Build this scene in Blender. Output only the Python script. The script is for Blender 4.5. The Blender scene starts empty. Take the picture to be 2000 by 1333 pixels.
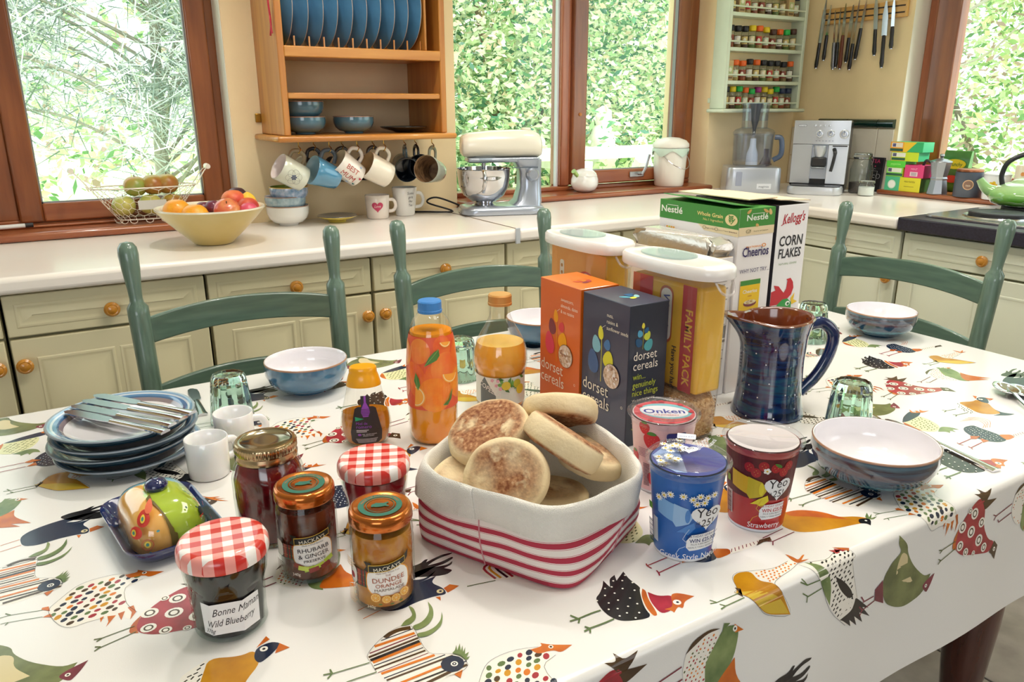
import bpy, bmesh, math, random
from math import sin, cos, pi, radians, atan2, hypot
from mathutils import Vector as V, Matrix, noise as mnoise
from mathutils.geometry import tessellate_polygon
S = bpy.context.scene
COL = S.collection
RN = random.Random(11)
# ---------------------------------------------------------------- camera
FPX, PITCH, YAW, ROLL, CZ = 1495.4, radians(17.01), radians(58.695), -0.00221, 1.27
_f = V((cos(YAW)*cos(PITCH), sin(YAW)*cos(PITCH), -sin(PITCH)))
_r = V((sin(YAW), -cos(YAW), 0)); _u = _r.cross(_f)
_r, _u = _r*cos(ROLL)+_u*sin(ROLL), _u*cos(ROLL)-_r*sin(ROLL)
cam = bpy.data.objects.new('camera', bpy.data.cameras.new('camera')); COL.objects.link(cam)
cam.data.sensor_width = 36; cam.data.lens = 36*FPX/2000
cam.data.clip_start = .02
cam.matrix_world = Matrix(((_r.x, _u.x, -_f.x, 0), (_r.y, _u.y, -_f.y, 0), (_r.z, _u.z, -_f.z, CZ), (0, 0, 0, 1)))
S.camera = cam
# ---------------------------------------------------------------- world, sun, lamps, exposure
S.view_settings.view_transform = 'Standard'; S.view_settings.look = 'None'
S.view_settings.gamma = 1; S.view_settings.use_curve_mapping = False
S.view_settings.exposure = 0.55
w = bpy.data.worlds.new('world'); S.world = w; w.use_nodes = True
w.node_tree.nodes['Background'].inputs[0].default_value = (.93, .97, 1, 1)
w.node_tree.nodes['Background'].inputs[1].default_value = 1.8
S.cycles.use_denoising = True
S.cycles.max_bounces = 9; S.cycles.transparent_max_bounces = 24; S.cycles.transmission_bounces = 9
S.cycles.sample_clamp_indirect = 4; S.cycles.caustics_reflective = False
def lamp(name, typ, loc, aim, energy, col=(1, 1, 1), size=1, sy=None, ang=None):
    l = bpy.data.lights.new(name, typ); l.energy = energy; l.color = col
    if typ == 'AREA':
        l.size = size
        if sy: l.shape = 'RECTANGLE'; l.size_y = sy
    elif typ == 'SUN': l.angle = ang or .05
    elif typ == 'SPOT': l.spot_size = radians(110); l.shadow_soft_size = size; l.spot_blend = .6
    o = bpy.data.objects.new(name, l); COL.objects.link(o); o.location = loc
    o.rotation_euler = (V(aim)-V(loc)).to_track_quat('-Z', 'Y').to_euler(); return o
lamp('sun', 'SUN', (3, -7, 8), (0, 0, 0), 5.5, (1, .98, .93), ang=.3)
# area lights stand for unseen windows behind the camera, and the ceiling lights
lamp('rear_left_daylight', 'AREA', (-1.6, -1.9, 1.5), (1.0, 1.2, .8), 17, (.90, .95, 1), 1.6, 1.2)
lamp('rear_window_daylight', 'AREA', (2.6, -1.9, 1.6), (1.0, 1.4, .8), 9, (.92, .96, 1), 1.6, 1.2)
for i, (x, y) in enumerate(((.3, .7), (1.5, .6), (.5, 1.75), (1.9, 1.7), (2.6, 1.0))):
    lamp('ceiling_spot', 'SPOT', (x, y, 2.36), (x, y, 0), (21 if y > 1.5 else 11), (1, .95, .87), .05)
lamp('ceiling_fill', 'AREA', (1.0, .9, 2.37), (1.0, .9, 0), 12, (1, .93, .83), .5, 1.4)  # added warm overhead fill, not a fixture of the room
# ---------------------------------------------------------------- materials
def lin(h):
    if isinstance(h, tuple): return h
    h = h.lstrip('#'); c = [int(h[i:i+2], 16)/255 for i in (0, 2, 4)]
    return tuple(x/12.92 if x <= .04045 else ((x+.055)/1.055)**2.4 for x in c)
MC = {}
def M(col, rough=.5, metal=0, coat=0, var=0, vs=20, bump=0, bs=150, stretch=None, trans=0, sss=0, emit=0, col2=None, name=None, ramp=(.35, .65), spec=None):
    key = (col, rough, metal, coat, var, vs, bump, bs, stretch, trans, sss, emit, col2, ramp, spec)
    if key in MC: return MC[key]
    m = bpy.data.materials.new(name or ('mat_%d' % len(MC))); m.use_nodes = True; MC[key] = m
    nt = m.node_tree; N = nt.nodes; L = nt.links; b = N['Principled BSDF']; c = lin(col)
    b.inputs['Base Color'].default_value = (*c, 1); b.inputs['Roughness'].default_value = rough
    b.inputs['Metallic'].default_value = metal; b.inputs['Coat Weight'].default_value = coat; b.inputs['Coat Roughness'].default_value = .08
    b.inputs['Transmission Weight'].default_value = trans
    if spec is not None: b.inputs['Specular IOR Level'].default_value = spec
    if sss: b.inputs['Subsurface Weight'].default_value = sss; b.inputs['Subsurface Radius'].default_value = (.02, .01, .005)
    if emit: b.inputs['Emission Color'].default_value = (*c, 1); b.inputs['Emission Strength'].default_value = emit
    if var or col2 or bump:
        tc = N.new('ShaderNodeTexCoord'); mp = N.new('ShaderNodeMapping'); L.new(tc.outputs['Object'], mp.inputs[0])
        if stretch: mp.inputs['Scale'].default_value = stretch
    if var or col2:
        n = N.new('ShaderNodeTexNoise'); n.inputs['Scale'].default_value = vs; n.inputs['Detail'].default_value = 4
        L.new(mp.outputs[0], n.inputs['Vector'])
        r = N.new('ShaderNodeValToRGB'); r.color_ramp.elements[0].position = ramp[0]; r.color_ramp.elements[1].position = ramp[1]
        c2 = lin(col2) if col2 else tuple(min(1, x*(1+var)) for x in c); c1 = c if col2 else tuple(x*(1-var) for x in c)
        r.color_ramp.elements[0].color = (*c1, 1); r.color_ramp.elements[1].color = (*c2, 1)
        L.new(n.outputs['Fac'], r.inputs[0]); L.new(r.outputs[0], b.inputs['Base Color'])
    if bump:
        n2 = N.new('ShaderNodeTexNoise'); n2.inputs['Scale'].default_value = bs; L.new(mp.outputs[0], n2.inputs['Vector'])
        bp = N.new('ShaderNodeBump'); bp.inputs['Strength'].default_value = bump; bp.inputs['Distance'].default_value = .002
        L.new(n2.outputs['Fac'], bp.inputs['Height']); L.new(bp.outputs[0], b.inputs['Normal'])
    return m
def clear(col='#ffffff', gloss=1.0, name='clear', rough=.02, alpha=0.0):
    """thin clear plastic or glass wall: tinted see-through with a Fresnel gloss on top"""
    key = ('clear', col, gloss, rough, alpha)
    if key in MC: return MC[key]
    m = bpy.data.materials.new(name); m.use_nodes = True; MC[key] = m
    nt = m.node_tree; N = nt.nodes; L = nt.links; N.remove(N['Principled BSDF']); out = N['Material Output']
    t = N.new('ShaderNodeBsdfTransparent'); t.inputs[0].default_value = (*lin(col), 1)
    g = N.new('ShaderNodeBsdfGlossy'); g.inputs['Roughness'].default_value = rough
    f = N.new('ShaderNodeLayerWeight'); pw = N.new('ShaderNodeMath'); pw.operation = 'POWER'; pw.inputs[1].default_value = 3.5; L.new(f.outputs['Facing'], pw.inputs[0]); f = N.new('ShaderNodeMath'); f.operation = 'MULTIPLY_ADD'; f.inputs[1].default_value = .32; f.inputs[2].default_value = .025; L.new(pw.outputs[0], f.inputs[0])
    mu = N.new('ShaderNodeMath'); mu.operation = 'MULTIPLY'; mu.inputs[1].default_value = gloss; L.new(f.outputs[0], mu.inputs[0])
    mx = N.new('ShaderNodeMixShader'); L.new(mu.outputs[0], mx.inputs[0]); L.new(t.outputs[0], mx.inputs[1]); L.new(g.outputs[0], mx.inputs[2])
    last = mx
    if alpha:
        d = N.new('ShaderNodeBsdfDiffuse'); d.inputs[0].default_value = (*lin(col), 1)
        m2 = N.new('ShaderNodeMixShader'); m2.inputs[0].default_value = alpha; L.new(mx.outputs[0], m2.inputs[1]); L.new(d.outputs[0], m2.inputs[2]); last = m2
    L.new(last.outputs[0], out.inputs[0]); return m
def glass(col, name='glass', rough=0.0, ior=1.48):
    key = ('glass', col, rough)
    if key in MC: return MC[key]
    m = bpy.data.materials.new(name); m.use_nodes = True; MC[key] = m
    b = m.node_tree.nodes['Principled BSDF']; b.inputs['Base Color'].default_value = (*lin(col), 1)
    b.inputs['Roughness'].default_value = rough; b.inputs['Transmission Weight'].default_value = 1; b.inputs['IOR'].default_value = ior
    return m
def ramp_mat(name, expr, stops, rough=.5, coat=0, interp='CONSTANT', bump=0, bs=900, noise=0, ns=30, metal=0, nstretch=None):
    """colour from a scalar built on object coordinates; expr(nt, sep) -> socket"""
    m = bpy.data.materials.new(name); m.use_nodes = True; nt = m.node_tree; N = nt.nodes; L = nt.links; b = N['Principled BSDF']
    b.inputs['Roughness'].default_value = rough; b.inputs['Coat Weight'].default_value = coat; b.inputs['Metallic'].default_value = metal
    tc = N.new('ShaderNodeTexCoord'); src = tc.outputs['Object']; 
    sep = N.new('ShaderNodeSeparateXYZ'); L.new(src, sep.inputs[0])
    s = expr(nt, sep)
    if noise:
        n = N.new('ShaderNodeTexNoise'); n.inputs['Scale'].default_value = ns
        mp = N.new('ShaderNodeMapping'); L.new(src, mp.inputs[0]); L.new(mp.outputs[0], n.inputs['Vector'])
        if nstretch: mp.inputs['Scale'].default_value = nstretch
        a = mth(nt, 'MULTIPLY_ADD', n.outputs['Fac'], noise, -noise/2); s = mth(nt, 'ADD', s, a)
    r = N.new('ShaderNodeValToRGB'); r.color_ramp.interpolation = interp; e = r.color_ramp.elements
    e[0].position = stops[0][0]; e[0].color = (*lin(stops[0][1]), 1); e[1].position = stops[1][0]; e[1].color = (*lin(stops[1][1]), 1)
    for p, c in stops[2:]: x = e.new(p); x.color = (*lin(c), 1)
    L.new(s, r.inputs[0]); L.new(r.outputs[0], b.inputs['Base Color'])
    if bump:
        n2 = N.new('ShaderNodeTexNoise'); n2.inputs['Scale'].default_value = bs; L.new(src, n2.inputs['Vector'])
        bp = N.new('ShaderNodeBump'); bp.inputs['Strength'].default_value = bump; bp.inputs['Distance'].default_value = .001
        L.new(n2.outputs['Fac'], bp.inputs['Height']); L.new(bp.outputs[0], b.inputs['Normal'])
    return m
def mth(nt, op, a, b=None, c=None):
    n = nt.nodes.new('ShaderNodeMath'); n.operation = op
    for i, v in enumerate((a, b, c)):
        if v is None: continue
        if isinstance(v, (int, float)): n.inputs[i].default_value = v
        else: nt.links.new(v, n.inputs[i])
    return n.outputs[0]
# ---------------------------------------------------------------- objects
def thing(name, label, cat, loc=(0, 0, 0), rz=0, group=None, rot=None):
    o = bpy.data.objects.new(name, None); COL.objects.link(o); o.location = loc; o.rotation_euler = rot or (0, 0, rz)
    o.empty_display_size = .02; return tag(o, label, cat, group)
def tag(o, label, cat, group=None):
    o['label'] = label; o['category'] = cat
    if group: o['group'] = group
    return o
def kids(o): return [c for c in bpy.data.objects if c.parent == o]
class G:
    def __init__(s): s.v = []; s.f = []; s.m = []; s.ml = []
    def mi(s, m):
        if m not in s.ml: s.ml.append(m)
        return s.ml.index(m)
    def add(s, vs, fs, m, T=None):
        b = len(s.v); s.v += [tuple(T @ V(v)) if T else tuple(v) for v in vs]; k = s.mi(m)
        for f in fs: s.f.append([b+i for i in f]); s.m.append(k)
        return s
    def box(s, a, b, m, T=None):
        (x0, y0, z0), (x1, y1, z1) = a, b
        return s.add([(x0, y0, z0), (x1, y0, z0), (x1, y1, z0), (x0, y1, z0), (x0, y0, z1), (x1, y0, z1), (x1, y1, z1), (x0, y1, z1)],
              [(0, 3, 2, 1), (4, 5, 6, 7), (0, 1, 5, 4), (1, 2, 6, 5), (2, 3, 7, 6), (3, 0, 4, 7)], m, T)
    def lathe(s, prof, m, seg=32, T=None, fn=None, c=(0, 0), capb=False, capt=False, mf=None):
        vs = []; fs = []; idx = []
        for (r, z) in prof:
            if r < 1e-6: idx.append([len(vs)]); vs.append((c[0], c[1], z)); continue
            ring = []
            for k in range(seg):
                a = 2*pi*k/seg; rr, zz = (fn(a, r, z) if fn else (r, z)); ring.append(len(vs)); vs.append((c[0]+rr*cos(a), c[1]+rr*sin(a), zz))
            idx.append(ring)
        fm = []
        for j in range(len(prof)-1):
            A, B = idx[j], idx[j+1]; mm = mf(j) if mf else m
            for k in range(seg):
                k2 = (k+1) % seg
                if len(A) == 1 and len(B) == 1: continue
                if len(A) == 1: f = (A[0], B[k2], B[k])
                elif len(B) == 1: f = (A[k], A[k2], B[0])
                else: f = (A[k], A[k2], B[k2], B[k])
                fs.append(f); fm.append(mm)
        if capb and len(idx[0]) > 1: fs.append(tuple(reversed(idx[0]))); fm.append(mf(0) if mf else m)
        if capt and len(idx[-1]) > 1: fs.append(tuple(idx[-1])); fm.append(mf(len(prof)-2) if mf else m)
        b = len(s.v); s.v += [tuple(T @ V(v)) if T else v for v in vs]
        for f, mm in zip(fs, fm): s.f.append([b+i for i in f]); s.m.append(s.mi(mm))
        return s
    def tube(s, pts, r, m, seg=8, T=None, closed=False, flat=1.0):
        pts = [V(p) for p in pts]; n = len(pts); vs = []; fs = []; up = None
        for i, p in enumerate(pts):
            if closed: t = (pts[(i+1) % n]-pts[i-1])
            else: t = pts[min(i+1, n-1)]-pts[max(i-1, 0)]
            t = t.normalized() if t.length > 1e-9 else V((0, 0, 1))
            if up is None: up = V((0, 0, 1)) if abs(t.z) < .9 else V((1, 0, 0))
            a = t.cross(up); a = a.normalized() if a.length > 1e-6 else V((1, 0, 0)); bb = a.cross(t).normalized(); up = bb
            rr = r[i] if isinstance(r, (list, tuple)) else r
            for k in range(seg):
                q = 2*pi*k/seg; vs.append(p+a*cos(q)*rr+bb*sin(q)*rr*flat)
        for i in range(n if closed else n-1):
            for k in range(seg):
                j = (i+1) % n; k2 = (k+1) % seg; fs.append((i*seg+k, i*seg+k2, j*seg+k2, j*seg+k))
        if not closed: fs.append(tuple(range(seg-1, -1, -1))); fs.append(tuple((n-1)*seg+k for k in range(seg)))
        return s.add(vs, fs, m, T)
    def prism(s, poly, z0, z1, m, T=None):
        """poly: 2D outline (x,y) extruded z0..z1"""
        n = len(poly); ar = sum(poly[i][0]*poly[(i+1) % n][1]-poly[(i+1) % n][0]*poly[i][1] for i in range(n))
        if ar < 0: poly = poly[::-1]
        vs = [(x, y, z0) for x, y in poly]+[(x, y, z1) for x, y in poly]
        tr = tessellate_polygon([[V((x, y, 0)) for x, y in poly]]); fs = []
        for t in tr:
            a, b, c = t; A = (poly[b][0]-poly[a][0])*(poly[c][1]-poly[a][1])-(poly[c][0]-poly[a][0])*(poly[b][1]-poly[a][1])
            if A < 0: a, b, c = c, b, a
            fs.append((a+n, b+n, c+n)); fs.append((c, b, a))
        for i in range(n): j = (i+1) % n; fs.append((i, j, j+n, i+n))
        return s.add(vs, fs, m, T)
    def loft(s, rings, m, closed=True, capb=True, capt=True, mf=None, T=None):
        n = len(rings[0]); vs = [p for r in rings for p in r]; b = len(s.v); s.v += [tuple(T @ V(v)) if T else tuple(v) for v in vs]
        for j in range(len(rings)-1):
            for k in range(n if closed else n-1):
                k2 = (k+1) % n; s.f.append([b+j*n+k, b+j*n+k2, b+(j+1)*n+k2, b+(j+1)*n+k]); s.m.append(s.mi(mf(j, k) if mf else m))
        if capb: s.f.append([b+k for k in range(n-1, -1, -1)]); s.m.append(s.mi(mf(0, 0) if mf else m))
        if capt: s.f.append([b+(len(rings)-1)*n+k for k in range(n)]); s.m.append(s.mi(mf(len(rings)-2, 0) if mf else m))
        return s
    def obj(s, name, parent=None, loc=(0, 0, 0), rz=0, smooth=38, bevel=0, rot=None, kind=None, sub=0, bseg=2):
        me = bpy.data.meshes.new(name); me.from_pydata(s.v, [], s.f)
        for m in s.ml: me.materials.append(m)
        me.polygons.foreach_set('material_index', s.m)
        if smooth: me.polygons.foreach_set('use_smooth', [True]*len(me.polygons)); me.set_sharp_from_angle(angle=radians(smooth))
        me.update(); o = bpy.data.objects.new(name, me); COL.objects.link(o); o.location = loc; o.rotation_euler = rot or (0, 0, rz)
        if parent: o.parent = parent
        if bevel:
            bv = o.modifiers.new('bevel', 'BEVEL'); bv.width = bevel; bv.segments = bseg; bv.limit_method = 'ANGLE'; bv.angle_limit = radians(50)
        if sub: sd = o.modifiers.new('sub', 'SUBSURF'); sd.levels = sub; sd.render_levels = sub
        if kind: o['kind'] = kind
        return o
def rrect(w, h, r, n=4, cx=0, cy=0):
    out = []
    for sx, sy, a0 in ((1, 1, 0), (-1, 1, 90), (-1, -1, 180), (1, -1, 270)):
        for i in range(n+1):
            a = radians(a0+90*i/n); out.append((cx+sx*(w/2-r)+r*cos(a), cy+sy*(h/2-r)+r*sin(a)))
    return out
def circ(r, n=24, cx=0, cy=0, ry=None): return [(cx+r*cos(2*pi*i/n), cy+(ry or r)*sin(2*pi*i/n)) for i in range(n)]
def Tm(loc=(0, 0, 0), rz=0, rx=0, ry=0):
    return Matrix.Translation(V(loc)) @ Matrix.Rotation(rz, 4, 'Z') @ Matrix.Rotation(ry, 4, 'Y') @ Matrix.Rotation(rx, 4, 'X')
def smooth_path(pts, n=6):
    pts = [V(p) for p in pts]; out = []
    P = [pts[0]*2-pts[1]]+pts+[pts[-1]*2-pts[-2]]
    for i in range(1, len(P)-2):
        for k in range(n):
            t = k/n; a, b, c, d = P[i-1], P[i], P[i+1], P[i+2]
            out.append(.5*((2*b)+(c-a)*t+(2*a-5*b+4*c-d)*t*t+(3*b-a-3*c+d)*t**3))
    out.append(pts[-1]); return out
# ---------------------------------------------------------------- flat print (labels, lettering) laid on real surfaces
_tc = {}
def text_tris(body, res=2, bold=False):
    if (body, res, bold) in _tc: return _tc[(body, res, bold)]
    cu = bpy.data.curves.new('t', 'FONT'); cu.body = body; cu.size = 1; cu.resolution_u = res; cu.align_x = 'CENTER'
    if bold: cu.offset = .018
    o = bpy.data.objects.new('t', cu); me = o.to_mesh(); me.calc_loop_triangles()
    vs = [(v.co.x, v.co.y) for v in me.vertices]; fs = [tuple(t.vertices) for t in me.loop_triangles]
    o.to_mesh_clear(); bpy.data.objects.remove(o); bpy.data.curves.remove(cu); _tc[(body, res, bold)] = (vs, fs); return vs, fs
class Print:
    def __init__(s): s.v = []; s.f = []; s.m = []; s.ml = []; s.lay = 0
    def _add(s, vs, fs, m, lay=None):
        if isinstance(m, str): m = INK(m)
        if m not in s.ml: s.ml.append(m)
        if lay is None: s.lay += 1; lay = s.lay
        b = len(s.v); s.v += [(x, y, lay) for x, y in vs]; k = s.ml.index(m)
        for f in fs: s.f.append([b+i for i in f]); s.m.append(k)
        return s
    def poly(s, pts, m, lay=None):
        tr = tessellate_polygon([[V((x, y, 0)) for x, y in pts]]); return s._add(pts, tr, m, lay)
    def rect(s, x, y, w, h, m, lay=None): return s.poly([(x, y), (x+w, y), (x+w, y+h), (x, y+h)], m, lay)
    def rr(s, cx, cy, w, h, r, m, lay=None): return s.poly(rrect(w, h, r, 4, cx, cy), m, lay)
    def ell(s, x, y, rx, m, ry=None, n=20, lay=None, rot=0):
        ry = ry or rx; c, q = cos(rot), sin(rot)
        return s.poly([(x+rx*cos(2*pi*i/n)*c-ry*sin(2*pi*i/n)*q, y+rx*cos(2*pi*i/n)*q+ry*sin(2*pi*i/n)*c) for i in range(n)], m, lay)
    def ring(s, x, y, r, w, m, n=28, ry=None, lay=None):
        k = (ry or r)/r; vs = [(x+rr*cos(2*pi*i/n), y+rr*k*sin(2*pi*i/n)) for i in range(n) for rr in (r, r-w)]
        return s._add(vs, [(2*i, (2*i+2) % (2*n), (2*i+3) % (2*n), 2*i+1) for i in range(n)], m, lay)
    def line(s, pts, w, m, lay=None, taper=False):
        n = len(pts); vs = []
        for i, p in enumerate(pts):
            a = pts[max(i-1, 0)]; b = pts[min(i+1, n-1)]; dx, dy = b[0]-a[0], b[1]-a[1]; l = hypot(dx, dy) or 1
            ww = w/2*((1-.9*i/(n-1)) if taper and n > 1 else 1); vs += [(p[0]-dy/l*ww, p[1]+dx/l*ww), (p[0]+dy/l*ww, p[1]-dx/l*ww)]
        return s._add(vs, [(2*i, 2*i+1, 2*i+3, 2*i+2) for i in range(n-1)], m, lay)
    def text(s, body, x, y, size, m, align='C', shear=0, sx=1, bold=False, rot=0, arc=None, lay=None, res=2):
        vs, fs = text_tris(body, res, bold)
        if not vs: return s
        x0 = min(v[0] for v in vs); x1 = max(v[0] for v in vs); off = {'C': -(x0+x1)/2, 'L': -x0, 'R': -x1}[align]; c, q = cos(rot), sin(rot); out = []
        for a, b in vs:
            a = (a+off+b*shear)*size*sx; b = b*size
            if arc: t = a/arc; a, b = (arc+b)*sin(t), (arc+b)*cos(t)-arc
            out.append((x+a*c-b*q, y+a*q+b*c))
        return s._add(out, fs, m, lay)
    def build(s, name, parent, fn, cu=None, cv=None, base=.00025, step=.00008, kind=None):
        bm = bmesh.new(); vv = [bm.verts.new(v) for v in s.v]
        for f, m in zip(s.f, s.m):
            try: fc = bm.faces.new([vv[i] for i in f]); fc.material_index = m
            except ValueError: pass
        for cuts, ax in ((cu, 0), (cv, 1)):
            for c in (cuts or []):
                co = [0, 0, 0]; no = [0, 0, 0]; co[ax] = c; no[ax] = 1
                bmesh.ops.bisect_plane(bm, geom=bm.verts[:]+bm.edges[:]+bm.faces[:], plane_co=co, plane_no=no, dist=1e-7)
        for v in bm.verts: v.co = fn(v.co.x, v.co.y, base+step*v.co.z)
        bmesh.ops.recalc_face_normals
        me = bpy.data.meshes.new(name); bm.to_mesh(me); bm.free()
        for m in s.ml: me.materials.append(m)
        o = bpy.data.objects.new(name, me); COL.objects.link(o)
        if parent: o.parent = parent
        if kind: o['kind'] = kind
        return o
INKS = dict(w='#f4efe6', k='#171417', n='#14233f', r='#a52a35', o='#d9761a', b='#4a3216', g='#5d7443', y='#d09216', Y='#d9b53c', d='#d8c89a', e='#5b6438', p='#e3e2b0', c='#7c2c3c')
def INK(k, rough=.45):
    return M(INKS.get(k, k), rough)
def flat_map(o, u, v):
    o, u, v = V(o), V(u).normalized(), V(v).normalized(); n = u.cross(v)
    return lambda a, b, h: o+u*a+v*b+n*h
def cyl_map(rf, phi0, z0=0, c=(0, 0)):
    def f(a, b, h):
        r = rf(z0+b) if callable(rf) else rf; t = phi0+a/(rf(z0) if callable(rf) else rf)
        return V((c[0]+(r+h)*cos(t), c[1]+(r+h)*sin(t), z0+b))
    return f
def cuts(a, b, n): return [a+(b-a)*i/n for i in range(n+1)]
def soften(P, it=2):
    for _ in range(it):
        n = len(P); out = []
        for i in range(n):
            a, b, c = V((*P[i-1], 0)), V((*P[i], 0)), V((*P[(i+1) % n], 0)); u, w_ = a-b, c-b
            if u.length < 1e-6 or w_.length < 1e-6: continue
            if u.angle(w_) < 1.15: out.append(P[i])
            else: out += [tuple((b+u*.22)[:2]), tuple((b+w_*.22)[:2])]
        P = out
    return P
def cam_ang(x, y): return atan2(-y, -x)
# ================================================================ room shell
cream = M('#f7e0b4', .7, var=.03, vs=6, bump=.15, bs=60); revealm = M('#f3efe4', .6)
mahog = M('#7d4526', .28, coat=.5, col2='#9a5b33', vs=5, stretch=(6, 6, .6)); mahogh = M('#8f4a2a', .28, coat=.5, col2='#a8643c', vs=5, stretch=(.6, 6, 6))
mahogy = M('#8f4a2a', .28, coat=.5, col2='#a8643c', vs=5, stretch=(6, .6, 6)); mahogl = M('#b5704f', .3, coat=.4, col2='#8e4c30', vs=5, stretch=(6, 6, .6))
WY, WX, CEIL = 2.58, 3.16, 2.4
def struct(g, name, **k): o = g.obj(name, **k); o['kind'] = 'structure'; return o
# vinyl floor of pale mottled slabs
fl = bpy.data.objects.new('floor', None); COL.objects.link(fl); fl['kind'] = 'structure'
struct(G().box((-3, -3, -.06), (WX+.3, WY+.3, -.004), M('#8d857c', .7)), 'floor_base', parent=fl)
fm = [M(c, .38, col2=d, vs=9, bump=.1, bs=40) for c, d in (('#b3aaa3', '#8f8580'), ('#aaa29a', '#968c86'), ('#b8b0a8', '#99908a'))]
tile = [G().box((.003, .003, -.004), (.447, .447, 0), m).obj('slab', bevel=.002) for m in fm]
for t in tile: COL.objects.unlink(t)
for i in range(-3, 8):
    for j in range(-4, 6):
        o = tile[(i*3+j*5) % 3].copy(); COL.objects.link(o); o.location = (i*.45-.1, j*.45, 0); o.parent = fl; o.name = 'slab'; o['kind'] = 'structure'
struct(G().box((-3, -3, CEIL), (WX+.3, WY+.35, CEIL+.1), M('#f6f1e6', .8)), 'ceiling')
for x, y, wh in ((.3, .7, 'left end of the table'), (1.5, .6, 'right end of the table'), (.5, 1.75, 'two ladder-back chairs'), (1.9, 1.7, 'corner of the kitchen'), (2.6, 1.0, 'electric hob')):
    t = thing('ceiling_downlight', 'round recessed white-rimmed ceiling downlight above the '+wh, 'ceiling light', (x, y, 2.395), 0, 'recessed ceiling lights')
    G().lathe([(.03, 0), (.045, 0), (.048, -.005), (.03, -.004)], M('#f4f4f0', .3), 20).obj('rim', t); G().lathe([(0, -.001), (.03, -.001)], M('#fff2d8', .5, emit=4), 20).obj('lens', t)
def wallgrid(x0, x1, holes, zt, th, axis, base, m, mr):
    """solid wall panels around rectangular window openings"""
    g = G(); xs = sorted({x0, x1, *[h[0] for h in holes], *[h[1] for h in holes]})
    for a, b in zip(xs, xs[1:]):
        hs = [h for h in holes if h[0] <= a and h[1] >= b]; segs = [(0, hs[0][2]), (hs[0][3], zt)] if hs else [(0, zt)]
        for z0, z1 in segs:
            if axis == 'x': g.box((a, base, z0), (b, base+th, z1), m)
            else: g.box((base, a, z0), (base+th, b, z1), m)
    return g
struct(wallgrid(-3, WX+.3, [(-1.7, .545, .905, 2.15), (1.33, 2.60, .905, 2.15)], CEIL, .3, 'x', WY, cream, cream), 'wall_back')
struct(wallgrid(-.7, WY, [(-.2, 2.03, .905, 2.15)], CEIL, .3, 'y', WX, cream, cream), 'wall_right')
struct(G().box((.543, WY+.001, .93), (.5445, WY+.12, 2.15), revealm).box((2.6005, WY+.001, .93), (2.602, WY+.12, 2.15), revealm), 'trim_1')
struct(G().box((WX+.001, 2.0285, .93), (WX+.12, 2.031, 2.15), revealm), 'trim_2')
struct(G().box((-3.1, -3.1, 0), (WX+.3, -3, CEIL), M('#d9dade', .8)), 'wall_front'); struct(G().box((-3.1, -3, 0), (-3, WY, CEIL), M('#d9dade', .8)), 'wall_left'); struct(G().box((WX, -3, 0), (WX+.1, -.7, CEIL), cream), 'wall_right_rear')
# tiles with a dark green border on the right-hand wall
tw = thing('tiled_splashback', 'cream wall tiles under a dark green moulded tile border beside the coffee machine', 'tiles', (0, 0, 0))
tm = M('#e6ddcf', .18, coat=.5, var=.02); tg = M('#0e2f2a', .12, coat=1)
for i in range(4):
    y1 = 2.575-i*.152; y0 = max(y1-.149, 2.045)
    if y1 > 2.06:
        for z in (.912, 1.045): G().box((WX-.007, y0, z), (WX, y1, z+.13), tm).obj('tile', tw, bevel=.0015)
        if i: G().tube([(WX-.004, y0, 1.197), (WX-.004, y1, 1.197)], .019, tg, 16, flat=1).obj('border_tile', tw)
# window joinery
pane = clear('#f4faf8', 1.0, 'window_glass')
sealm = M('#8d8f90', .5)
def window(n): o = bpy.data.objects.new('window_%d' % n, None); COL.objects.link(o); o['kind'] = 'structure'; return o
def bar(w, nm, a, b, m=None, bev=.006): o = G().box(a, b, m or mahog).obj(nm, w, bevel=bev); o['kind'] = 'structure'; return o
def sash(w, x0, x1, z0, z1, wd, y, m=None, yt=.05):
    bar(w, 'stile', (x0, y, z0), (x0+wd, y+yt, z1), m); bar(w, 'stile', (x1-wd, y, z0), (x1, y+yt, z1), m)
    bar(w, 'rail', (x0+wd, y, z0), (x1-wd, y+yt, z0+.055), mahogh); bar(w, 'rail', (x0+wd, y, z1-.06), (x1-wd, y+yt, z1), mahogh)
    bar(w, 'glazing_seal', (x0+wd, y+.012, z0+.053), (x0+wd+.004, y+.03, z1-.06), sealm, 0); bar(w, 'glazing_seal', (x1-wd-.004, y+.012, z0+.053), (x1-wd, y+.03, z1-.06), sealm, 0)
    bar(w, 'glazing_seal', (x0+wd, y+.012, z0+.053), (x1-wd, y+.03, z0+.058), sealm, 0)
    bar(w, 'pane', (x0+wd, y+.02, z0+.05), (x1-wd, y+.024, z1-.06), pane, 0)
w1 = window(1); FY = 2.68
bar(w1, 'frame', (-1.7, FY, .935), (.545, FY+.08, .955), mahogh); bar(w1, 'frame', (.515, FY, .95), (.545, FY+.08, 2.15)); bar(w1, 'frame', (-.125, FY, .95), (-.06, FY+.08, 2.15)); bar(w1, 'frame', (-1.7, FY, 2.12), (.545, FY+.08, 2.15), mahogh)
sash(w1, -.062, .518, .945, 2.13, .062, FY-.012); sash(w1, -1.6, -.12, .945, 2.13, .06, FY-.012)
bar(w1, 'sill', (-1.7, 2.525, .911), (.545, FY+.05, .935), mahogh, .008)
bar(w1, 'sill_nosing', (-1.7, 2.62, .935), (.545, FY+.01, .943), mahogh)
w2 = window(2)
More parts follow.
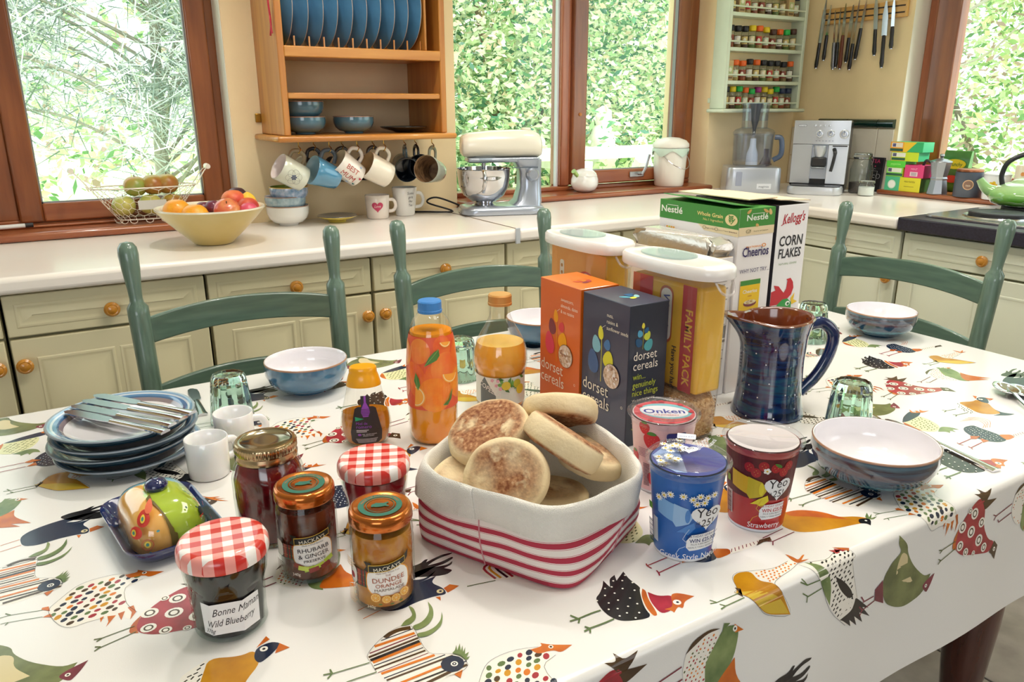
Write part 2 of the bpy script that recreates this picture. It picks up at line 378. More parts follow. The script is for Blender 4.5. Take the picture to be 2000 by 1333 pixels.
bar(w2, 'frame', (1.33, FY, .93), (2.60, FY+.08, .95), mahogh); bar(w2, 'frame', (1.30, FY, .95), (1.345, FY+.08, 2.15)); bar(w2, 'frame', (2.535, FY, .95), (2.60, FY+.08, 2.15)); bar(w2, 'mullion', (1.868, FY, .95), (1.915, FY+.08, 2.15), mahogl); bar(w2, 'frame', (1.33, FY, 2.12), (2.60, FY+.08, 2.15), mahogh)
bar(w2, 'pane', (1.345, FY+.03, .945), (1.87, FY+.034, 2.12), pane, 0); bar(w2, 'glazing_seal', (1.86, FY+.02, .95), (1.868, FY+.04, 2.12), M('#dfe6ee', .4), 0)
sash(w2, 1.912, 2.54, .955, 2.13, .07, FY-.02)
bar(w2, 'sill', (1.33, 2.525, .911), (2.60, FY+.05, .932), mahogh, .008)
for x, z in ((1.948, 1.24),): G().lathe([(0, 0), (.007, 0), (.007, .004), (0, .005)], M('#b87434', .4), 12, T=Tm((x, FY-.02, z), rx=pi/2)).obj('plug', w2)['kind'] = 'structure'
# casement stay on window 2
st = thing('window_handle', 'silver metal casement handle tilted up on the right sash of the kitchen window', 'window handle', (2.27, FY-.022, .985))
mtl = M('#b9babd', .3, metal=1)
G().box((-.05, -.006, -.012), (.03, 0, .012), mtl).obj('base_plate', st, bevel=.003); G().tube([(0, -.006, 0), (0, -.03, .003), (.012, -.036, .03), (.03, -.036, .085)], [.006, .008, .008, .009], mtl, 10, flat=.7).obj('lever', st)
w3 = window(3); FX = WX+.1
def bar3(nm, a, b, m=None, bev=.006): o = G().box(a, b, m or mahog).obj(nm, w3, bevel=bev); o['kind'] = 'structure'; return o
bar3('frame', (FX, 1.985, .93), (FX+.08, 2.03, 2.15), mahogl); bar3('frame', (FX, -.2, .93), (FX+.08, 2.03, .955), mahogy); bar3('frame', (FX, -.2, 2.12), (FX+.08, 2.03, 2.15), mahogy)
bar3('stile', (FX-.02, 1.885, .95), (FX+.04, 1.985, 2.13)); bar3('stile', (FX-.02, -.2, .95), (FX+.04, -.13, 2.13)); bar3('rail', (FX-.02, -.13, .95), (FX+.04, 1.92, 1.0), mahogy); bar3('rail', (FX-.02, -.13, 2.07), (FX+.04, 1.92, 2.13), mahogy)
bar3('pane', (FX+.01, -.13, 1.0), (FX+.014, 1.92, 2.07), pane, 0)
bar3('sill', (WX-.1, -.2, .911), (FX+.05, 2.03, .93), mahogy, .008)
# ================================================================ garden beyond the glass
lawn = struct(G().box((-30, WY+.3, -.5), (40, 40, -.3), M('#c8dca0', .9, col2='#dfe9c4', vs=2)), 'ground_lawn', smooth=0)
struct(G().box((WX+.3, -30, -.5), (40, WY+.3, -.3), M('#c8dca0', .9, col2='#dfe9c4', vs=2)), 'ground_side_lawn', smooth=0)
leafm = {'pale': ['#d6e4c6', '#b4cc9c', '#e2ead2', '#88ac78', '#5c8458'], 'rhodo': ['#eaf0d4', '#cfe0b0', '#9cc084', '#5f9468', '#dfe8c6', '#3f7458', '#ecd2b8'], 'grey': ['#dfe4e2', '#bcc6c0', '#98a6a0', '#eceeee', '#7d9084'],
         'hedge': ['#cfe0b0', '#a4c488', '#6c9a62', '#e0dab0', '#b89c94', '#e6ecd2']}  # leaf tones lightened to put the garden's overexposed haze into the colour
def leafmat(c):
    if ('lf', c) in MC: return MC[('lf', c)]
    m = bpy.data.materials.new('leaf'); m.use_nodes = True; MC[('lf', c)] = m; nt = m.node_tree; b = nt.nodes['Principled BSDF']
    b.inputs['Base Color'].default_value = (*lin(c), 1); b.inputs['Roughness'].default_value = .5
    t = nt.nodes.new('ShaderNodeBsdfTranslucent'); t.inputs[0].default_value = (*lin(c), 1); x = nt.nodes.new('ShaderNodeMixShader'); x.inputs[0].default_value = .4
    nt.links.new(b.outputs[0], x.inputs[1]); nt.links.new(t.outputs[0], x.inputs[2]); nt.links.new(x.outputs[0], nt.nodes['Material Output'].inputs[0]); return m
def foliage(name, parent, blobs, n, size, pal, seed, asp=2.2):
    r = random.Random(seed); g = G(); mats = [leafmat(c) for c in leafm[pal]]; tot = sum(b[3]*b[4] for b in blobs); vs = []; fs = []; mi = []
    for (cx, cy, cz, rx, rz) in blobs:
        for k in range(int(n*rx*rz/tot)):
            a = r.uniform(0, 2*pi); z = r.uniform(-1, 1); q = math.sqrt(1-z*z); d = 1-.35*r.random()**2
            d *= 1+.16*mnoise.noise(V((cos(a)*q*2.5+cx*3, sin(a)*q*2.5+cy, z*2.5)))
            p = V((cx+rx*d*q*cos(a), cy+rx*d*q*sin(a), cz+rz*d*z)); s = size*r.uniform(.6, 1.3)
            e = V((r.gauss(0, 1), r.gauss(0, 1), r.gauss(0, .6))).normalized(); f = e.cross(V((r.gauss(0, 1), r.gauss(0, 1), r.gauss(0, 1)))).normalized(); b = len(vs)
            vs += [p-e*s*asp/2, p+f*s*.5, p+e*s*asp/2, p-f*s*.5]; fs.append((b, b+1, b+2, b+3)); mi.append(int(r.random()**1.5*len(mats)))
    me = bpy.data.meshes.new(name); me.from_pydata([tuple(v) for v in vs], [], fs)
    for m in mats: me.materials.append(m)
    me.polygons.foreach_set('material_index', mi); o = bpy.data.objects.new(name, me); COL.objects.link(o); o.parent = parent; o['kind'] = 'stuff'; return o
def shrub(name, label, x, y, blobs, n, size, pal, seed, trunk=True, cat='shrub', asp=2.2):
    t = thing(name, label, cat, (x, y, -.3)); foliage('foliage', t, blobs, n, size, pal, seed, asp)
    if trunk:
        g = G(); r = random.Random(seed)
        for (cx, cy, cz, rx, rz) in blobs[:6]: g.tube(smooth_path([(r.uniform(-.1, .1), r.uniform(-.1, .1), 0), (cx*.4, cy*.4, cz*.45), (cx, cy, cz)], 4), [.06-.045*i/8 for i in range(9)], M('#7a6a58', .8, var=.2), 7)
        g.obj('branches', t)
    return t
shrub('rhododendron_bush', 'tall pale green flowering bush filling the left pane of the middle window', 4.1, 6.6, [(-1.3, 0, 2.0, 1.5, 1.7), (.3, -.3, 2.6, 1.3, 1.5), (-.4, -.6, 1.2, 1.2, 1.0), (.9, .2, 1.5, 1.1, 1.2), (-.6, .3, 3.9, 1.4, 1.2), (-2.2, .4, 3.1, 1.2, 1.4)], 60000, .034, 'rhodo', 1)
shrub('laurel_bush', 'broad green laurel bush seen through the right pane of the middle window', 6.3, 7.2, [(-1.2, 0, 1.9, 1.4, 1.6), (.6, .2, 2.1, 1.5, 1.8), (-.4, -.5, 1.0, 1.2, .8), (0, .4, 3.8, 1.7, 1.3), (1.9, -.1, 1.6, 1.2, 1.6)], 50000, .038, 'rhodo', 2)
# silvery tree outside window 1: thin drooping branches with feathery pale twigs
tr = thing('feathery_tree', 'silver-grey feathery tree with drooping bare branches outside the left window', 'tree', (.85, 7.0, -.3))
g = G(); bk = M('#aaa498', .85, var=.15); rr = random.Random(5); tips = []
g.tube(smooth_path([(0, 0, 0), (.05, 0, 1.2), (.15, .1, 2.4), (.2, 0, 3.8)], 5), [.075-.004*i for i in range(16)], bk, 9)
for i in range(44):
    z = .9+i*.062; a = rr.uniform(-.5, pi+.5)+pi; L_ = rr.uniform(1.2, 2.6); dx, dy = cos(a)*L_, sin(a)*L_*.6
    p = smooth_path([(.1, 0, z), (dx*.4, dy*.4, z+.45), (dx*.8, dy*.8, z+.35), (dx*1.1, dy*1.1, z-.15)], 5); g.tube(p, [.016-.0009*k for k in range(len(p))], bk, 5); tips += p[4:]
g.obj('branches', tr)
g = G(); wm = [leafmat(c) for c in leafm['grey']]
for p in tips:
    for k in range(46):
        d = V((rr.gauss(0, 1), rr.gauss(0, 1), rr.gauss(-.25, .7))).normalized()*rr.uniform(.1, .42); q = p+V((rr.gauss(0, .16), rr.gauss(0, .16), rr.gauss(0, .16))); e = d.cross(V((rr.gauss(0, 1), rr.gauss(0, 1), 1))).normalized()*.006
        g.add([q-e, q+e, q+d*.6+V((0, 0, -.02)), q+d*.6-e], [(0, 1, 2, 3)], wm[rr.randrange(5)]) if 0 else g.add([q-e, q+e, q+d], [(0, 1, 2)], wm[rr.randrange(5)])
g.obj('twigs', tr, smooth=0, kind='stuff')
shrub('bramble_bush', 'low pale green bush at the foot of the feathery tree, left window', 1.95, 5.6, [(0, 0, .8, .8, .75), (-.75, .2, .5, .6, .5), (.7, .2, .8, .6, .9)], 9000, .04, 'pale', 3)
shrub('distant_hedge', 'distant pale green hedge beyond the lawn, left window', -3.0, 14, [(-1, 0, 1.3, 2.2, 1.2), (2, 0, 1.2, 2.2, 1.2), (5.5, 0, 3, 3, 3), (8.5, 0, 3.2, 3, 3)], 9000, .1, 'hedge', 4, False, 'hedge')
shrub('garden_shrubs', 'mixed green and pinkish shrubs filling the right-hand window', 7.6, 3.6, [(0, 0, 1.5, 1.6, 1.5), (-.3, -2.2, 1.1, 1.4, 1.1), (.6, 1.6, 2.5, 1.6, 1.8), (.8, -1.6, 2.7, 1.8, 1.4), (1.5, 0, 3.6, 2, 1.5)], 40000, .04, 'hedge', 6)
t = thing('bare_branch', 'thin bare branch arching across the right-hand window outside', 'branch', (6.0, 3.5, -.3))
g = G(); g.tube(smooth_path([(-.2, .9, 0), (-.15, .6, 1.5), (-.1, .1, 2.1), (0, -.9, 2.6)], 6), .012, bk, 5); g.tube(smooth_path([(-.15, .35, 1.8), (0, -.2, 1.9), (0, -.6, 2.3)], 5), .007, bk, 5); g.obj('twig', t)
# white garden table, wall and stone ornament outside the middle window
gw = M('#f2f0ea', .7, var=.06)
t = thing('garden_table', 'weathered white trestle garden table outside the middle window', 'table', (3.95, 4.6, -.05))
for i in range(5): G().box((-1.2, -.36+i*.15, .98), (1.2, -.225+i*.15, 1.02), gw).obj('plank', t, bevel=.004)
for sx in (-.8, .8):
    for sg in (-1, 1): G().box((-.04, -.03, 0), (.04, .03, 1.15), gw, Tm((sx, -.4*sg, .0), rx=-.62*-sg*.8)).obj('leg', t, bevel=.004)
    G().box((sx-.04, -.4, .9), (sx+.04, .4, .97), gw).obj('rail', t, bevel=.004)
t = thing('stone_ornament', 'pale seated stone garden figure standing beyond the trestle table', 'ornament', (4.0, 5.15, .93))
G().box((-.1, -.1, -1.02), (.1, .1, .0), gw).obj('pedestal', t, bevel=.01)
G().lathe([(0, 0), (.1, 0), (.11, .08), (.08, .17), (.055, .2), (.075, .25), (.07, .31), (0, .35)], M('#efe9dd', .8, var=.1, bump=.5), 16).obj('figure', t)
# ================================================================ worktops and fitted cabinets
cab = M('#e6dcb6', .42, var=.02, vs=4); cabr = M('#e4e6d2', .42, var=.02, vs=4); cabd = M('#9a9470', .5); knobm = M('#c8862a', .25, coat=.8, var=.12, vs=30)
wtm = M('#f8f1ea', .28, coat=.25, col2='#f5ebe2', vs=3); WT = .91
def slab(name, label, a, b, m, edge):
    t = thing(name, label, 'worktop', (0, 0, 0)); G().box(a, b, m).obj('top', t, bevel=.012, bseg=4); return t
slab('worktop', 'long cream laminate worktop under the left window and the plate rack', (-3, 2.0, .87), (1.2405, WY, WT), wtm, 0)
t = slab('worktop', 'cream laminate worktop in the corner under the mixer and coffee machine', (1.2415, 2.0, .87), (2.455, WY, WT), wtm, 0)
G().box((2.4545, 1.535, .87), (WX, WY, WT), wtm).obj('top', t, bevel=.012, bseg=4)
j = thing('worktop_joint_strip', 'grey joint strip where the two cream worktops meet', 'trim', (1.241, 1.999, .87)); G().box((-.012, -.004, -.004), (.004, .002, .044), M('#c9cdd4', .35, metal=.4)).obj('end_cap', j, bevel=.001); G().box((-.001, 0, .0395), (.001, .5, .0412), M('#6b5a4a', .6)).obj('seam', j)
def panel(w, h, m, split=1, th=.02):
    """raised-and-fielded front, centre bottom at origin in x/z, front face towards -y"""
    g = G(); g.box((-w/2, 0, 0), (w/2, th, h), m)
    mg = .052 if h > .2 else .026; sw = (w-2*mg-(split-1)*.022)/split
    g2 = []
    for i in range(split):
        x0 = -w/2+mg+i*(sw+.022); x1 = x0+sw
        def ring(d, y): return [(x0+d, y, mg+d), (x1-d, y, mg+d), (x1-d, y, h-mg-d), (x0+d, y, h-mg-d)]
        g.loft([ring(-.006, 0), ring(-.001, -.003), ring(.004, -.0005), ring(.009, -.0005), ring(.026, -.006)], m, capb=False, capt=True)
    return g
def knob(parent, x, z, y=0):
    return G().lathe([(0, 0), (.009, 0), (.008, .012), (.012, .015), (.0175, .019), (.018, .026), (.013, .031), (.011, .0305), (.006, .033), (0, .034)], knobm, 20, T=Tm((x, y, z), rx=pi/2)).obj('knob', parent)
def cabinet(label, w, loc, rz, m, knobside, split=2, drawer=True, dk=0.0, group=None, doors=1):
    t = thing('base_cabinet', label, 'cabinet', loc, rz)
    G().box((-w/2+.001, .022, .1), (w/2-.001, .52, .868), cabd).obj('body', t)
    G().box((-w/2, .07, 0), (w/2, .09, .1), m).obj('plinth', t)
    if drawer:
        d = panel(w-.006, .098, m).obj('drawer', t, loc=(0, 0, .762), bevel=.003); knob(d, dk, .045)
    top = .755 if drawer else .86; dw = (w-.006)/doors
    for k in range(doors):
        d = panel(dw-.002, top-.115, m, split).obj('door', t, loc=(-w/2+.003+dw*(k+.5), 0, .115), bevel=.003)
        ks = knobside if doors == 1 else (1 if k == 0 else -1)
        knob(d, ks*(dw/2-.022), top-.115-.058)
    return t
cabinet('cream-green base cabinet with drawer behind the stack of blue plates', .442, (.105, 2.045, 0), 0, cab, -1)
cabinet('cream-green base cabinet cut by the left edge of the photo', .442, (-.34, 2.045, 0), 0, cab, 1)
cabinet('cream-green base cabinet behind the right half of the left chair', .446, (.551, 2.045, 0), 0, cab, 1)
cabinet('cream-green base cabinet behind the middle chair, its door knob at left', .444, (.999, 2.045, 0), 0, cab, -1)
cabinet('cream-green base cabinet with round drawer knob right of the middle chair', .46, (1.454, 2.045, 0), 0, cab, 1)
cabinet('cream-green base cabinet hidden behind the cereal boxes', .5, (1.94, 2.045, 0), 0, cab, 1)
cabinet('narrow cream-green corner cabinet between the two runs of units', .284, (2.334, 2.045, 0), 0, cab, 1, split=1, drawer=False)
t = thing('corner_filler', 'cream filler panel in the inner corner of the base cabinets', 'filler panel', (2.5, 2.01, 0)); G().box((-.022, -.034, .1), (.04, .036, .868), cab).obj('post', t, bevel=.002)
R90 = -pi/2
cabinet('pale base cabinet with drawer left of the hob, behind the right chair', .44, (2.49, 1.752, 0), R90, cabr, 1)
cabinet('wide pale base cabinet with double doors under the hob', .56, (2.49, 1.246, 0), R90, cabr, 1, doors=1)
cabinet('pale base cabinet at the right edge of the photo', .5, (2.49, .71, 0), R90, cabr, 1)
# hob: dark worktop piece with steel hob plate and two solid plates
hb = thing('hob_worktop', 'dark blue-black worktop section holding the steel electric hob', 'worktop', (0, 0, 0))
dk = M('#2c2838', .35, var=.25, vs=180); G().box((2.452, .3, .8695), (3.1, 1.532, .913), dk).obj('slab', hb, bevel=.004)
ho = thing('electric_hob', 'stainless steel electric hob with round black solid plates', 'hob', (0, 0, .913))
steel = M('#c9c9cc', .22, metal=1, bump=.03, bs=300); blackp = M('#202024', .45)
G().prism(rrect(.52, .62, .04, 5, 2.79, 1.19), 0, .008, steel).obj('hob_plate', ho, bevel=.003)
for x, y, r in ((2.68, 1.33, .085), (2.92, 1.36, .075), (2.68, 1.03, .075), (2.92, 1.05, .085)):
    G().lathe([(r+.018, .008), (r+.014, .012), (r+.002, .009)], steel, 40, c=(x, y)).obj('trim_ring', ho); G().lathe([(r, .008), (r, .021), (r-.004, .024), (.02, .0235), (.018, .022), (0, .022)], blackp, 40, c=(x, y)).obj('solid_plate', ho)
# ================================================================ ladder-back chairs
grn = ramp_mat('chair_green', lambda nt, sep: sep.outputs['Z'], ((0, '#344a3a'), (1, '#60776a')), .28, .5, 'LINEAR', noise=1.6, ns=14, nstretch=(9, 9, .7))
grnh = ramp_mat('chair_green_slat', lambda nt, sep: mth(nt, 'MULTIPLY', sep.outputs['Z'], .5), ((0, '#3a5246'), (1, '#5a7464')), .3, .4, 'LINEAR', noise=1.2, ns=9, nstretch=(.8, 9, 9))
POST = [(0, .0), (.014, .0), (.017, .25), (.019, .42), (.0195, .60), (.0205, .80), (.021, .865), (.0205, .878), (.0135, .888), (.0125, .896), (.0135, .915), (.0175, .955), (.0195, .985), (.018, 1.0), (.012, 1.009), (0, 1.012)]
def chair(label, loc, rz, w=.415):
    """local: back at y=0, seat towards -y (towards the table)"""
    t = thing('ladder_back_chair', label, 'chair', loc, rz, 'green ladder-back chairs around the table')
    for s in (-1, 1):
        g = G(); sp = .028*s
        def lean(z): return .03 if z < .45 else .03+(z-.45)*.09
        pr = [(r, z) for r, z in POST]
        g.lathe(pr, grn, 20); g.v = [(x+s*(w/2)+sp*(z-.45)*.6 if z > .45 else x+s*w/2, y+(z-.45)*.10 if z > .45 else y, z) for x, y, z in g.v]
        g.obj('post', t, smooth=50)
    for z0, hh in ((.80, .074), (.655, .074), (.51, .07)):
        g = G(); n = 16; hw = w/2+.006*s; rings = []
        for i in range(n+1):
            u = -1+2*i/n; x = u*(w/2-.012+abs(.028*(z0-.45)*.6)); bow = .02*(1-u*u); yy = (z0-.45)*.10+bow; zt = z0+hh*(.72+.28*(1-u*u)); zb = z0+.018*(1-u*u)*.9
            rings.append([(x, yy-.007, zb), (x, yy+.007, zb), (x, yy+.012, zt), (x, yy-.002, zt)])
        g.loft(rings, grnh); g.obj('slat', t, smooth=45, bevel=.003)
    for s in (-1, 1): G().lathe([(0, 0), (.013, 0), (.018, .1), (.02, .3), (.0215, .44), (0, .445)], grn, 16, c=(s*(w/2+.02), -.38)).obj('leg', t)
    for yy, z in ((-.38, .2), (0, .2), (-.38, .32)): G().tube([(-w/2, yy, z), (w/2, yy, z)], .009, grn, 10).obj('stretcher', t)
    for s in (-1, 1): G().tube([(s*w/2, 0, .25), (s*(w/2+.02), -.38, .25)], .009, grn, 10).obj('stretcher', t)
    g = G(); rush = M('#c9a86a', .8, var=.25, vs=6, stretch=(40, 1, 1), bump=.6, bs=60)
    g.prism([(-w/2-.02, -.395), (w/2+.02, -.395), (w/2, .01), (-w/2, .01)], .43, .457, rush); g.obj('seat', t, bevel=.009)
    return t
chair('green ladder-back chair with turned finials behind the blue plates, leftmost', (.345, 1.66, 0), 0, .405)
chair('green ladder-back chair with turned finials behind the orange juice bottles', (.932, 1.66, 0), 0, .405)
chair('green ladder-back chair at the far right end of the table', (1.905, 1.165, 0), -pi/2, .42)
# ================================================================ table and printed oilcloth
TX0, TX1, TY0, TY1, TZ = -1.0, 1.735, .485, 1.525, .75
oak = M('#4a1f10', .25, coat=.7, var=.25, vs=10, stretch=(4, 4, .6))
t = thing('dining_table', 'long dining table with turned dark-stained legs under the chicken oilcloth', 'table', (0, 0, 0))
G().box((TX0+.004, TY0+.006, .715), (TX1-.004, TY1-.006, .748), oak).obj('tabletop', t, bevel=.01)
for a, b in (((TX0+.1, TY0+.07, .62), (TX1-.1, TY0+.095, .715)), ((TX0+.1, TY1-.095, .62), (TX1-.1, TY1-.07, .715)), ((TX1-.12, TY0+.08, .62), (TX1-.095, TY1-.08, .715))): G().box(a, b, oak).obj('apron', t)
legp = [(0, 0), (.022, 0), (.026, .04), (.034, .1), (.026, .15), (.03, .17), (.038, .25), (.045, .36), (.046, .42), (.034, .455), (.031, .462), (.04, .475), (.041, .487), (.033, .497), (.036, .505), (.047, .54), (.05, .575), (.046, .60), (.034, .615), (.034, .72)]
for x, y in ((1.36, TY0+.105), (1.36, TY1-.11), (-.7, TY0+.1), (-.7, TY1-.1)): G().lathe(legp, oak, 28, c=(x, y)).obj('leg', t)
BR = .012; OH = .195
def cloth(s, tt, h):
    """oilcloth sheet: s along x, tt along y, unrolled over the front edge and over the right end"""
    z = TZ+.0012+h; y = tt; x = s; flat = True
    if tt < TY0+BR*.5:
        q = TY0+BR*.5-tt; arc = BR*pi/2
        wave = .006*sin(s*7.3+.6)+.004*sin(s*17)
        if q < arc: a = q/BR; y = TY0+BR*.5-(BR+h)*sin(a); z = TZ+.0012-BR+(BR+h)*cos(a)
        else:
            d = q-arc; y = TY0-BR*.5-h+wave*min(1, d/.12)-d*.14; z = TZ+.0012-BR-d
            if h > 0: y -= .0004
    return V((x, y, z))
RC = TX1-.004
clm = M('#efedeb', .2, coat=.35, bump=.05, bs=900); clm.node_tree.nodes['Principled BSDF'].inputs['Coat Roughness'].default_value = .12
ct = thing('oilcloth', 'glossy white oilcloth printed with colourful chickens covering the table', 'tablecloth', (0, 0, 0))
g = G(); tts = [TY0-.205, TY0-.17, TY0-.13, TY0-.09, TY0-.05, TY0-.03]+[TY0+BR*.5-BR*pi/2*k/7 for k in range(7, -1, -1)]+[TY0+.03, .7, .9, 1.2, TY1]
nx = 90; vs = []; fs = []
for tt in tts:
    for i in range(nx+1): vs.append(cloth(TX0+(TX1-TX0)*i/nx, tt, 0))
for j in range(len(tts)-1):
    for i in range(nx): a = j*(nx+1)+i; fs.append((a, a+1, a+nx+2, a+nx+1))
g.add(vs, fs, clm)
# right end and far side hang down a little
nn = len(tts)
n2 = 24; vs = []; fs = []
for k, (dx, dz) in enumerate(((0, 0), (.005, -.001), (.009, -.006), (.0105, -.015), (.013, -.19))):
    for i in range(n2+1): yy = TY0-.004+(TY1-TY0+.008)*i/n2; vs.append((TX1+dx+(.006*sin(yy*9) if k == 4 else 0), yy, TZ+.0012+dz))
for j in range(4):
    for i in range(n2): a = j*(n2+1)+i; fs.append((a, a+n2+1, a+n2+2, a+1))
g.add(vs, fs, clm); vs = []; fs = []
for k, (dy, dz) in enumerate(((0, 0), (.005, -.001), (.009, -.006), (.0105, -.015), (.013, -.19))):
    for i in range(41): vs.append((TX0+(TX1-TX0+.01)*i/40, TY1+dy, TZ+.0012+dz))
for j in range(4):
    for i in range(40): a = j*41+i; fs.append((a, a+1, a+42, a+41))
g.add(vs, fs, clm); g.obj('sheet', ct, smooth=60)
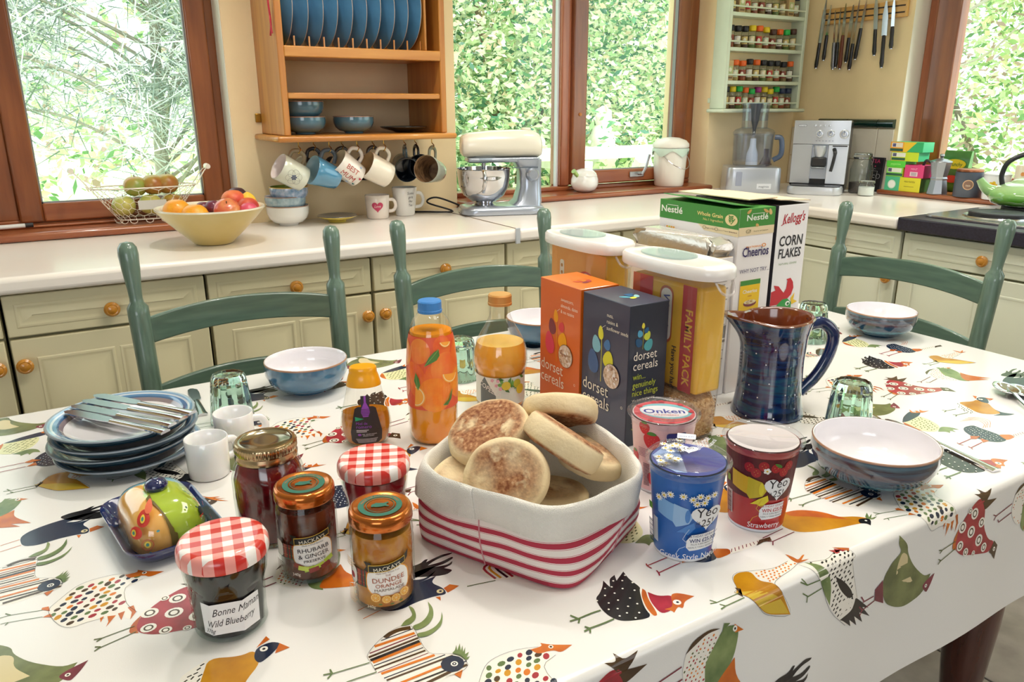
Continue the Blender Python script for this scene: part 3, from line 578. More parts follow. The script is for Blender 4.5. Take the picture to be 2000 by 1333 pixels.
DES = {'striped':((262,600),[('P','w',[-1,34,0,25,-2,10,-3,1,-3,-9,0,-17,12,-24,22,-32,23,-46,20,-51,11,-54,-3,-52,-14,-56,-32,-56,-44,-45,-51,-31,-57,-12,-57,5,-57,13,-50,21,-37,30,-22,37,-10,39]),
('L','b',5.8,[-2,32,-14,35,-24,34,-31,31]),
('L','n',1.4,[-1,29,-36,29]),
('L','o',3.8,[-2,22,-45,24]),
('L','c',1.7,[-2,18,-53,17]),
('L','b',2.9,[-2,13,-56,12]),
('L','k',3.8,[-3,8,-56,7]),
('L','o',3.8,[-3,4,-55,3]),
('L','n',1.2,[-4,-3,-56,-2]),
('L','b',2.3,[-4,-8,-57,-7]),
('L','c',0.9,[-3,-13,-56,-13]),
('L','o',3.2,[1,-19,-54,-16]),
('L','n',1.2,[10,-24,-54,-23]),
('L','b',2.3,[16,-29,-53,-27]),
('L','o',2.9,[1,-37,-45,-37]),
('L','k',2.0,[2,-44,-39,-43]),
('L','b',3.5,[4,-48,-34,-51]),
('L','n',1.4,[24,-43,18,-43]),
('L','b',2.9,[22,-48,16,-48]),
('E','n',[10.4,-39.4],11.5),
('E','w',[11.8,-40.5],3.6),
('E','n',[11.8,-40.5],2.2),
('E','w',[11.8,-40.5],0.9),
('P','o',[5,-53,15,-52,8,-61]),
('P','g',[16,-26,21,-24,26,-17,23,-25,30,-17,26,-27,31,-21,27,-30,32,-25,27,-34,32,-33,26,-39,30,-39,24,-43,22,-33]),
('P','g',[-10,39,-3,45,5,47,9,51,11,66,14,60,12,49,8,41,-1,36]),
('P','g',[0,33,10,33,19,38,27,47,32,62,32,49,26,35,17,27,8,24,0,25]),
('P','g',[-1,20,9,17,20,19,30,26,37,38,34,29,27,18,16,12,6,10,-2,13]),
('L','g',1.2,[-58,4,-93,8]),
('L','g',1.6,[-94,9,-102,11]),
('L','g',1.6,[-93,9,-100,4]),
('L','g',1.6,[-94,9,-94,15]),
('L','g',1.2,[-57,-12,-83,-10,-93,-11]),
('L','g',1.6,[-93,-11,-99,-8]),
('L','g',1.6,[-93,-11,-98,-14]),
('L','k',0.3,[-1,34,0,25,-2,10,-3,1,-3,-9,0,-17,12,-24,22,-32,23,-46,20,-51,11,-54,-3,-52]),
('L','k',0.3,[-57,-12,-57,5,-57,13,-50,21,-37,30,-22,37,-10,39])]),'spot':((-5,868),[('P','w',[30,23,38,4,19,-4,18,-7,17,-36,24,-65,16,-68,9,-54,0,-62,-6,-50,-22,-50,-38,-51,-49,-37,-56,-13,-55,-2,-48,7,-30,26,-14,32,8,31]),
('X',['n','r','o','g','y','b','n','g'],[34,17,34,4,18,-1,16,-9,16,-36,11,-47,-6,-47,-22,-49,-38,-49,-49,-36,-54,-12,-46,4,-28,23,-11,28,7,27],11,4.2),
('P','o',[35,27,43,19,61,8,45,4,40,12,24,14,21,24,34,22]),
('E','w',[40.9,16.7],2.6),
('E','b',[40.9,16.7],1.4),
('P','o',[-10,-58,-6,-48,-10,-49]),
('P','o',[-6,-69,5,-53,-3,-50,-3,-61]),
('P','o',[9,-65,14,-50,7,-51]),
('P','o',[17,-69,24,-58,23,-44,17,-45,20,-56]),
('P','o',[-62,3,-56,2,-55,-8,-63,0]),
('P','o',[-62,-16,-55,-13,-53,-21]),
('L','g',0.8,[-62,-2,-91,6,-101,6]),
('L','g',0.8,[-62,-15,-93,-7,-100,-6]),
('L','g',1.2,[-91,6,-96,12]),
('L','g',1.2,[-93,-7,-96,-11]),
('L','k',0.3,[30,23,8,31,-14,32,-30,26,-48,7,-55,-2,-56,-13,-49,-37,-38,-51,-22,-50,-6,-52]),
('L','k',0.3,[38,4,19,-4,17,-36,25,-59])]),'redc':((1378,795),[('P','r',[-29,24,-5,36,9,33,12,24,14,13,12,-9,26,-33,46,-42,32,-55,2,-48,-21,-42,-43,-36,-57,-24,-58,-11,-51,6]),
('P','o',[-45,12,-51,6,-58,-11,-57,-24,-66,-20,-62,-5]),
('P','b',[2,35,-6,44,7,40,9,50,15,39,35,42,18,29,29,27,43,25,12,14,10,23]),
('P','b',[45,-41,55,-51,48,-71,39,-60,32,-55]),
('E','w',[45.7,-54.1],3.4),
('E','k',[45.7,-54.1],1.5),
('R',[-13.1,17.2],9),
('R',[-42.7,5.5],9),
('R',[-47.1,-20.7],8),
('R',[-20.4,-7.6],9.5),
('R',[5.9,-1.1],8),
('R',[0.7,-26.3],9.5),
('R',[-32.5,-34.0],6.5),
('R',[15.2,-41.6],7.5),
('R',[-25.2,24.6],5),
('R',[-12.6,-42.0],4.5),
('L','e',1.3,[-59,-10,-92,-14]),
('L','e',1.3,[-59,-21,-93,-29]),
('L','e',1.6,[-90,-14,-97,-12]),
('L','e',1.6,[-90,-14,-95,-17]),
('L','e',1.6,[-92,-28,-97,-25]),
('L','e',1.6,[-92,-28,-98,-32])]),'olive':((885,400),[('P','e',[-14,78,4,61,6,47,20,25,46,1,60,1,45,-23,8,-30,-14,-24,-36,-11,-45,9,-44,28,-28,44,-17,49,-8,54,-16,67]),
('P','d',[-6,53,7,44,6,25,20,3,-4,0,-18,22,-14,40]),
('P','c',[69,-1,49,-7,42,-13,52,-25,57,-20,63,-12]),
('E','w',[50.8,-14.0],2.6),
('E','k',[50.8,-14.0],1.2),
('P','c',[-45,26,-61,18,-61,3,-41,-8,-43,8]),
('L','c',1.6,[-63,10,-86,10]),
('L','c',1.6,[-61,3,-91,-1]),
('L','c',2,[-84,11,-90,19]),
('L','c',2,[-87,0,-92,-6]),
('L','c',2,[-87,0,-94,7])]),'navyred':((484,557),[('P','k',[29,38,25,23,26,4,21,0,7,-26,2,-42,-10,-41,-30,-32,-36,-20,-36,-4,-30,14,-20,19,-10,27,-2,36,-3,26,-3,22,6,35,16,38,11,28]),
('P','w',[26,4,26,-5,21,-18,14,-45,2,-42,6,-25,21,0]),
('P','o',[26,1,27,-4,19,-17,10,-44,4,-43,7,-28,16,-9]),
('P','r',[27,-7,32,-19,47,-26,35,-39,27,-46,13,-44,18,-22]),
('P','o',[45,-24,54,-25,66,-40,50,-41,40,-50,38,-44,27,-50,27,-46,22,-40,33,-42]),
('E','w',[42.1,-38.1],4.6),
('E','k',[42.5,-38.3],1.6),
('E','w',[25.7,30.9],1.2),
('E','w',[7.3,29.4],1.2),
('E','w',[16.4,24.4],1.2),
('E','w',[23.9,15.3],1.2),
('E','w',[-9.8,22.7],1.2),
('E','w',[7.0,12.3],1.2),
('E','w',[16.4,2.8],1.2),
('E','w',[-6.1,10.2],1.2),
('E','w',[-17.9,12.4],1.2),
('E','w',[2.8,-5.7],1.2),
('E','w',[-10.9,-1.8],1.2),
('E','w',[-22.8,-0.5],1.2),
('E','w',[2.9,-17.7],1.2),
('E','w',[-8.6,-16.1],1.2),
('E','w',[-29.7,-9.3],1.2),
('E','w',[-20.8,-13.4],1.2),
('E','w',[-16.9,-24.3],1.2),
('E','w',[-5.5,-30.8],1.2),
('E','w',[-26.9,-24.3],1.2),
('E','w',[-14.5,-35.7],1.2),
('E','w',[-1.9,20.7],1.2),
('E','w',[-31.3,9.3],1.2),
('L','g',2,[-38,-6,-49,-5,-67,-5]),
('L','g',2,[-67,-5,-71,4]),
('L','g',2,[-67,-5,-77,-4]),
('L','g',2,[-66,-6,-71,-11]),
('L','g',2,[-35,-25,-49,-25,-66,-24]),
('L','g',2,[-66,-24,-69,-19]),
('L','g',2,[-66,-24,-74,-25]),
('L','g',2,[-66,-24,-70,-30])]),'whited':((749,451),[('P','w',[9,42,27,36,27,40,33,27,26,20,37,-31,58,-55,31,-63,12,-57,-19,-25,-33,15,-51,48,-16,37]),
('H','k',[8,44,28,37,32,25,24,15,34,-30,41,-43,21,-51,-2,-42,-15,-27,-12,-7,-22,29,-42,45,-13,35],8,4,2.2),
('P','g',[-38,35,-41,46,-18,25,-14,1,-18,-20,-31,5]),
('P','k',[-6,13,10,2,26,-16,29,-29,15,-21,1,-5]),
('P','k',[34,-28,47,-39,63,-53,49,-47,66,-66,43,-52,50,-68,32,-53,37,-67,22,-54,24,-63,6,-48,1,-46,26,-43,32,-34]),
('P','r',[14,47,25,37,6,48,8,38]),
('P','o',[15,50,32,38,27,35,19,43]),
('E','w',[16.2,37.9],1.8),
('L','g',1.3,[-34,18,-57,19]),
('L','g',1.3,[-32,7,-59,5]),
('L','g',1.5,[-57,19,-68,26]),
('L','g',1.5,[-57,19,-65,29]),
('L','g',1.5,[-58,6,-60,-1]),
('L','g',1.5,[-58,6,-66,12]),
('L','k',0.3,[9,42,-16,37,-51,48,-33,15,-19,-25,12,-57]),
('L','k',0.3,[27,40,33,27,26,20,37,-31])]),'gold':((641,501),[('P','w',[57,10,63,0,41,-6,19,-9,4,-14,-2,-7,-3,8,-2,16,26,7]),
('H','o',[53,6,59,0,39,-5,17,-8,3,-12,-1,-6,-1,7,1,14,24,6],6,3,2),
('P','y',[-30,18,-17,23,-1,17,-8,-1,4,-14,8,-25,19,-55,-18,-43,-31,-29,-48,-4,-40,1]),
('P','Y',[-49,-2,-21,-14,4,-29,17,-53,-18,-42,-30,-29]),
('P','b',[-41,4,-37,-1,-48,-6,-46,-13]),
('P','o',[62,20,64,15,65,10,65,3,78,8,81,7,68,1,78,-2,67,-2,59,-1,58,6]),
('L','g',1.3,[-45,-6,-80,-5]),
('L','g',1.3,[-45,-14,-75,-14]),
('L','g',1.5,[-78,-5,-82,2]),
('L','g',1.5,[-78,-5,-86,-3]),
('L','g',1.5,[-74,-14,-78,-9]),
('L','g',1.5,[-74,-14,-82,-15]),
('L','k',0.3,[63,0,41,-6,19,-9,4,-14,8,-25,19,-55,-18,-43,-31,-29,-48,-4,-40,1,-30,18,-17,23,-1,17,26,7,52,8])]),'navyhead':((1191,622),[('P','p',[51,70,63,68,61,48,50,24,25,13,6,24,8,41,9,65,28,68]),
('H','e',[49,66,60,64,56,46,47,26,26,17,10,27,12,43,16,60],8,4.4,1.8),
('P','n',[69,91,74,82,82,78,62,69,22,64,12,68,34,81]),
('P','o',[12,68,12,58,8,41,6,29,1,40,1,54]),
('P','g',[48,23,60,13,63,-1,53,6,48,-4,46,5,36,-1,36,6,25,13]),
('P','o',[76,96,71,87,83,86,80,79,90,86,89,78,101,74,84,74,70,80,63,86]),
('E','w',[72.8,85.0],2.8),
('E','k',[72.8,85.0],1.2)]),'mask':((1396,668),[('P','w',[-22,25,-27,6,-42,-24,-58,-17,-52,4,-48,13]),
('H','k',[-26,22,-32,3,-44,-21,-56,-15,-50,6],7,4.4,1.6),
('P','y',[-21,25,6,12,21,14,22,-7,1,-28,-6,-46,-28,-40,-42,-24,-30,4]),
('P','n',[23,16,38,18,47,10,33,-2,20,-9,17,2]),
('P','n',[1,-28,-4,-44,8,-60,-9,-57,-30,-43,-9,-47]),
('E','w',[29.2,10.6],4),
('E','k',[29.2,10.6],1.6),
('P','o',[36,29,38,22,23,16,30,23]),
('P','o',[45,11,52,-1,37,-2,39,2]),
('L','e',1.3,[-57,7,-79,12]),
('L','e',1.3,[-55,-13,-83,-9]),
('L','e',1.6,[-79,12,-82,18]),
('L','e',1.6,[-79,12,-88,10]),
('L','e',1.6,[-83,-9,-87,-4]),
('L','e',1.6,[-83,-9,-91,-12])]),'greenorange':((1529,801),[('P','w',[-21,26,-4,15,-27,-13,-33,-44,-52,-36,-64,-15,-57,9,-45,19]),
('X',['o','r','e','o'],[-25,21,-8,15,-30,-15,-38,-40,-53,-28,-62,-13,-53,6],6,1.6),
('P','b',[-46,20,-22,25,-6,20,-26,21,-47,13,-57,9]),
('P','g',[1,20,21,15,19,1,9,-21,-18,-40,-22,-58,-34,-47,-32,-24,-31,-11,-14,7]),
('P','o',[12,-19,11,-40,31,-70,8,-59,19,-73,-14,-59,-26,-52,-14,-36]),
('P','g',[0,24,9,21,-4,15]),
('P','o',[15,18,28,7,15,8]),
('E','w',[15.3,12.7],3.4),
('E','k',[15.3,12.7],1.4),
('L','c',1.6,[-63,-2,-106,-9]),
('L','c',1.6,[-63,-16,-98,-21]),
('L','c',1.6,[-106,-9,-114,-5]),
('L','c',1.6,[-106,-9,-112,-14]),
('L','c',1.6,[-98,-21,-101,-16])]),'brownstripe':((757,310),[('P','w',[-53,7,-53,21,-41,29,-15,21,10,10,5,-5,-8,-13,-21,-18,-48,-6]),
('L','r',3.2,[-46,-3,-48,21,-36,28]),
('L','y',3.2,[-40,-5,-42,19,-30,25]),
('L','k',3.2,[-33,-8,-35,16,-24,23]),
('L','r',3.2,[-27,-10,-29,14,-18,20]),
('L','y',3.2,[-20,-12,-22,11,-12,18]),
('L','k',3.2,[-14,-15,-16,8,-6,15]),
('L','r',3.2,[-7,-17,-9,6,0,13]),
('P','b',[10,8,23,18,37,20,52,11,50,-2,28,-10,-8,-13,0,0]),
('P','o',[40,16,35,27,41,19,56,12,46,12,62,3,50,7,64,-7,49,3]),
('E','w',[41.2,6.8],1.6),
('L','e',1.3,[-48,-6,-81,1])]),'swallow':((-14,1035),[('P','n',[-75,14,-66,26,-46,34,-25,38,-2,40,14,38,-5,31,-23,27,-9,21,10,30,-3,20,-17,18,-5,19,5,20,-6,11,2,-6,0,-18,-13,-14,-34,-13,-55,-17,-72,-10]),
('E','d',[-4.0,-9.0],4),
('E','n',[-3.6,-9.2],1.6),
('P','o',[2,-6,11,-3,19,-11,11,-14,2,-16]),
('P','o',[-13,-16,-8,-18,-11,-25]),
('L','o',0.9,[-75,10,-95,6]),
('L','o',0.9,[-73,-6,-95,-10])]),'mustard':((813,549),[('P','y',[-55,38,-33,41,-9,34,11,16,20,-5,42,-16,52,-28,46,-35,24,-29,-4,-23,-33,-15,-56,-3,-61,15]),
('P','o',[-31,40,-8,35,13,17,24,-10,30,-19,6,1,-11,16,-31,28]),
('P','k',[39,-22,52,-28,49,-34,38,-41,38,-35,30,-30]),
('E','w',[43.6,-30.2],1.6),
('P','g',[48,-25,63,-18,55,-27,66,-23,55,-30,66,-31,53,-34]),
('L','c',1.4,[-65,13,-105,11]),
('L','c',1.4,[-59,0,-100,-1]),
('L','c',1.4,[-100,-1,-106,3]),
('L','c',1.4,[-100,-1,-107,-7])]),'navyneck':((1276,594),[('P','n',[-6,29,17,26,14,12,14,-7,13,-18,3,-38,-18,-36,-32,-20,-32,2,-21,20]),
('X',['w'],[-5,27,12,23,10,10,10,-9,7,-22,0,-33,-17,-32,-26,-17,-26,4,-16,21],7,1.1),
('P','o',[12,-18,22,-24,30,-29,26,-38,2,-38,4,-31]),
('P','w',[31,-29,64,-33,76,-36,65,-41,46,-41,23,-39]),
('L','c',1,[33,-31,27,-36]),
('L','c',1,[38,-31,33,-37]),
('L','c',1,[44,-32,39,-37]),
('L','c',1,[50,-32,45,-38]),
('L','c',1,[56,-33,51,-38]),
('L','c',1,[61,-34,58,-39]),
('L','c',1,[67,-34,64,-39]),
('L','c',1,[73,-35,70,-40]),
('P','b',[77,-35,94,-37,89,-44,78,-41,64,-42]),
('L','o',0.7,[18,10,37,18,43,35,14,46]),
('L','o',0.7,[22,8,44,19,48,36,23,47]),
('L','o',0.7,[26,7,51,20,53,37,32,48]),
('L','o',0.7,[30,5,58,20,58,38,41,48]),
('P','o',[-33,3,-21,-7,-37,-9,-44,-4]),
('P','o',[-29,-11,-27,-24,-41,-22]),
('L','r',1.4,[-44,-4,-80,-5]),
('L','r',1.4,[-42,-21,-78,-23]),
('L','r',1.6,[-80,-5,-78,-1]),
('L','r',1.6,[-80,-5,-79,-12]),
('L','r',1.6,[-78,-23,-77,-18]),
('L','r',1.6,[-78,-23,-81,-28])]),'blackswan':((600,380),[('P','k',[19,-5,32,0,50,0,58,5,62,4,57,-1,70,2,82,4,93,1,90,-1,76,-1,64,-4,56,-8,72,-10,89,-6,89,-10,75,-15,61,-15,76,-19,85,-15,81,-21,70,-23,78,-32,64,-37,30,-21])])}
def inside(x, y, P):
    c = False; n = len(P)
    for i in range(n):
        (x1, y1), (x2, y2) = P[i], P[i-1]
        if (y1 > y) != (y2 > y) and x < (x2-x1)*(y-y1)/(y2-y1)+x1: c = not c
    return c
CINK = {k: M(c, .25, coat=.3, var=.22 if k in 'roygbec' else 0, vs=38) if k not in 'gyoe' else M(c, .25, coat=.3, vs=30, col2={'g': '#8a9a62', 'y': '#b87a10', 'o': '#b8561a', 'e': '#7d8450'}[k]) for k, c in INKS.items()}
def chicken(p, name, ax, ay, seed):
    els = DES[name][1]; r = random.Random(seed); k = .001; lay = 0
    pts = lambda l: [(ax+l[i]*k, ay+l[i+1]*k) for i in range(0, len(l), 2)]
    for e in els:
        lay += 1; tp = e[0]
        if tp == 'P': q_ = pts(e[2]); p.poly(soften(q_) if len(q_) > 5 else q_, CINK[e[1]], lay)
        elif tp == 'L': p.line([(q.x, q.y) for q in smooth_path([(a, b, 0) for a, b in pts(e[3])], 3)] if len(e[3]) > 4 else pts(e[3]), e[2]*k, e[1], lay)
        elif tp == 'E': (x, y), = pts(e[2]); p.ell(x, y, e[3]*k, e[1], n=12, lay=lay)
        elif tp == 'R':
            (x, y), = pts(e[1]); R_ = e[2]*k; p.ell(x, y, R_, 'w', ry=R_*.92, n=14, lay=lay); p.ring(x, y, R_*.62, R_*.22, 'b', n=12, lay=lay+1)
        elif tp in 'XH':
            P = pts(e[2]); st = e[3]*k; x0, x1 = min(a for a, b in P), max(a for a, b in P); y0, y1 = min(b for a, b in P), max(b for a, b in P); row = 0; y = y0
            while y < y1:
                x = x0+(st/2 if row % 2 else 0)
                while x < x1:
                    xx, yy = x+r.uniform(-.15, .15)*st, y+r.uniform(-.12, .12)*st
                    if inside(xx, yy, P):
                        if tp == 'X': q = e[4]*k*r.uniform(.8, 1.15); p.ell(xx, yy, q, e[1][r.randrange(len(e[1]))], ry=q*.7, n=9 if q > .002 else 6, lay=lay, rot=r.uniform(.2, 1))
                        else: a = .5+r.uniform(-.3, .3); d = e[4]*k/2; p.line([(xx-d*cos(a), yy-d*sin(a)), (xx, yy), (xx+d*cos(a), yy+d*sin(a))], e[5]*k, e[1], lay)
                    x += st
                y += st*.72; row += 1
p = Print(); AX, BX, BY = .652, .32, .3535; sd = 0
for nm, (anc, els) in DES.items():
    for i in range(-6, 7):
        for j in range(-4, 8):
            x = anc[0]/1000+i*AX+j*BX; y = anc[1]/1000+j*BY; sd += 1
            if -.42 < x < TX1-.06 and TY0-.145 < y < TY1-.06 and x < .35+y*1.2+.9: chicken(p, nm, x, y, sd)
cvv = [TY0+BR*.5-BR*pi/2*k/6 for k in range(7)]+[TY0-.05, TY0-.09, TY0-.13, TY0-.17]
# keep the print inside the sheet
bm_lim = TY0-.203
for idx, v in enumerate(p.v):
    if v[1] < bm_lim: p.v[idx] = (v[0], bm_lim, v[2])
    elif v[1] > TY1-.002: p.v[idx] = (v[0], TY1-.002, v[2])
    if v[0] > TX1-.002: p.v[idx] = (TX1-.002, p.v[idx][1], v[2])
po = p.build('chicken_print', ct, cloth, cuts(-.4, TX1, 54), cvv, base=.00015, step=.000025)
for m in po.data.materials:
    if m.node_tree.nodes['Principled BSDF'].inputs['Coat Weight'].default_value: continue
    m.node_tree.nodes['Principled BSDF'].inputs['Coat Weight'].default_value = .3; m.node_tree.nodes['Principled BSDF'].inputs['Roughness'].default_value = .25
# ================================================================ tableware helpers
blueg = M('#44708f', .12, coat=.8, var=.14, vs=14, spec=.6); whiteg = M('#eeebf0', .08, coat=1); rimm = M('#a9826a', .3, coat=.5); darkb = M('#1b3442', .15, coat=.8)
band = ramp_mat('banded_glaze', lambda nt, sep: mth(nt, 'MULTIPLY', sep.outputs['Z'], 15), ((0, '#123a50'), (.22, '#1a4a60'), (.30, '#4a808c'), (.36, '#163c52'), (.52, '#22405a'), (.60, '#4a3540'), (.70, '#44586c'), (.76, '#3e2e34'), (.84, '#5a7484'), (.92, '#38566c'), (1, '#8098a8')), .1, 1, 'LINEAR', noise=.16, ns=12, nstretch=(1.5, 1.5, 45))
def bowl(label, loc, r=.078, h=.06, out=None, group='denim-blue cereal bowls', name='cereal_bowl', foot=True):
    t = thing(name, label, 'bowl', loc, 0, group); out = out or blueg; fr = r*.46
    o = [(fr*.9, .001), (fr, 0), (fr*1.02, .003), (fr*1.12, .006), (r*.72, h*.16), (r*.90, h*.36), (r*.985, h*.60), (r, h*.82), (r*.985, h*.985)]
    G().lathe(o, out, 48).obj('outer_glaze', t, smooth=60)
    i = [(r*.985, h*.985), (r*.975, h), (r*.96, h*.99), (r*.955, h*.82), (r*.94, h*.6), (r*.86, h*.38), (r*.68, h*.2), (r*.4, h*.12), (0, h*.11)]
    G().lathe(i, whiteg, 48).obj('inner_glaze', t, smooth=60)
    G().lathe([(r*.993, h*.955), (r*.995, h*.98), (r*.986, h*1.003), (r*.978, h*1.006)], rimm, 48).obj('rim', t, smooth=60); G().lathe([(fr*.9, .001), (0, .006)], M('#c9b79e', .7), 24).obj('foot', t); return t
bowl('blue bowl with a white inside standing before the leftmost chair', (.383, 1.385, TZ+.0015), .0775, .062)
bowl('blue bowl behind the orange and apple juice bottles', (.935, 1.415, TZ+.0015), .0775, .06)
bowl('streaky teal and brown banded bowl in front at right, the largest in view', (.968, .59, TZ+.0015), .086, .062, band, 'streaky banded bowls')
bowl('streaky teal banded bowl at the far end, before the right-hand chair', (1.653, 1.04, TZ+.0015), .078, .06, band, 'streaky banded bowls')
# ---------------------------------------------------------------- stacked plates with knives
for i in range(4):
    cx, cy = .055+(.004, -.003, .002, 0)[i], 1.236+(.0, .004, -.003, 0)[i]
    t = thing('dinner_plate', ['blue-glazed plate at the bottom of the stack, left', 'blue-glazed plate second from the bottom of the stack', 'blue-glazed plate third from the bottom of the stack', 'white plate with blue rim rings on top of the stack, under the knives'][i], 'plate', (cx, cy, TZ+.0015+i*.0162), 0, 'stacked dinner plates')
    R_ = .104
    G().lathe([(.055, .002), (.066, 0), (.068, .004), (.085, .006), (.097, .013), (R_-.001, .0195), (R_, .021)], darkb, 56).obj('underside', t, smooth=60)
    G().lathe([(R_, .021), (R_-.001, .0228), (R_-.004, .0225)], M('#8a94a0', .2, coat=.8), 56).obj('rim', t, smooth=60)
    rings = [(R_-.004, .0225), (R_-.008, .0215), (R_-.011, .0205), (R_-.016, .019), (R_-.019, .0175), (.080, .0125), (.068, .0095), (0, .0085)]
    cl = [M('#7fa3c4', .12, coat=1), M('#c9d3de', .12, coat=1), M('#4f7fae', .12, coat=1), M('#3c6390', .12, coat=1), M('#8d7f86', .12, coat=1)]
    G().lathe(rings, whiteg, 56, mf=lambda j: cl[j] if j < 5 else whiteg).obj('upper_glaze', t, smooth=60)
chrome = M('#dfe0e6', .09, metal=1); steelb = M('#c8ccd4', .16, metal=1)
def knife(label, loc, rz, L=.21, tilt=0, grp='butter knives', roll=0):
    t = thing('table_knife', label, 'knife', loc, 0, grp, rot=(roll, tilt, rz))
    n = 12; g = G(); rings = []
    for i in range(n+1):
        x = -L*.5+L*.52*i/n; wv = .0072-.0022*i/n+.001*(i < 2); rings.append([(x, -wv, -.0015), (x, wv, -.0015), (x, wv+.0004, .0012), (x, wv*.4, .0032), (x, -wv*.4, .0032), (x, -wv-.0004, .0012)])
    g.loft(rings, chrome); g.obj('handle', t, smooth=60)
    bl = [(L*.02, -.005), (L*.07, -.0095), (L*.3, -.0115), (L*.43, -.0105), (L*.49, -.004), (L*.5, .001), (L*.46, .006), (L*.3, .0075), (L*.07, .0065), (L*.02, .005)]
    G().prism(bl, -.0006, .0008, steelb).obj('blade', t, smooth=20); return t
pz = TZ+.0015+3*.0162+.0245
for i, (x, y, a) in enumerate(((.041, 1.207, 2.2), (.052, 1.226, 2.21), (.069, 1.241, 2.22), (.085, 1.255, 2.21))):
    knife(['table knife nearest the camera of four laid on the plate stack', 'second table knife from the camera on the plate stack', 'third table knife from the camera on the plate stack', 'table knife farthest from the camera on the plate stack'][i], (x-.0, y, pz+.0008*i), a+.0, .205, 0, 'table knives on the plates')
def spoon(label, loc, rz, L=.2, tilt=0, grp=None, up=True):
    t = thing('table_spoon', label, 'spoon', loc, 0, grp, rot=(0, tilt, rz)); g = G(); rings = []
    for i in range(13):
        x = -L*.5+L*.68*i/12; wv = .009-.0055*math.sin(min(1, i/7)*pi/2); z = .004+.006*max(0, (i-6)/6)**2; rings.append([(x, -wv, z-.001), (x, wv, z-.001), (x, wv*.8, z+.001), (x, -wv*.8, z+.001)])
    g.loft(rings, chrome); g.obj('handle', t, smooth=60)
    g = G(); rings = []
    for j in range(7):
        q = j/6; a = []
        for k in range(28):
            th = 2*pi*k/28; rx = L*.165*(1-q); ry = .0205*(1-q); x = L*.34+rx*cos(th)-.002*cos(th)*0; a.append((x, ry*sin(th)*(1-.12*cos(th)), .0095-(.0085)*(1-(1-q)**2)))
        rings.append(a)
    g.loft(rings, chrome, capb=False); o = g.obj('bowl', t, smooth=70); sf = o.modifiers.new('th', 'SOLIDIFY'); sf.thickness = .0012; return t
spoon('upper dessert spoon lying with its bowl up at the far right edge', (1.448, .618, TZ+.006), .87, .2)
spoon('lower dessert spoon under the other one at the far right edge', (1.466, .606, TZ+.0015), .80, .2)
spoon('spoon mostly hidden between the ribbed green tumbler and the front right bowl', (1.128, .668, TZ+.0015), 1.2, .17)
knife('table knife sticking out from under the front right banded bowl', (1.166, .608, TZ+.003), 1.38, .21, 0, 'knives laid flat on the cloth')
knife('table knife lying behind the left ribbed glass', (.187, 1.425, TZ+.003), 1.54, .15, 0, 'knives laid flat on the cloth')
knife('silver knife between the jug and the far banded bowl', (1.535, 1.15, TZ+.003), -.39, .17, 0, 'knives laid flat on the cloth')
# ---------------------------------------------------------------- ribbed green tumblers, upside down
gg = glass('#def4ea', 'recycled_green_glass'); gg2 = glass('#dff6ee', 'recycled_green_glass_pale')
def tumbler(label, loc, rz=0, s=1.0, m=None):
    t = thing('ribbed_tumbler', label, 'glass', loc, rz, 'upturned ribbed tumblers')
    def fn(a, r, z):
        k = abs(((a*12/(2*pi)) % 1)-.5)*2
        return (r*(1-.075*k*k*(1 if z > .008 else 0)), z)
    H_ = .088*s
    pr = [(.0345, 0), (.0368, .001), (.0368, .008), (.036, .016), (.0335, .045), (.0305, .072), (.029, .082), (.026, .0875), (.018, .0885), (.0, .0865)]
    g = G(); g.lathe([(r*s, z*s) for r, z in pr]+[], m or gg, 72, fn=fn)
    inner = [(.0, .073), (.020, .073), (.0245, .069), (.0275, .055), (.0305, .03), (.0322, .010), (.0345, 0)]
    g.lathe([(r*s, z*s) for r, z in inner], m or gg, 54); g.obj('body', t, smooth=25); return t
tumbler('upturned ribbed green glass behind the white cups at left', (.225, 1.30, TZ+.0015), .2, .98)
tumbler('upturned ribbed green glass beside the front right bowl, clearest in view', (1.083, .712, TZ+.0015), .1, 1.03)
tumbler('upturned ribbed green glass just behind the blue jug handle', (1.47, 1.09, TZ+.0015), .3, 1.02)
tumbler('upturned ribbed green glass mostly hidden behind the orange juice bottle', (.662, 1.285, TZ+.0015), .5, .95)
# ---------------------------------------------------------------- white espresso cups
def cup(name, label, loc, rz, r, h, m, mi=None, th=.003, taper=.92, grp=None, handle=True, cat='cup', hr=None, rot=None, foot=.0, seg=36, hw=.004):
    t = thing(name, label, cat, loc, rz, grp, rot); rb = r*taper
    G().lathe([(0, .001), (rb*.86, .001), (rb*.9, 0), (rb*.99, .003), (rb+(r-rb)*.3, h*.3), (rb+(r-rb)*.75, h*.7), (r, h-.001), (r-.001, h)], m, seg).obj('body', t, smooth=55)
    G().lathe([(r-.001, h), (r-th*.8, h-.001), (r-th, h*.7), (rb-th, h*.25), (rb*.8, .006), (0, .005)], mi or m, seg).obj('inside', t, smooth=55)
    if handle:
        hh = hr or h*.25; g = G(); pts = [(r*.93, 0, h*.5+hh*.95), (r+hh*.75, 0, h*.5+hh*.85), (r+hh*1.15, 0, h*.5), (r+hh*.75, 0, h*.5-hh*.75), (r*.9, 0, h*.5-hh*.85)]
        g.tube(smooth_path(pts, 5), hw, m, 10, flat=1.5); g.obj('handle', t, smooth=60)
    return t
wc = M('#f7f6f6', .15, coat=.8, sss=.1)
cup('espresso_cup', 'plain white espresso cup nearest the plates, in front', (.151, 1.108, TZ+.0015), .35, .0305, .06, wc, taper=.96, grp='white espresso cups')
cup('espresso_cup', 'plain white espresso cup behind the other one, its handle to the right', (.206, 1.187, TZ+.0015), -.1, .0305, .06, wc, taper=.96, grp='white espresso cups')
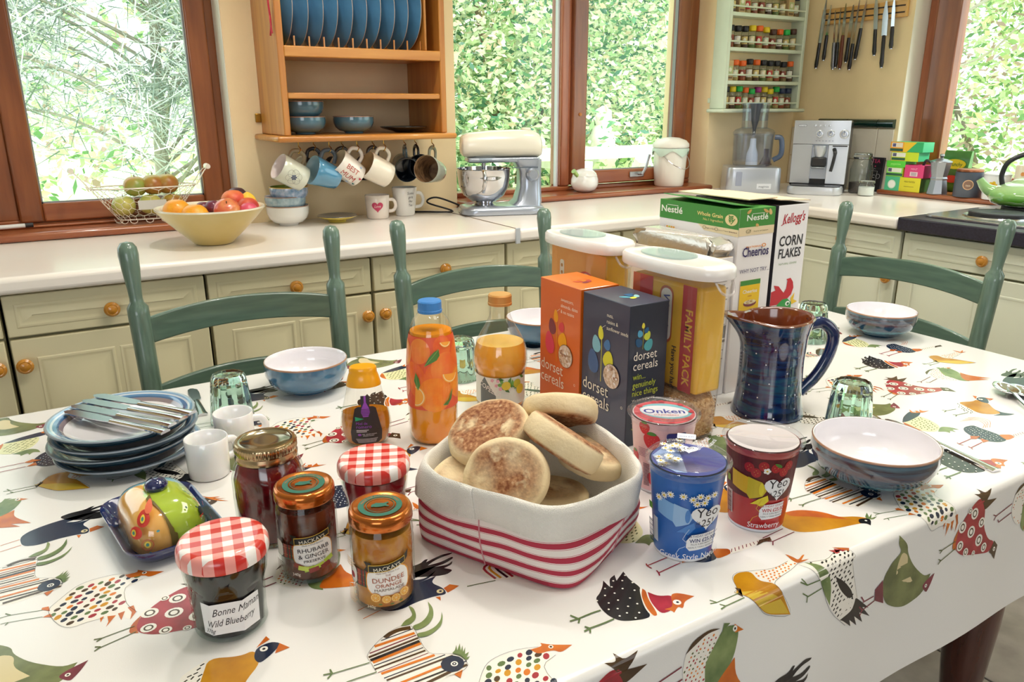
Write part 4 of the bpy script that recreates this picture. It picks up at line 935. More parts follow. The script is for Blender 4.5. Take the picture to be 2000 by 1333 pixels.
# ---------------------------------------------------------------- butter dish
bt = thing('butter_dish', 'painted butter dish, lime, orange and sky-blue lid on a deep blue tray', 'butter dish', (.068, .972, TZ+.0015), .14)
cob = M('#17245f', .1, coat=1, var=.15, vs=20)
g = G(); rings = []
for w_, h_, r_, z in ((.080, .135, .02, 0), (.086, .140, .022, .001), (.104, .160, .026, .012), (.116, .172, .030, .022), (.115, .171, .029, .0238), (.109, .165, .028, .022), (.098, .154, .024, .012), (.084, .138, .02, .0055)):
    rings.append([(x, y, z) for x, y in rrect(w_, h_, r_, 6)])
g.loft(rings, cob, capb=True, capt=True); g.obj('tray', bt, smooth=60)
dg = G(); nu, nv = 150, 46; lime = M('#a9c23a', .1, coat=1, var=.08, vs=30); oran = M('#ecae55', .1, coat=1, col2='#f0c27a', vs=18); sky = M('#8fc4d8', .1, coat=1, var=.1); rosm = M('#e0703f', .1, coat=1, var=.1)
def domep(u, v, h=0):
    """u angle, v 0 base..1 top"""
    e = .55; c, s_ = cos(u), sin(u); X = (abs(c)**e)*(1 if c > 0 else -1); Y = (abs(s_)**e)*(1 if s_ > 0 else -1)
    k = (1-v**3.0)**.42 if v < 1 else 0; return V(((.0445+h)*X*k, (.066+h)*Y*k, .0065+(.055+h)*v**.92))
for j in range(nv+1):
    for i in range(nu): dg.v.append(tuple(domep(2*pi*i/nu, 1-(1-j/nv)**1.6)))
def dm(p):
    x, y = p.x, p.y
    if y > .022-.35*x: return sky
    return lime if x > -.018+.25*abs(y+.01) else oran
for j in range(nv):
    for i in range(nu):
        i2 = (i+1) % nu; q = [j*nu+i, j*nu+i2, (j+1)*nu+i2, (j+1)*nu+i]; c = sum((V(dg.v[a]) for a in q), V())/4; dg.f.append(q); dg.m.append(dg.mi(dm(c)))
lid = dg.obj('lid', bt, smooth=60)
kn = G().lathe([(0, .055), (.006, .055), (.006, .059), (.0125, .061), (.014, .0665), (.011, .072), (.004, .0745), (0, .075)], cob, 24).obj('knob', lid, smooth=60)
def topf(P0, rad):  # painted motif as small raised glaze discs on the dome: project outwards from (x, z) on the front side
    def f(a, b, h):
        u, v = P0[0]+a, P0[1]+b; return domep(u, max(0, min(.995, v)), .0004+h*4)
    return f
pr = Print()
for (u, v, r_, c) in ((-.75, .55, .16, '#15262b'),): pr.ell(u, v, r_, c, ry=.10)
for u, v in ((-1.25, .35), (-1.18, .28), (-1.32, .28), (-1.3, .75), (-.5, .9), (-.6, .86)): pr.ell(u, v, .03, '#1d4e58', ry=.02)
for a in range(8):
    an = a*pi/4+.2; pr.line([(-.75+.22*cos(an), .55+.13*sin(an)), (-.75+.38*cos(an), .55+.24*sin(an))], .022, '#27484a' if a % 2 else '#c8452c'); pr.ell(-.75+.38*cos(an), .55+.24*sin(an), .03, '#27484a' if a % 2 else '#c8452c', ry=.018, n=8)
for (u, v, r_, c) in ((-2.15, .72, .22, '#c4382c'), (-2.35, .5, .2, '#d23f34'), (-2.0, .86, .14, '#e06a48')): pr.ell(u, v, r_, c, ry=r_*.55)
for (u, v) in ((-2.15, .72), (-2.4, .5), (-2.0, .3)): pr.ell(u, v, .08, '#e7c84a', ry=.06); pr.ell(u, v, .04, '#3e8a7c', ry=.03)
pr.ring(-2.0, .3, .15, .02, '#b5542e', ry=.1)
for u, v in ((-1.95, .15), (-2.05, .1), (-1.85, .08), (-1.75, .5)): pr.ell(u, v, .03, '#4f97a4', ry=.02, n=8)

pr.build('painted_motif', lid, topf((0, 0), 1), cuts(-3, 0, 40), cuts(0, 1, 14))
pr = Print(); pts_ = []
for k in range(24):
    v = .02+.95*k/23; best = None
    for q in range(800):
        u = -2.6+q*.004; P = domep(u, v); d = abs(P.x+.018-.25*abs(P.y+.01))
        if P.y < 0 and (best is None or d < best[0]): best = (d, u)
    if best and best[0] < .002: pts_.append((best[1], v))
if len(pts_) > 3: pr.line(pts_, .03, '#6b5a25'); pr.build('painted_line', lid, topf((0, 0), 1), None, cuts(0, 1, 20))
# ---------------------------------------------------------------- blue jug
jg = thing('pottery_jug', 'tall deep-blue glazed pottery jug with white dots and terracotta inside', 'jug', (1.043, .846, TZ+.0015), 0)
jmat = ramp_mat('blue_streaked_glaze', lambda nt, sep: mth(nt, 'MULTIPLY', sep.outputs['Z'], 0.0), ((.30, '#080d28'), (.42, '#0f1a45'), (.52, '#14305f'), (.60, '#184a68'), (.72, '#231a40')), .08, 1, 'LINEAR', noise=1.9, ns=8, nstretch=(1.6, 1.6, 11))
jm2 = jmat.node_tree
for nd in list(jm2.nodes):
    if nd.type == 'MATH' and nd.operation == 'MULTIPLY_ADD': nd.inputs[1].default_value = 1.0; nd.inputs[2].default_value = 0.0
terra = M('#7a3a1e', .15, coat=1, var=.12, vs=8)
spa = cam_ang(1.037, .842)-1.12   # spout points to the left of the photograph
def jr(z): return .058+.004*math.exp(-((z-.0)/.02)**2)-.004*sin(z/.17*pi)+.007*(max(0, z-.14)/.04)**1.5
def jf(ins):
    def f(a, r, z):
        d = (a-spa+pi) % (2*pi)-pi; k = max(0, (z-.115)/.06)**1.8; sp = math.exp(-(d/.42)**2); pin = -math.exp(-((abs(d)-.75)/.35)**2)
        return (r+(.030*sp+.006*pin)*k, z+.006*k*sp-.004*k*math.exp(-((abs(d)-1.2)/.8)**2))
    return f
zs = [.0, .002]+[.174*i/24 for i in range(1, 25)]
G().lathe([(0, .001)]+[(jr(z)-(.004 if i == 0 else 0), z) for i, z in enumerate(zs)], jmat, 64, fn=jf(0)).obj('body', jg, smooth=60)
G().lathe([(jr(.174), .174), (jr(.174)+.0008, .1765), (jr(.174)-.002, .179), (jr(.174)-.005, .178), (jr(.174)-.0065, .175)], M('#6a3622', .15, coat=1), 64, fn=jf(1)).obj('rim', jg, smooth=60)
G().lathe([(jr(.174)-.0065, .175), (jr(.15)-.006, .15), (jr(.1)-.006, .1), (jr(.05)-.006, .05), (.045, .008), (0, .006)], terra, 64, fn=jf(1)).obj('inside', jg, smooth=60)
ha = spa+pi-.05; hx, hy = cos(ha), sin(ha)
G().tube(smooth_path([(hx*.058, hy*.058, .158), (hx*.083, hy*.083, .162), (hx*.104, hy*.104, .143), (hx*.103, hy*.103, .11), (hx*.086, hy*.086, .070), (hx*.056, hy*.056, .034)], 7), [.0095, .0085]+[.008]*30+[.0075]*4, M('#141f4d', .08, coat=1, col2='#1c3768', vs=18), 14, flat=1.35).obj('handle', jg, smooth=60)
pr = Print(); rj = random.Random(9)
for i in range(11):
    for j in range(6):
        u = -.19+i*.035+(j % 2)*.017+rj.uniform(-.011, .011); pr.ell(u, .016+j*.0265+rj.uniform(-.009, .009), .0013, '#d9dee8', n=8, lay=1)
pr.build('white_dots', jg, lambda a, b, h: (lambda t, rr: V(((rr+h)*cos(t), (rr+h)*sin(t), b)))(spa+pi/2+a/.056, jf(0)(spa+pi/2+a/.056, jr(b), b)[0]))
# ================================================================ jars of jam
jarglass = clear('#f6faf8', 1.3, 'jar_glass')
def gingham(col='#cf2a22', sc=50, rot=.5):
    m = bpy.data.materials.new('red_gingham'); m.use_nodes = True; nt = m.node_tree; N = nt.nodes; L = nt.links; b = N['Principled BSDF']; b.inputs['Roughness'].default_value = .28; b.inputs['Coat Weight'].default_value = .5
    tc = N.new('ShaderNodeTexCoord'); mp = N.new('ShaderNodeMapping'); mp.inputs['Rotation'].default_value = (0, 0, rot); L.new(tc.outputs['Object'], mp.inputs[0]); sep = N.new('ShaderNodeSeparateXYZ'); L.new(mp.outputs[0], sep.inputs[0]); s = []
    for a in 'XY': s.append(mth(nt, 'GREATER_THAN', mth(nt, 'FRACT', mth(nt, 'MULTIPLY', sep.outputs[a], sc)), .5))
    t = mth(nt, 'MULTIPLY', mth(nt, 'ADD', s[0], s[1]), .5); r = N.new('ShaderNodeValToRGB'); r.color_ramp.interpolation = 'CONSTANT'; e = r.color_ramp.elements
    e[0].color = (*lin('#f6f1ee'), 1); e[1].position = .4; e[1].color = (*lin('#ee9a92'), 1); x = e.new(.9); x.color = (*lin(col), 1); L.new(t, r.inputs[0]); L.new(r.outputs[0], b.inputs['Base Color']); return m
ging = gingham()
def facet(n, r, ph=0, rd=1.0):
    def f(a): q = (a-ph) % (2*pi/n)-pi/n; return r*(cos(pi/n)/cos(q))*rd+r*(1-rd)
    return f
def bonne(label, loc, jam, lab=None, ph=0, lidrot=.5):
    t = thing('jam_jar', label, 'jar', loc, 0, 'glass jars of preserves'); N8 = 8; fa = lambda a, r, z: (r*(facet(N8, 1, ph)(a) if .005 < z < .056 else (1 if z > .066 or z < .003 else .985)), z)
    G().lathe([(0, .001), (.034, 0), (.037, .003), (.038, .008), (.0395, .045), (.0398, .055), (.0412, .062), (.042, .075), (.0415, .083), (.0385, .088)], jarglass, 64, fn=fa).obj('glass_body', t, smooth=20)
    G().lathe([(0, .004), (.033, .004), (.0360, .008), (.0378, .045), (.0385, .056), (.040, .07), (.0395, .079), (0, .079)], jam, 64, fn=fa).obj('jam', t, smooth=20)
    g = G(); R_ = .0455
    g.lathe([(R_-.0035, .084), (R_-.0008, .0835), (R_, .087), (R_-.0005, .0945), (R_-.003, .0995), (R_-.007, .1015), (R_-.011, .1010), (0, .1008)], ging, 56); g.obj('gingham_lid', t, smooth=50, rz=lidrot)
    if lab:
        pr = Print(); lab(pr); rf = lambda a: .0402*facet(N8, 1, ph)(a); a0 = cam_ang(loc[0], loc[1])
        pr.build('paper_label', t, lambda a, b, h: (lambda th, r: V(((r+h)*cos(th), (r+h)*sin(th), .002+b)))(a0+a/.038, rf(a0+a/.038)*(.955+.045*min(1, b/.045))), [((k*2*pi/N8+ph-a0+pi) % (2*pi)-pi)*.038 for k in range(N8)]+cuts(-.06, .06, 24))
    return t
blueb = M('#130a12', .12, coat=.6); straw = M('#5c0a12', .12, coat=.8, col2='#8c1a20', vs=40, sss=.1); red2 = M('#8a1522', .12, coat=.6, col2='#b02a34', vs=30)
def labA(p):
    p.poly([(-.031, .010), (.031, .010), (.031, .046), (-.031, .046)], '#f4f4f6'); k = '#1c1a22'
    p.text('Bonne Maman', .006, .0335, .0118, k, shear=.45, sx=.72, rot=.06); p.text('Wild Blueberry', -.001, .0205, .0112, k, shear=.45, sx=.70, rot=.06); p.text('370g', -.0225, .0125, .0068, k, shear=.4, sx=.8)
bonne('hexagonal-look blueberry jam jar with red gingham lid, nearest the camera', (.104, .740, TZ+.0015), blueb, labA, cam_ang(.104, .74)+.28, .35)
bonne('strawberry jam jar with red gingham lid beside the bread basket', (.305, .836, TZ+.0015), red2, None, .2, .1)
# mason jar
t = thing('preserving_jar', 'large unlabelled mason jar of dark red jam with a gold screw band', 'jar', (.189, .894, TZ+.0015), 0, 'glass jars of preserves')
sq = lambda a, r, z: (r*(1+.03*cos(4*a+.6)*(1 if .01 < z < .095 else 0)), z)
G().lathe([(0, .001), (.036, 0), (.0405, .004), (.0415, .012), (.0425, .05), (.0425, .085), (.040, .098), (.0355, .108), (.0345, .113)], jarglass, 48, fn=sq).obj('glass_body', t, smooth=60)
G().lathe([(0, .004), (.035, .004), (.039, .008), (.040, .05), (.0402, .083), (.037, .097), (.033, .105), (0, .105)], straw, 48, fn=sq).obj('jam', t, smooth=60)
goldm = M('#b9a27e', .2, metal=1); goldd = M('#a59a84', .16, metal=1, var=.1, vs=8)
rf_ = lambda a, r, z: (r*(1+.008*(1 if (a*60/(2*pi)) % 1 > .5 else -1)*(1 if .119 < z < .127 else 0)), z)
bd = G().lathe([(.0350, .108), (.0372, .1085), (.0375, .113), (.0362, .116), (.0362, .118), (.0372, .1195), (.0372, .1265), (.0365, .1290), (.0350, .1305), (.0325, .1305), (.032, .1295)], goldm, 240, fn=rf_).obj('screw_band', t, smooth=40)
G().lathe([(.0325, .1298), (.030, .1302), (.0290, .1288), (.012, .1292), (0, .1294)], goldd, 48).obj('lid_disc', t, smooth=60)
copper = M('#c46a22', .18, metal=.85, coat=.5, col2='#e08a3a', vs=12)
def mackays(label, loc, jam, lab, da=0.0):
    t = thing('preserve_jar', label, 'jar', loc, 0, 'glass jars of preserves')
    G().lathe([(0, .001), (.029, 0), (.0325, .003), (.0335, .009), (.0330, .013), (.0338, .018), (.0342, .05), (.0342, .074), (.0335, .079), (.0342, .083), (.033, .090), (.0305, .095), (.030, .099)], jarglass, 48).obj('glass_body', t, smooth=50)
    G().lathe([(0, .004), (.028, .004), (.0315, .008), (.0322, .05), (.0322, .078), (.031, .088), (0, .089)], jam, 48).obj('jam', t, smooth=60)
    G().lathe([(.0305, .0965), (.0335, .0968), (.0342, .0985), (.0338, .108), (.0322, .1115), (.0295, .1125), (.0275, .1116), (0, .1114)], copper, 48).obj('lid', t, smooth=50)
    pr = Print(); gr = '#1d6a58'; pr.ring(0, 0, .0235, .0062, gr, n=48); pr.text('MADE THE AUTHENTIC WAY', 0, .0190, .0040, '#c46a22', arc=.019, sx=.92); pr.text('IN SMALL BATCHES', 0, -.019, .0040, '#c46a22', arc=-.019, sx=-.92) if 0 else None
    pr.ring(0, 0, .0152, .0007, gr, n=40); pr.ell(-.001, .0, .0085, gr, ry=.0042); pr.line([(-.009, -.003), (-.004, .004), (.003, .0015), (.009, .0045)], .0022, gr); pr.line([(.002, -.001), (.009, -.004)], .002, gr)
    a0 = cam_ang(loc[0], loc[1])
    o = pr.build('lid_print', t, flat_map((0, 0, .1116), (cos(a0+pi/2), sin(a0+pi/2), 0), (-cos(a0), -sin(a0), 0)))
    pr = Print(); lab(pr); pr.build('wrap_label', t, lambda a, b, h: V(((.0343+h)*cos(a0+da+a/.0343), (.0343+h)*sin(a0+da+a/.0343), .018+b)), cuts(-.075, .075, 44)); return t
def tartan(p, x0, x1, y0, y1):
    p.rect(x0, y0, x1-x0, y1-y0, '#8c3026')
    for i in range(int((x1-x0)/.004)): p.rect(x0+.004*i, y0, .0016, y1-y0, ('#234a36', '#b8542e', '#1e3d34')[i % 3], lay=p.lay+(1 if i == 0 else 0))
    for i in range(int((y1-y0)/.0045)): p.rect(x0, y0+.0045*i, x1-x0, .0011, ('#2c5a40', '#c9a24e')[i % 2], lay=p.lay+(1 if i == 0 else 0))
def banner(p, word, y, gold):
    p.poly([(-.026, y+.001), (-.019, y-.0015), (-.0175, y+.0105), (-.0255, y+.012), (-.0225, y+.006)], '#2a2416'); p.poly([(.023, y+.010), (.0165, y+.0045), (.018, y+.014), (.0245, y+.019), (.0235, y+.014)], '#2a2416')
    p.poly([(-.0205, y-.001), (0, y+.0005), (.0195, y+.0055), (.0195, y+.0135), (0, y+.0095), (-.0205, y+.008)], gold); p.poly([(-.0198, y+.0), (0, y+.0015), (.0188, y+.0065), (.0188, y+.0125), (0, y+.0086), (-.0198, y+.0070)], '#1b1a16'); p.text(word, 0, y+.0022, .0066, '#f2ecd8', rot=.16, sx=.98)
def rule_lines(p, x0, x1, y0, y1, n, c='#e9dcc0'):
    for i in range(n): p.rect(x0, y0+(y1-y0)*i/n, (x1-x0)*(.8+.2*((i*7) % 3)/2), (y1-y0)/n*.38, c, lay=p.lay+(1 if i == 0 else 0))
def labR(p):
    tartan(p, -.050, -.018, .016, .034); p.rr(-.044, .026, .014, .020, .006, '#f2ece4'); p.rr(0, .024, .046, .034, .012, '#c98a2a'); p.rr(0, .024, .0440, .032, .011, '#f7f3ee')
    banner(p, 'MACKAYS', .036, '#c9a23a'); p.text('Made in Small Batches', 0, .0345, .0026, '#555047', rot=.1)
    k = '#2b2226'; p.text('RHUBARB', .0005, .0262, .0074, k, rot=.07, sx=1.08); p.text('& GINGER', .0005, .0188, .0074, k, rot=.07, sx=1.02); p.text('PRESERVE', .001, .0134, .0046, k, rot=.07, sx=1.25)
    for x, y, a, c in ((-.017, .009, -.4, '#8a3a2a'), (-.006, .005, .25, '#a9c23c'), (.005, .007, .3, '#b9cf48'), (.016, .012, .4, '#a8c43e'), (-.001, .0035, .2, '#8f3a34'), (.012, .006, .35, '#7e3028'), (-.012, .0065, -.2, '#c9d65a')):
        c0, s0 = cos(a), sin(a); p.poly([(x+u*c0-v*s0, y+u*s0+v*c0) for u, v in ((-.0055, -.0028), (.0055, -.0028), (.0055, .0028), (-.0055, .0028))], c)
    p.text('340g', -.020, -.003, .0052, '#f0e6da', sx=.9); rule_lines(p, -.050, -.036, -.006, .012, 8, '#8f7a72'); p.text('12g', .026, .001, .004, '#e6dcd0')
def labM(p):
    tartan(p, -.050, -.017, .014, .034); p.rr(-.045, .024, .016, .022, .007, '#f2ece4'); p.ell(-.045, .022, .004, '#a62a3a'); p.rr(0, .022, .048, .036, .014, '#e0962a'); p.rr(0, .022, .0455, .0335, .013, '#f7f3ee')
    banner(p, 'MACKAYS', .034, '#c9a23a'); p.text('Made with Whole Fruit', 0, .0325, .0026, '#8a6a5a', rot=.1); p.text('THE', 0, .0290, .0030, '#9a4a2a', rot=.05)
    k = '#a34a22'; p.text('DUNDEE', .0005, .0218, .0078, k, rot=.06, sx=1.12); p.text('ORANGE', .0005, .0158, .0062, k, rot=.06, sx=1.12); p.text('MARMALADE', .001, .0112, .0046, '#6a5046', rot=.06, sx=1.18)
    for x, y, r_ in ((-.014, .0035, .0056), (-.003, .0015, .005), (.0065, .002, .0052), (.0155, .0065, .0054)):
        p.ell(x, y, r_, '#d98a1e'); p.ell(x, y, r_*.85, '#f3e0a0'); p.ell(x, y, r_*.74, '#e8a22c')
        for q in range(4): p.line([(x-r_*.7*cos(q*pi/4), y-r_*.7*sin(q*pi/4)), (x+r_*.7*cos(q*pi/4), y+r_*.7*sin(q*pi/4))], .0003, '#f5e2ae')
    for x, y in ((-.009, -.003), (.011, -.002), (.002, -.0035)): p.ell(x, y, .002, '#5a6a24', ry=.001)
    p.text('340g', -.018, -.0075, .0050, '#f3e3c8', sx=.9); rule_lines(p, -.050, -.034, -.008, .012, 9, '#f0c890'); rule_lines(p, -.050, -.034, .036, .046, 4, '#f0c890')
mackays('rhubarb preserve jar, dark brown-red, with a copper lid and tartan label', (.204, .790, TZ+.0015), M('#4a1a10', .15, coat=.5, col2='#6d2c1a', vs=40), labR, .12)
mackays('amber orange marmalade jar with a copper lid, right of the rhubarb jar', (.259, .698, TZ+.0015), M('#b8690e', .15, coat=.5, col2='#cf8a26', vs=60), labM, .12)
# ---------------------------------------------------------------- squeezy honey
hx_, hy_ = .391, 1.095; t = thing('honey_bottle', 'squeezy honey bottle with a yellow flip cap and black label', 'bottle', (hx_, hy_, TZ+.0015), cam_ang(hx_, hy_)+pi/2)
hp = [(.030, 0), (.034, .004), (.038, .016), (.0405, .032), (.0385, .05), (.034, .068), (.029, .086), (.0262, .100), (.0255, .104)]
hs = lambda a, r, z: (r*(1/math.sqrt(cos(a)**2+(sin(a)/.62)**2))*(1+.006*sin(9*a)*sin(z*420)), z)
hm = clear('#fbfbf8', 1.6, 'honey_plastic', .06); G().lathe([(0, .001)]+hp, hm, 96, fn=hs).obj('clear_body', t, smooth=60)
G().lathe([(0, .002)]+[(r-.0018, z+.002) for r, z in hp[:4]]+[(.0372, .050), (.0355, .056), (0, .056)], M('#d07a0c', .1, coat=1, col2='#e89a20', vs=14, trans=.35), 64, fn=lambda a, r, z: (r/math.sqrt(cos(a)**2+(sin(a)/.62)**2), z)).obj('honey', t, smooth=60)
yl = M('#f2a80c', .3, coat=.4); hs2 = lambda a, r, z: (r/math.sqrt(cos(a)**2+(sin(a)/.72)**2), z)
G().lathe([(.0272, .099), (.0275, .101), (.024, .114), (.0215, .121), (.0218, .1225), (.0212, .1285), (.0195, .130), (0, .1295)], yl, 48, fn=hs2).obj('flip_cap', t, smooth=40)
pr = Print(); bk_ = '#2a1f22'; sh = [(-.0235, .012), (-.018, .007), (0, .0055), (.018, .007), (.0235, .012), (.0245, .028), (.021, .045), (.0165, .066), (.012, .069), (.0065, .0695), (.0065, .0865), (-.0065, .0865), (-.0065, .0695), (-.012, .069), (-.0165, .066), (-.021, .045), (-.0245, .028)]
pr.poly(sh, bk_); pur = '#8e3fae'; pr.poly([(-.0016, .0865), (.0016, .0865), (.0016, .076), (.006, .066), (.007, .060), (.004, .053), (-.004, .053), (-.007, .060), (-.006, .066), (-.0016, .076)], pur)
for i in range(5): pr.rect(-.007, .0555+i*.0024, .014, .0006, bk_, lay=9)
pr.poly([(-.0165, .0465), (-.0165, .0535), (-.003, .050)], '#1f9a6a'); pr.text('Miel de', -.0155, .0405, .0064, pur, align='L', sx=.95); pr.text('romero', -.0155, .0345, .0078, pur, align='L', sx=1.0)
for i, w_ in enumerate((.019, .016)): pr.rect(-.0155, .0308-i*.0026, w_, .0012, '#d8ccd4')
pr.ell(-.011, .0235, .0028, pur, ry=.002); pr.text('MIEL ORIGEN ESPANA', .0045, .0232, .0026, '#d8ccd4', sx=.9); pr.text('SPANISH HONEY', .003, .0205, .0026, '#d8ccd4', sx=.9)
for i in range(4): pr.rect(-.017+i*.001, .0155-i*.002, .034-i*.002, .0009, '#b9aeb4')
def honey_r(z):
    for (r0, z0), (r1, z1) in zip(hp, hp[1:]):
        if z0 <= z <= z1: return r0+(r1-r0)*(z-z0)/(z1-z0)
    return hp[-1][0]
def hmap(a, b, h):
    R0 = honey_r(b); x = a; q = min(.97, abs(x)/R0); return V((x, -(R0*.62*math.sqrt(1-q*q))-h-.0006, b))
pr.build('front_label', t, hmap, cuts(-.026, .026, 14), cuts(.004, .09, 18))
# ---------------------------------------------------------------- orange juice bottle
ox_, oy_ = .492, 1.056; t = thing('orange_juice_bottle', 'tall orange juice bottle with a blue cap and sleeve of printed oranges', 'bottle', (ox_, oy_, TZ+.0015), cam_ang(ox_, oy_))
op = [(.030, 0), (.036, .002), (.0385, .010), (.0395, .03), (.0400, .06), (.0405, .10), (.0395, .135), (.037, .165), (.033, .188), (.0275, .202), (.0215, .209), (.0180, .212), (.0172, .216)]
oj = M('#f0900e', .15, coat=.5, col2='#f7a832', vs=10); G().lathe([(0, .003)]+[(r-.0015, z+.001) for r, z in op[:8]]+[(.0325, .184), (0, .184)], oj, 48).obj('juice', t, smooth=60)
G().lathe([(0, .001)]+op, clear('#fdfcfa', 1.5, 'juice_plastic', .03), 64, fn=lambda a, r, z: (r*(1-.05*max(0, cos(5*a)) if z < .006 else r*0+1) if z < .006 else r, z)).obj('clear_body', t, smooth=60)
cb = M('#3e86cf', .4, coat=.2); G().lathe([(.0165, .2125), (.0190, .2125), (.0192, .2165), (.0185, .2175), (.0185, .2295), (.0172, .2315), (0, .232)], cb, 90, fn=lambda a, r, z: (r*(1+.012*sin(60*a)*(1 if .213 < z < .229 else 0)), z)).obj('cap', t, smooth=30)
def opr(z):
    for (r0, z0), (r1, z1) in zip(op, op[1:]):
        if z0 <= z <= z1: return r0+(r1-r0)*(z-z0)/(z1-z0)
    return op[-1][0]
pr = Print(); om = M('#ef7a1c', .35, coat=.5, col2='#f59a2e', vs=40); om2 = M('#e8562a', .35, coat=.5, col2='#f07a30', vs=30); om3 = M('#f4923c', .35, coat=.5, col2='#ee6a30', vs=24)
pr.rect(-.125, .062, .25, .118, '#e25a34')
for x, y, r_, m_ in ((-.022, .158, .020, om3), (.02, .165, .017, om2), (-.034, .118, .022, om2), (.012, .12, .023, om2), (-.022, .104, .022, om2), (.024, .130, .026, om3), (.004, .088, .0285, om), (-.06, .15, .022, om), (.06, .15, .024, om2), (.055, .10, .026, om), (-.065, .10, .025, om3), (.09, .13, .024, om), (-.095, .14, .024, om2), (.095, .09, .022, om3), (-.10, .09, .022, om)): pr.ell(x, y, r_, m_, n=32)
for x, y, a0, a1, r_ in ((.032, .121, 180, 345, .0165), (-.029, .085, -95, 85, .018), (.026, .176, 200, 330, .013)):
    arc = [(x+r_*cos(radians(a0+(a1-a0)*k/14)), y+r_*sin(radians(a0+(a1-a0)*k/14))) for k in range(15)]; pr.poly(arc, '#f2a23e'); arc2 = [(x+(b-x)*.9, y+(c-y)*.9) for b, c in arc]; pr.poly(arc2, '#f8dca6'); pr.poly([(x+(b-x)*.8, y+(c-y)*.8) for b, c in arc], '#f6a53a')
for pts in ([(-.012, .135), (-.004, .150), (.004, .158), (.012, .162), (.013, .152), (.008, .145), (-.002, .140)], [(-.023, .095), (-.030, .110), (-.027, .124), (-.021, .115), (-.019, .104)], [(.016, .070), (.026, .078), (.034, .094), (.031, .078), (.024, .069)]): pr.poly(pts, '#4d7d38'); pr.line([pts[0], pts[len(pts)//2]], .0007, '#8fae5a')
pr.build('printed_sleeve', t, lambda a, b, h: V(((opr(b)+h)*cos(a/.0405), (opr(b)+h)*sin(a/.0405), b)), cuts(-.125, .125, 60), cuts(.06, .185, 12), step=.00005)
# ---------------------------------------------------------------- apple juice bottle
ax_, ay_ = .660, 1.126; t = thing('apple_juice_bottle', 'flared clear bottle of cloudy apple juice with a tan cap', 'bottle', (ax_, ay_, TZ+.0015), cam_ang(ax_, ay_))
ap = [(.038, 0), (.043, .004), (.0435, .01), (.0435, .066), (.0475, .074), (.0495, .086), (.048, .104), (.0425, .122), (.033, .140), (.0235, .156), (.0185, .168), (.0175, .178), (.0175, .186), (.0185, .188), (.0165, .190)]
G().lathe([(0, .003)]+[(r-.0018, z+.001) for r, z in ap[:7]]+[(.0415, .120), (0, .120)], M('#f0a02c', .12, coat=.5, col2='#f6b848', vs=9), 48).obj('juice', t, smooth=60)
G().lathe([(0, .001)]+ap, clear('#fbfbfa', 1.6, 'bottle_plastic', .02), 56).obj('clear_body', t, smooth=60)
G().lathe([(.017, .187), (.0212, .187), (.0214, .191), (.0208, .192), (.0208, .2035), (.019, .206), (0, .2065)], M('#cf9450', .35, metal=.3, var=.05), 90, fn=lambda a, r, z: (r*(1+.012*sin(50*a)*(1 if .1925 < z < .203 else 0)), z)).obj('cap', t, smooth=30)
pr = Print(); pr.rect(-.125, .012, .25, .052, '#e9efe4'); pr.poly([(-.030, .064), (-.008, .030), (-.008, .012), (-.040, .012), (-.040, .050)], '#67706e'); pr.text('COPELLA', -.022, .0385, .0125, '#f4f4ee', rot=-.45, sx=.95)
for i in range(16):
    r_ = RN.random; x = -.002+.045*r_(); y = .040+.022*r_(); a = r_()*pi; pr.poly([(x+.007*cos(a), y+.007*sin(a)), (x-.003*sin(a), y+.003*cos(a)), (x-.007*cos(a), y-.007*sin(a)), (x+.003*sin(a), y-.003*cos(a))], ('#4f8a34', '#6da348', '#3c7030')[i % 3])
for x, y, r_, c in ((.010, .050, .008, '#d9c23a'), (.031, .052, .008, '#b8b23a'), (.038, .040, .009, '#d9c23a')): pr.ell(x, y, r_, c)
for x, y in ((-.014, .060), (-.007, .051), (.0, .045), (-.004, .060)): [pr.ell(x+.0018*cos(q), y+.0018*sin(q), .0014, '#e3a8b8', n=8) for q in (0, 1.25, 2.5, 3.8, 5.0)]
pr.build('paper_label', t, lambda a, b, h: V(((.0436+h)*cos(a/.0436), (.0436+h)*sin(a/.0436), b)), cuts(-.125, .125, 50))
# ---------------------------------------------------------------- cereal boxes
def carton(name, label, x0, x1, y0, y1, h, mats, front=None, side=None, top=None, grp='cereal boxes', z=TZ+.0015):
    """mats: (left -x face, front -y face, rest)"""
    t = thing(name, label, 'box', ((x0+x1)/2, (y0+y1)/2, z), 0, grp); W, D = x1-x0, y1-y0; g = G()
    a = [(-W/2, -D/2, 0), (W/2, -D/2, 0), (W/2, D/2, 0), (-W/2, D/2, 0)]; vs = a+[(x, y, h) for x, y, _ in a]
    for f, m in (((0, 3, 2, 1), mats[2]), ((4, 5, 6, 7), mats[3] if len(mats) > 3 else mats[2]), ((0, 1, 5, 4), mats[1]), ((1, 2, 6, 5), mats[2]), ((2, 3, 7, 6), mats[2]), ((3, 0, 4, 7), mats[0])): g.add([vs[i] for i in f], [(0, 1, 2, 3)], m)
    me = g.obj('carton', t, smooth=0); bm = bmesh.new(); bm.from_mesh(me.data); bmesh.ops.remove_doubles(bm, verts=bm.verts, dist=1e-5); bm.to_mesh(me.data); bm.free(); bv = me.modifiers.new('b', 'BEVEL'); bv.width = .0012; bv.segments = 2
    if front: p = Print(); front(p, D, h); p.build('face_print', t, flat_map((-W/2, D/2, 0), (0, -1, 0), (0, 0, 1)))
    if side: p = Print(); side(p, W, h); p.build('side_print', t, flat_map((-W/2, -D/2, 0), (1, 0, 0), (0, 0, 1)))
    if top: p = Print(); top(p, W, D); p.build('top_print', t, flat_map((-W/2, -D/2, h), (1, 0, 0), (0, 1, 0)))
    return t
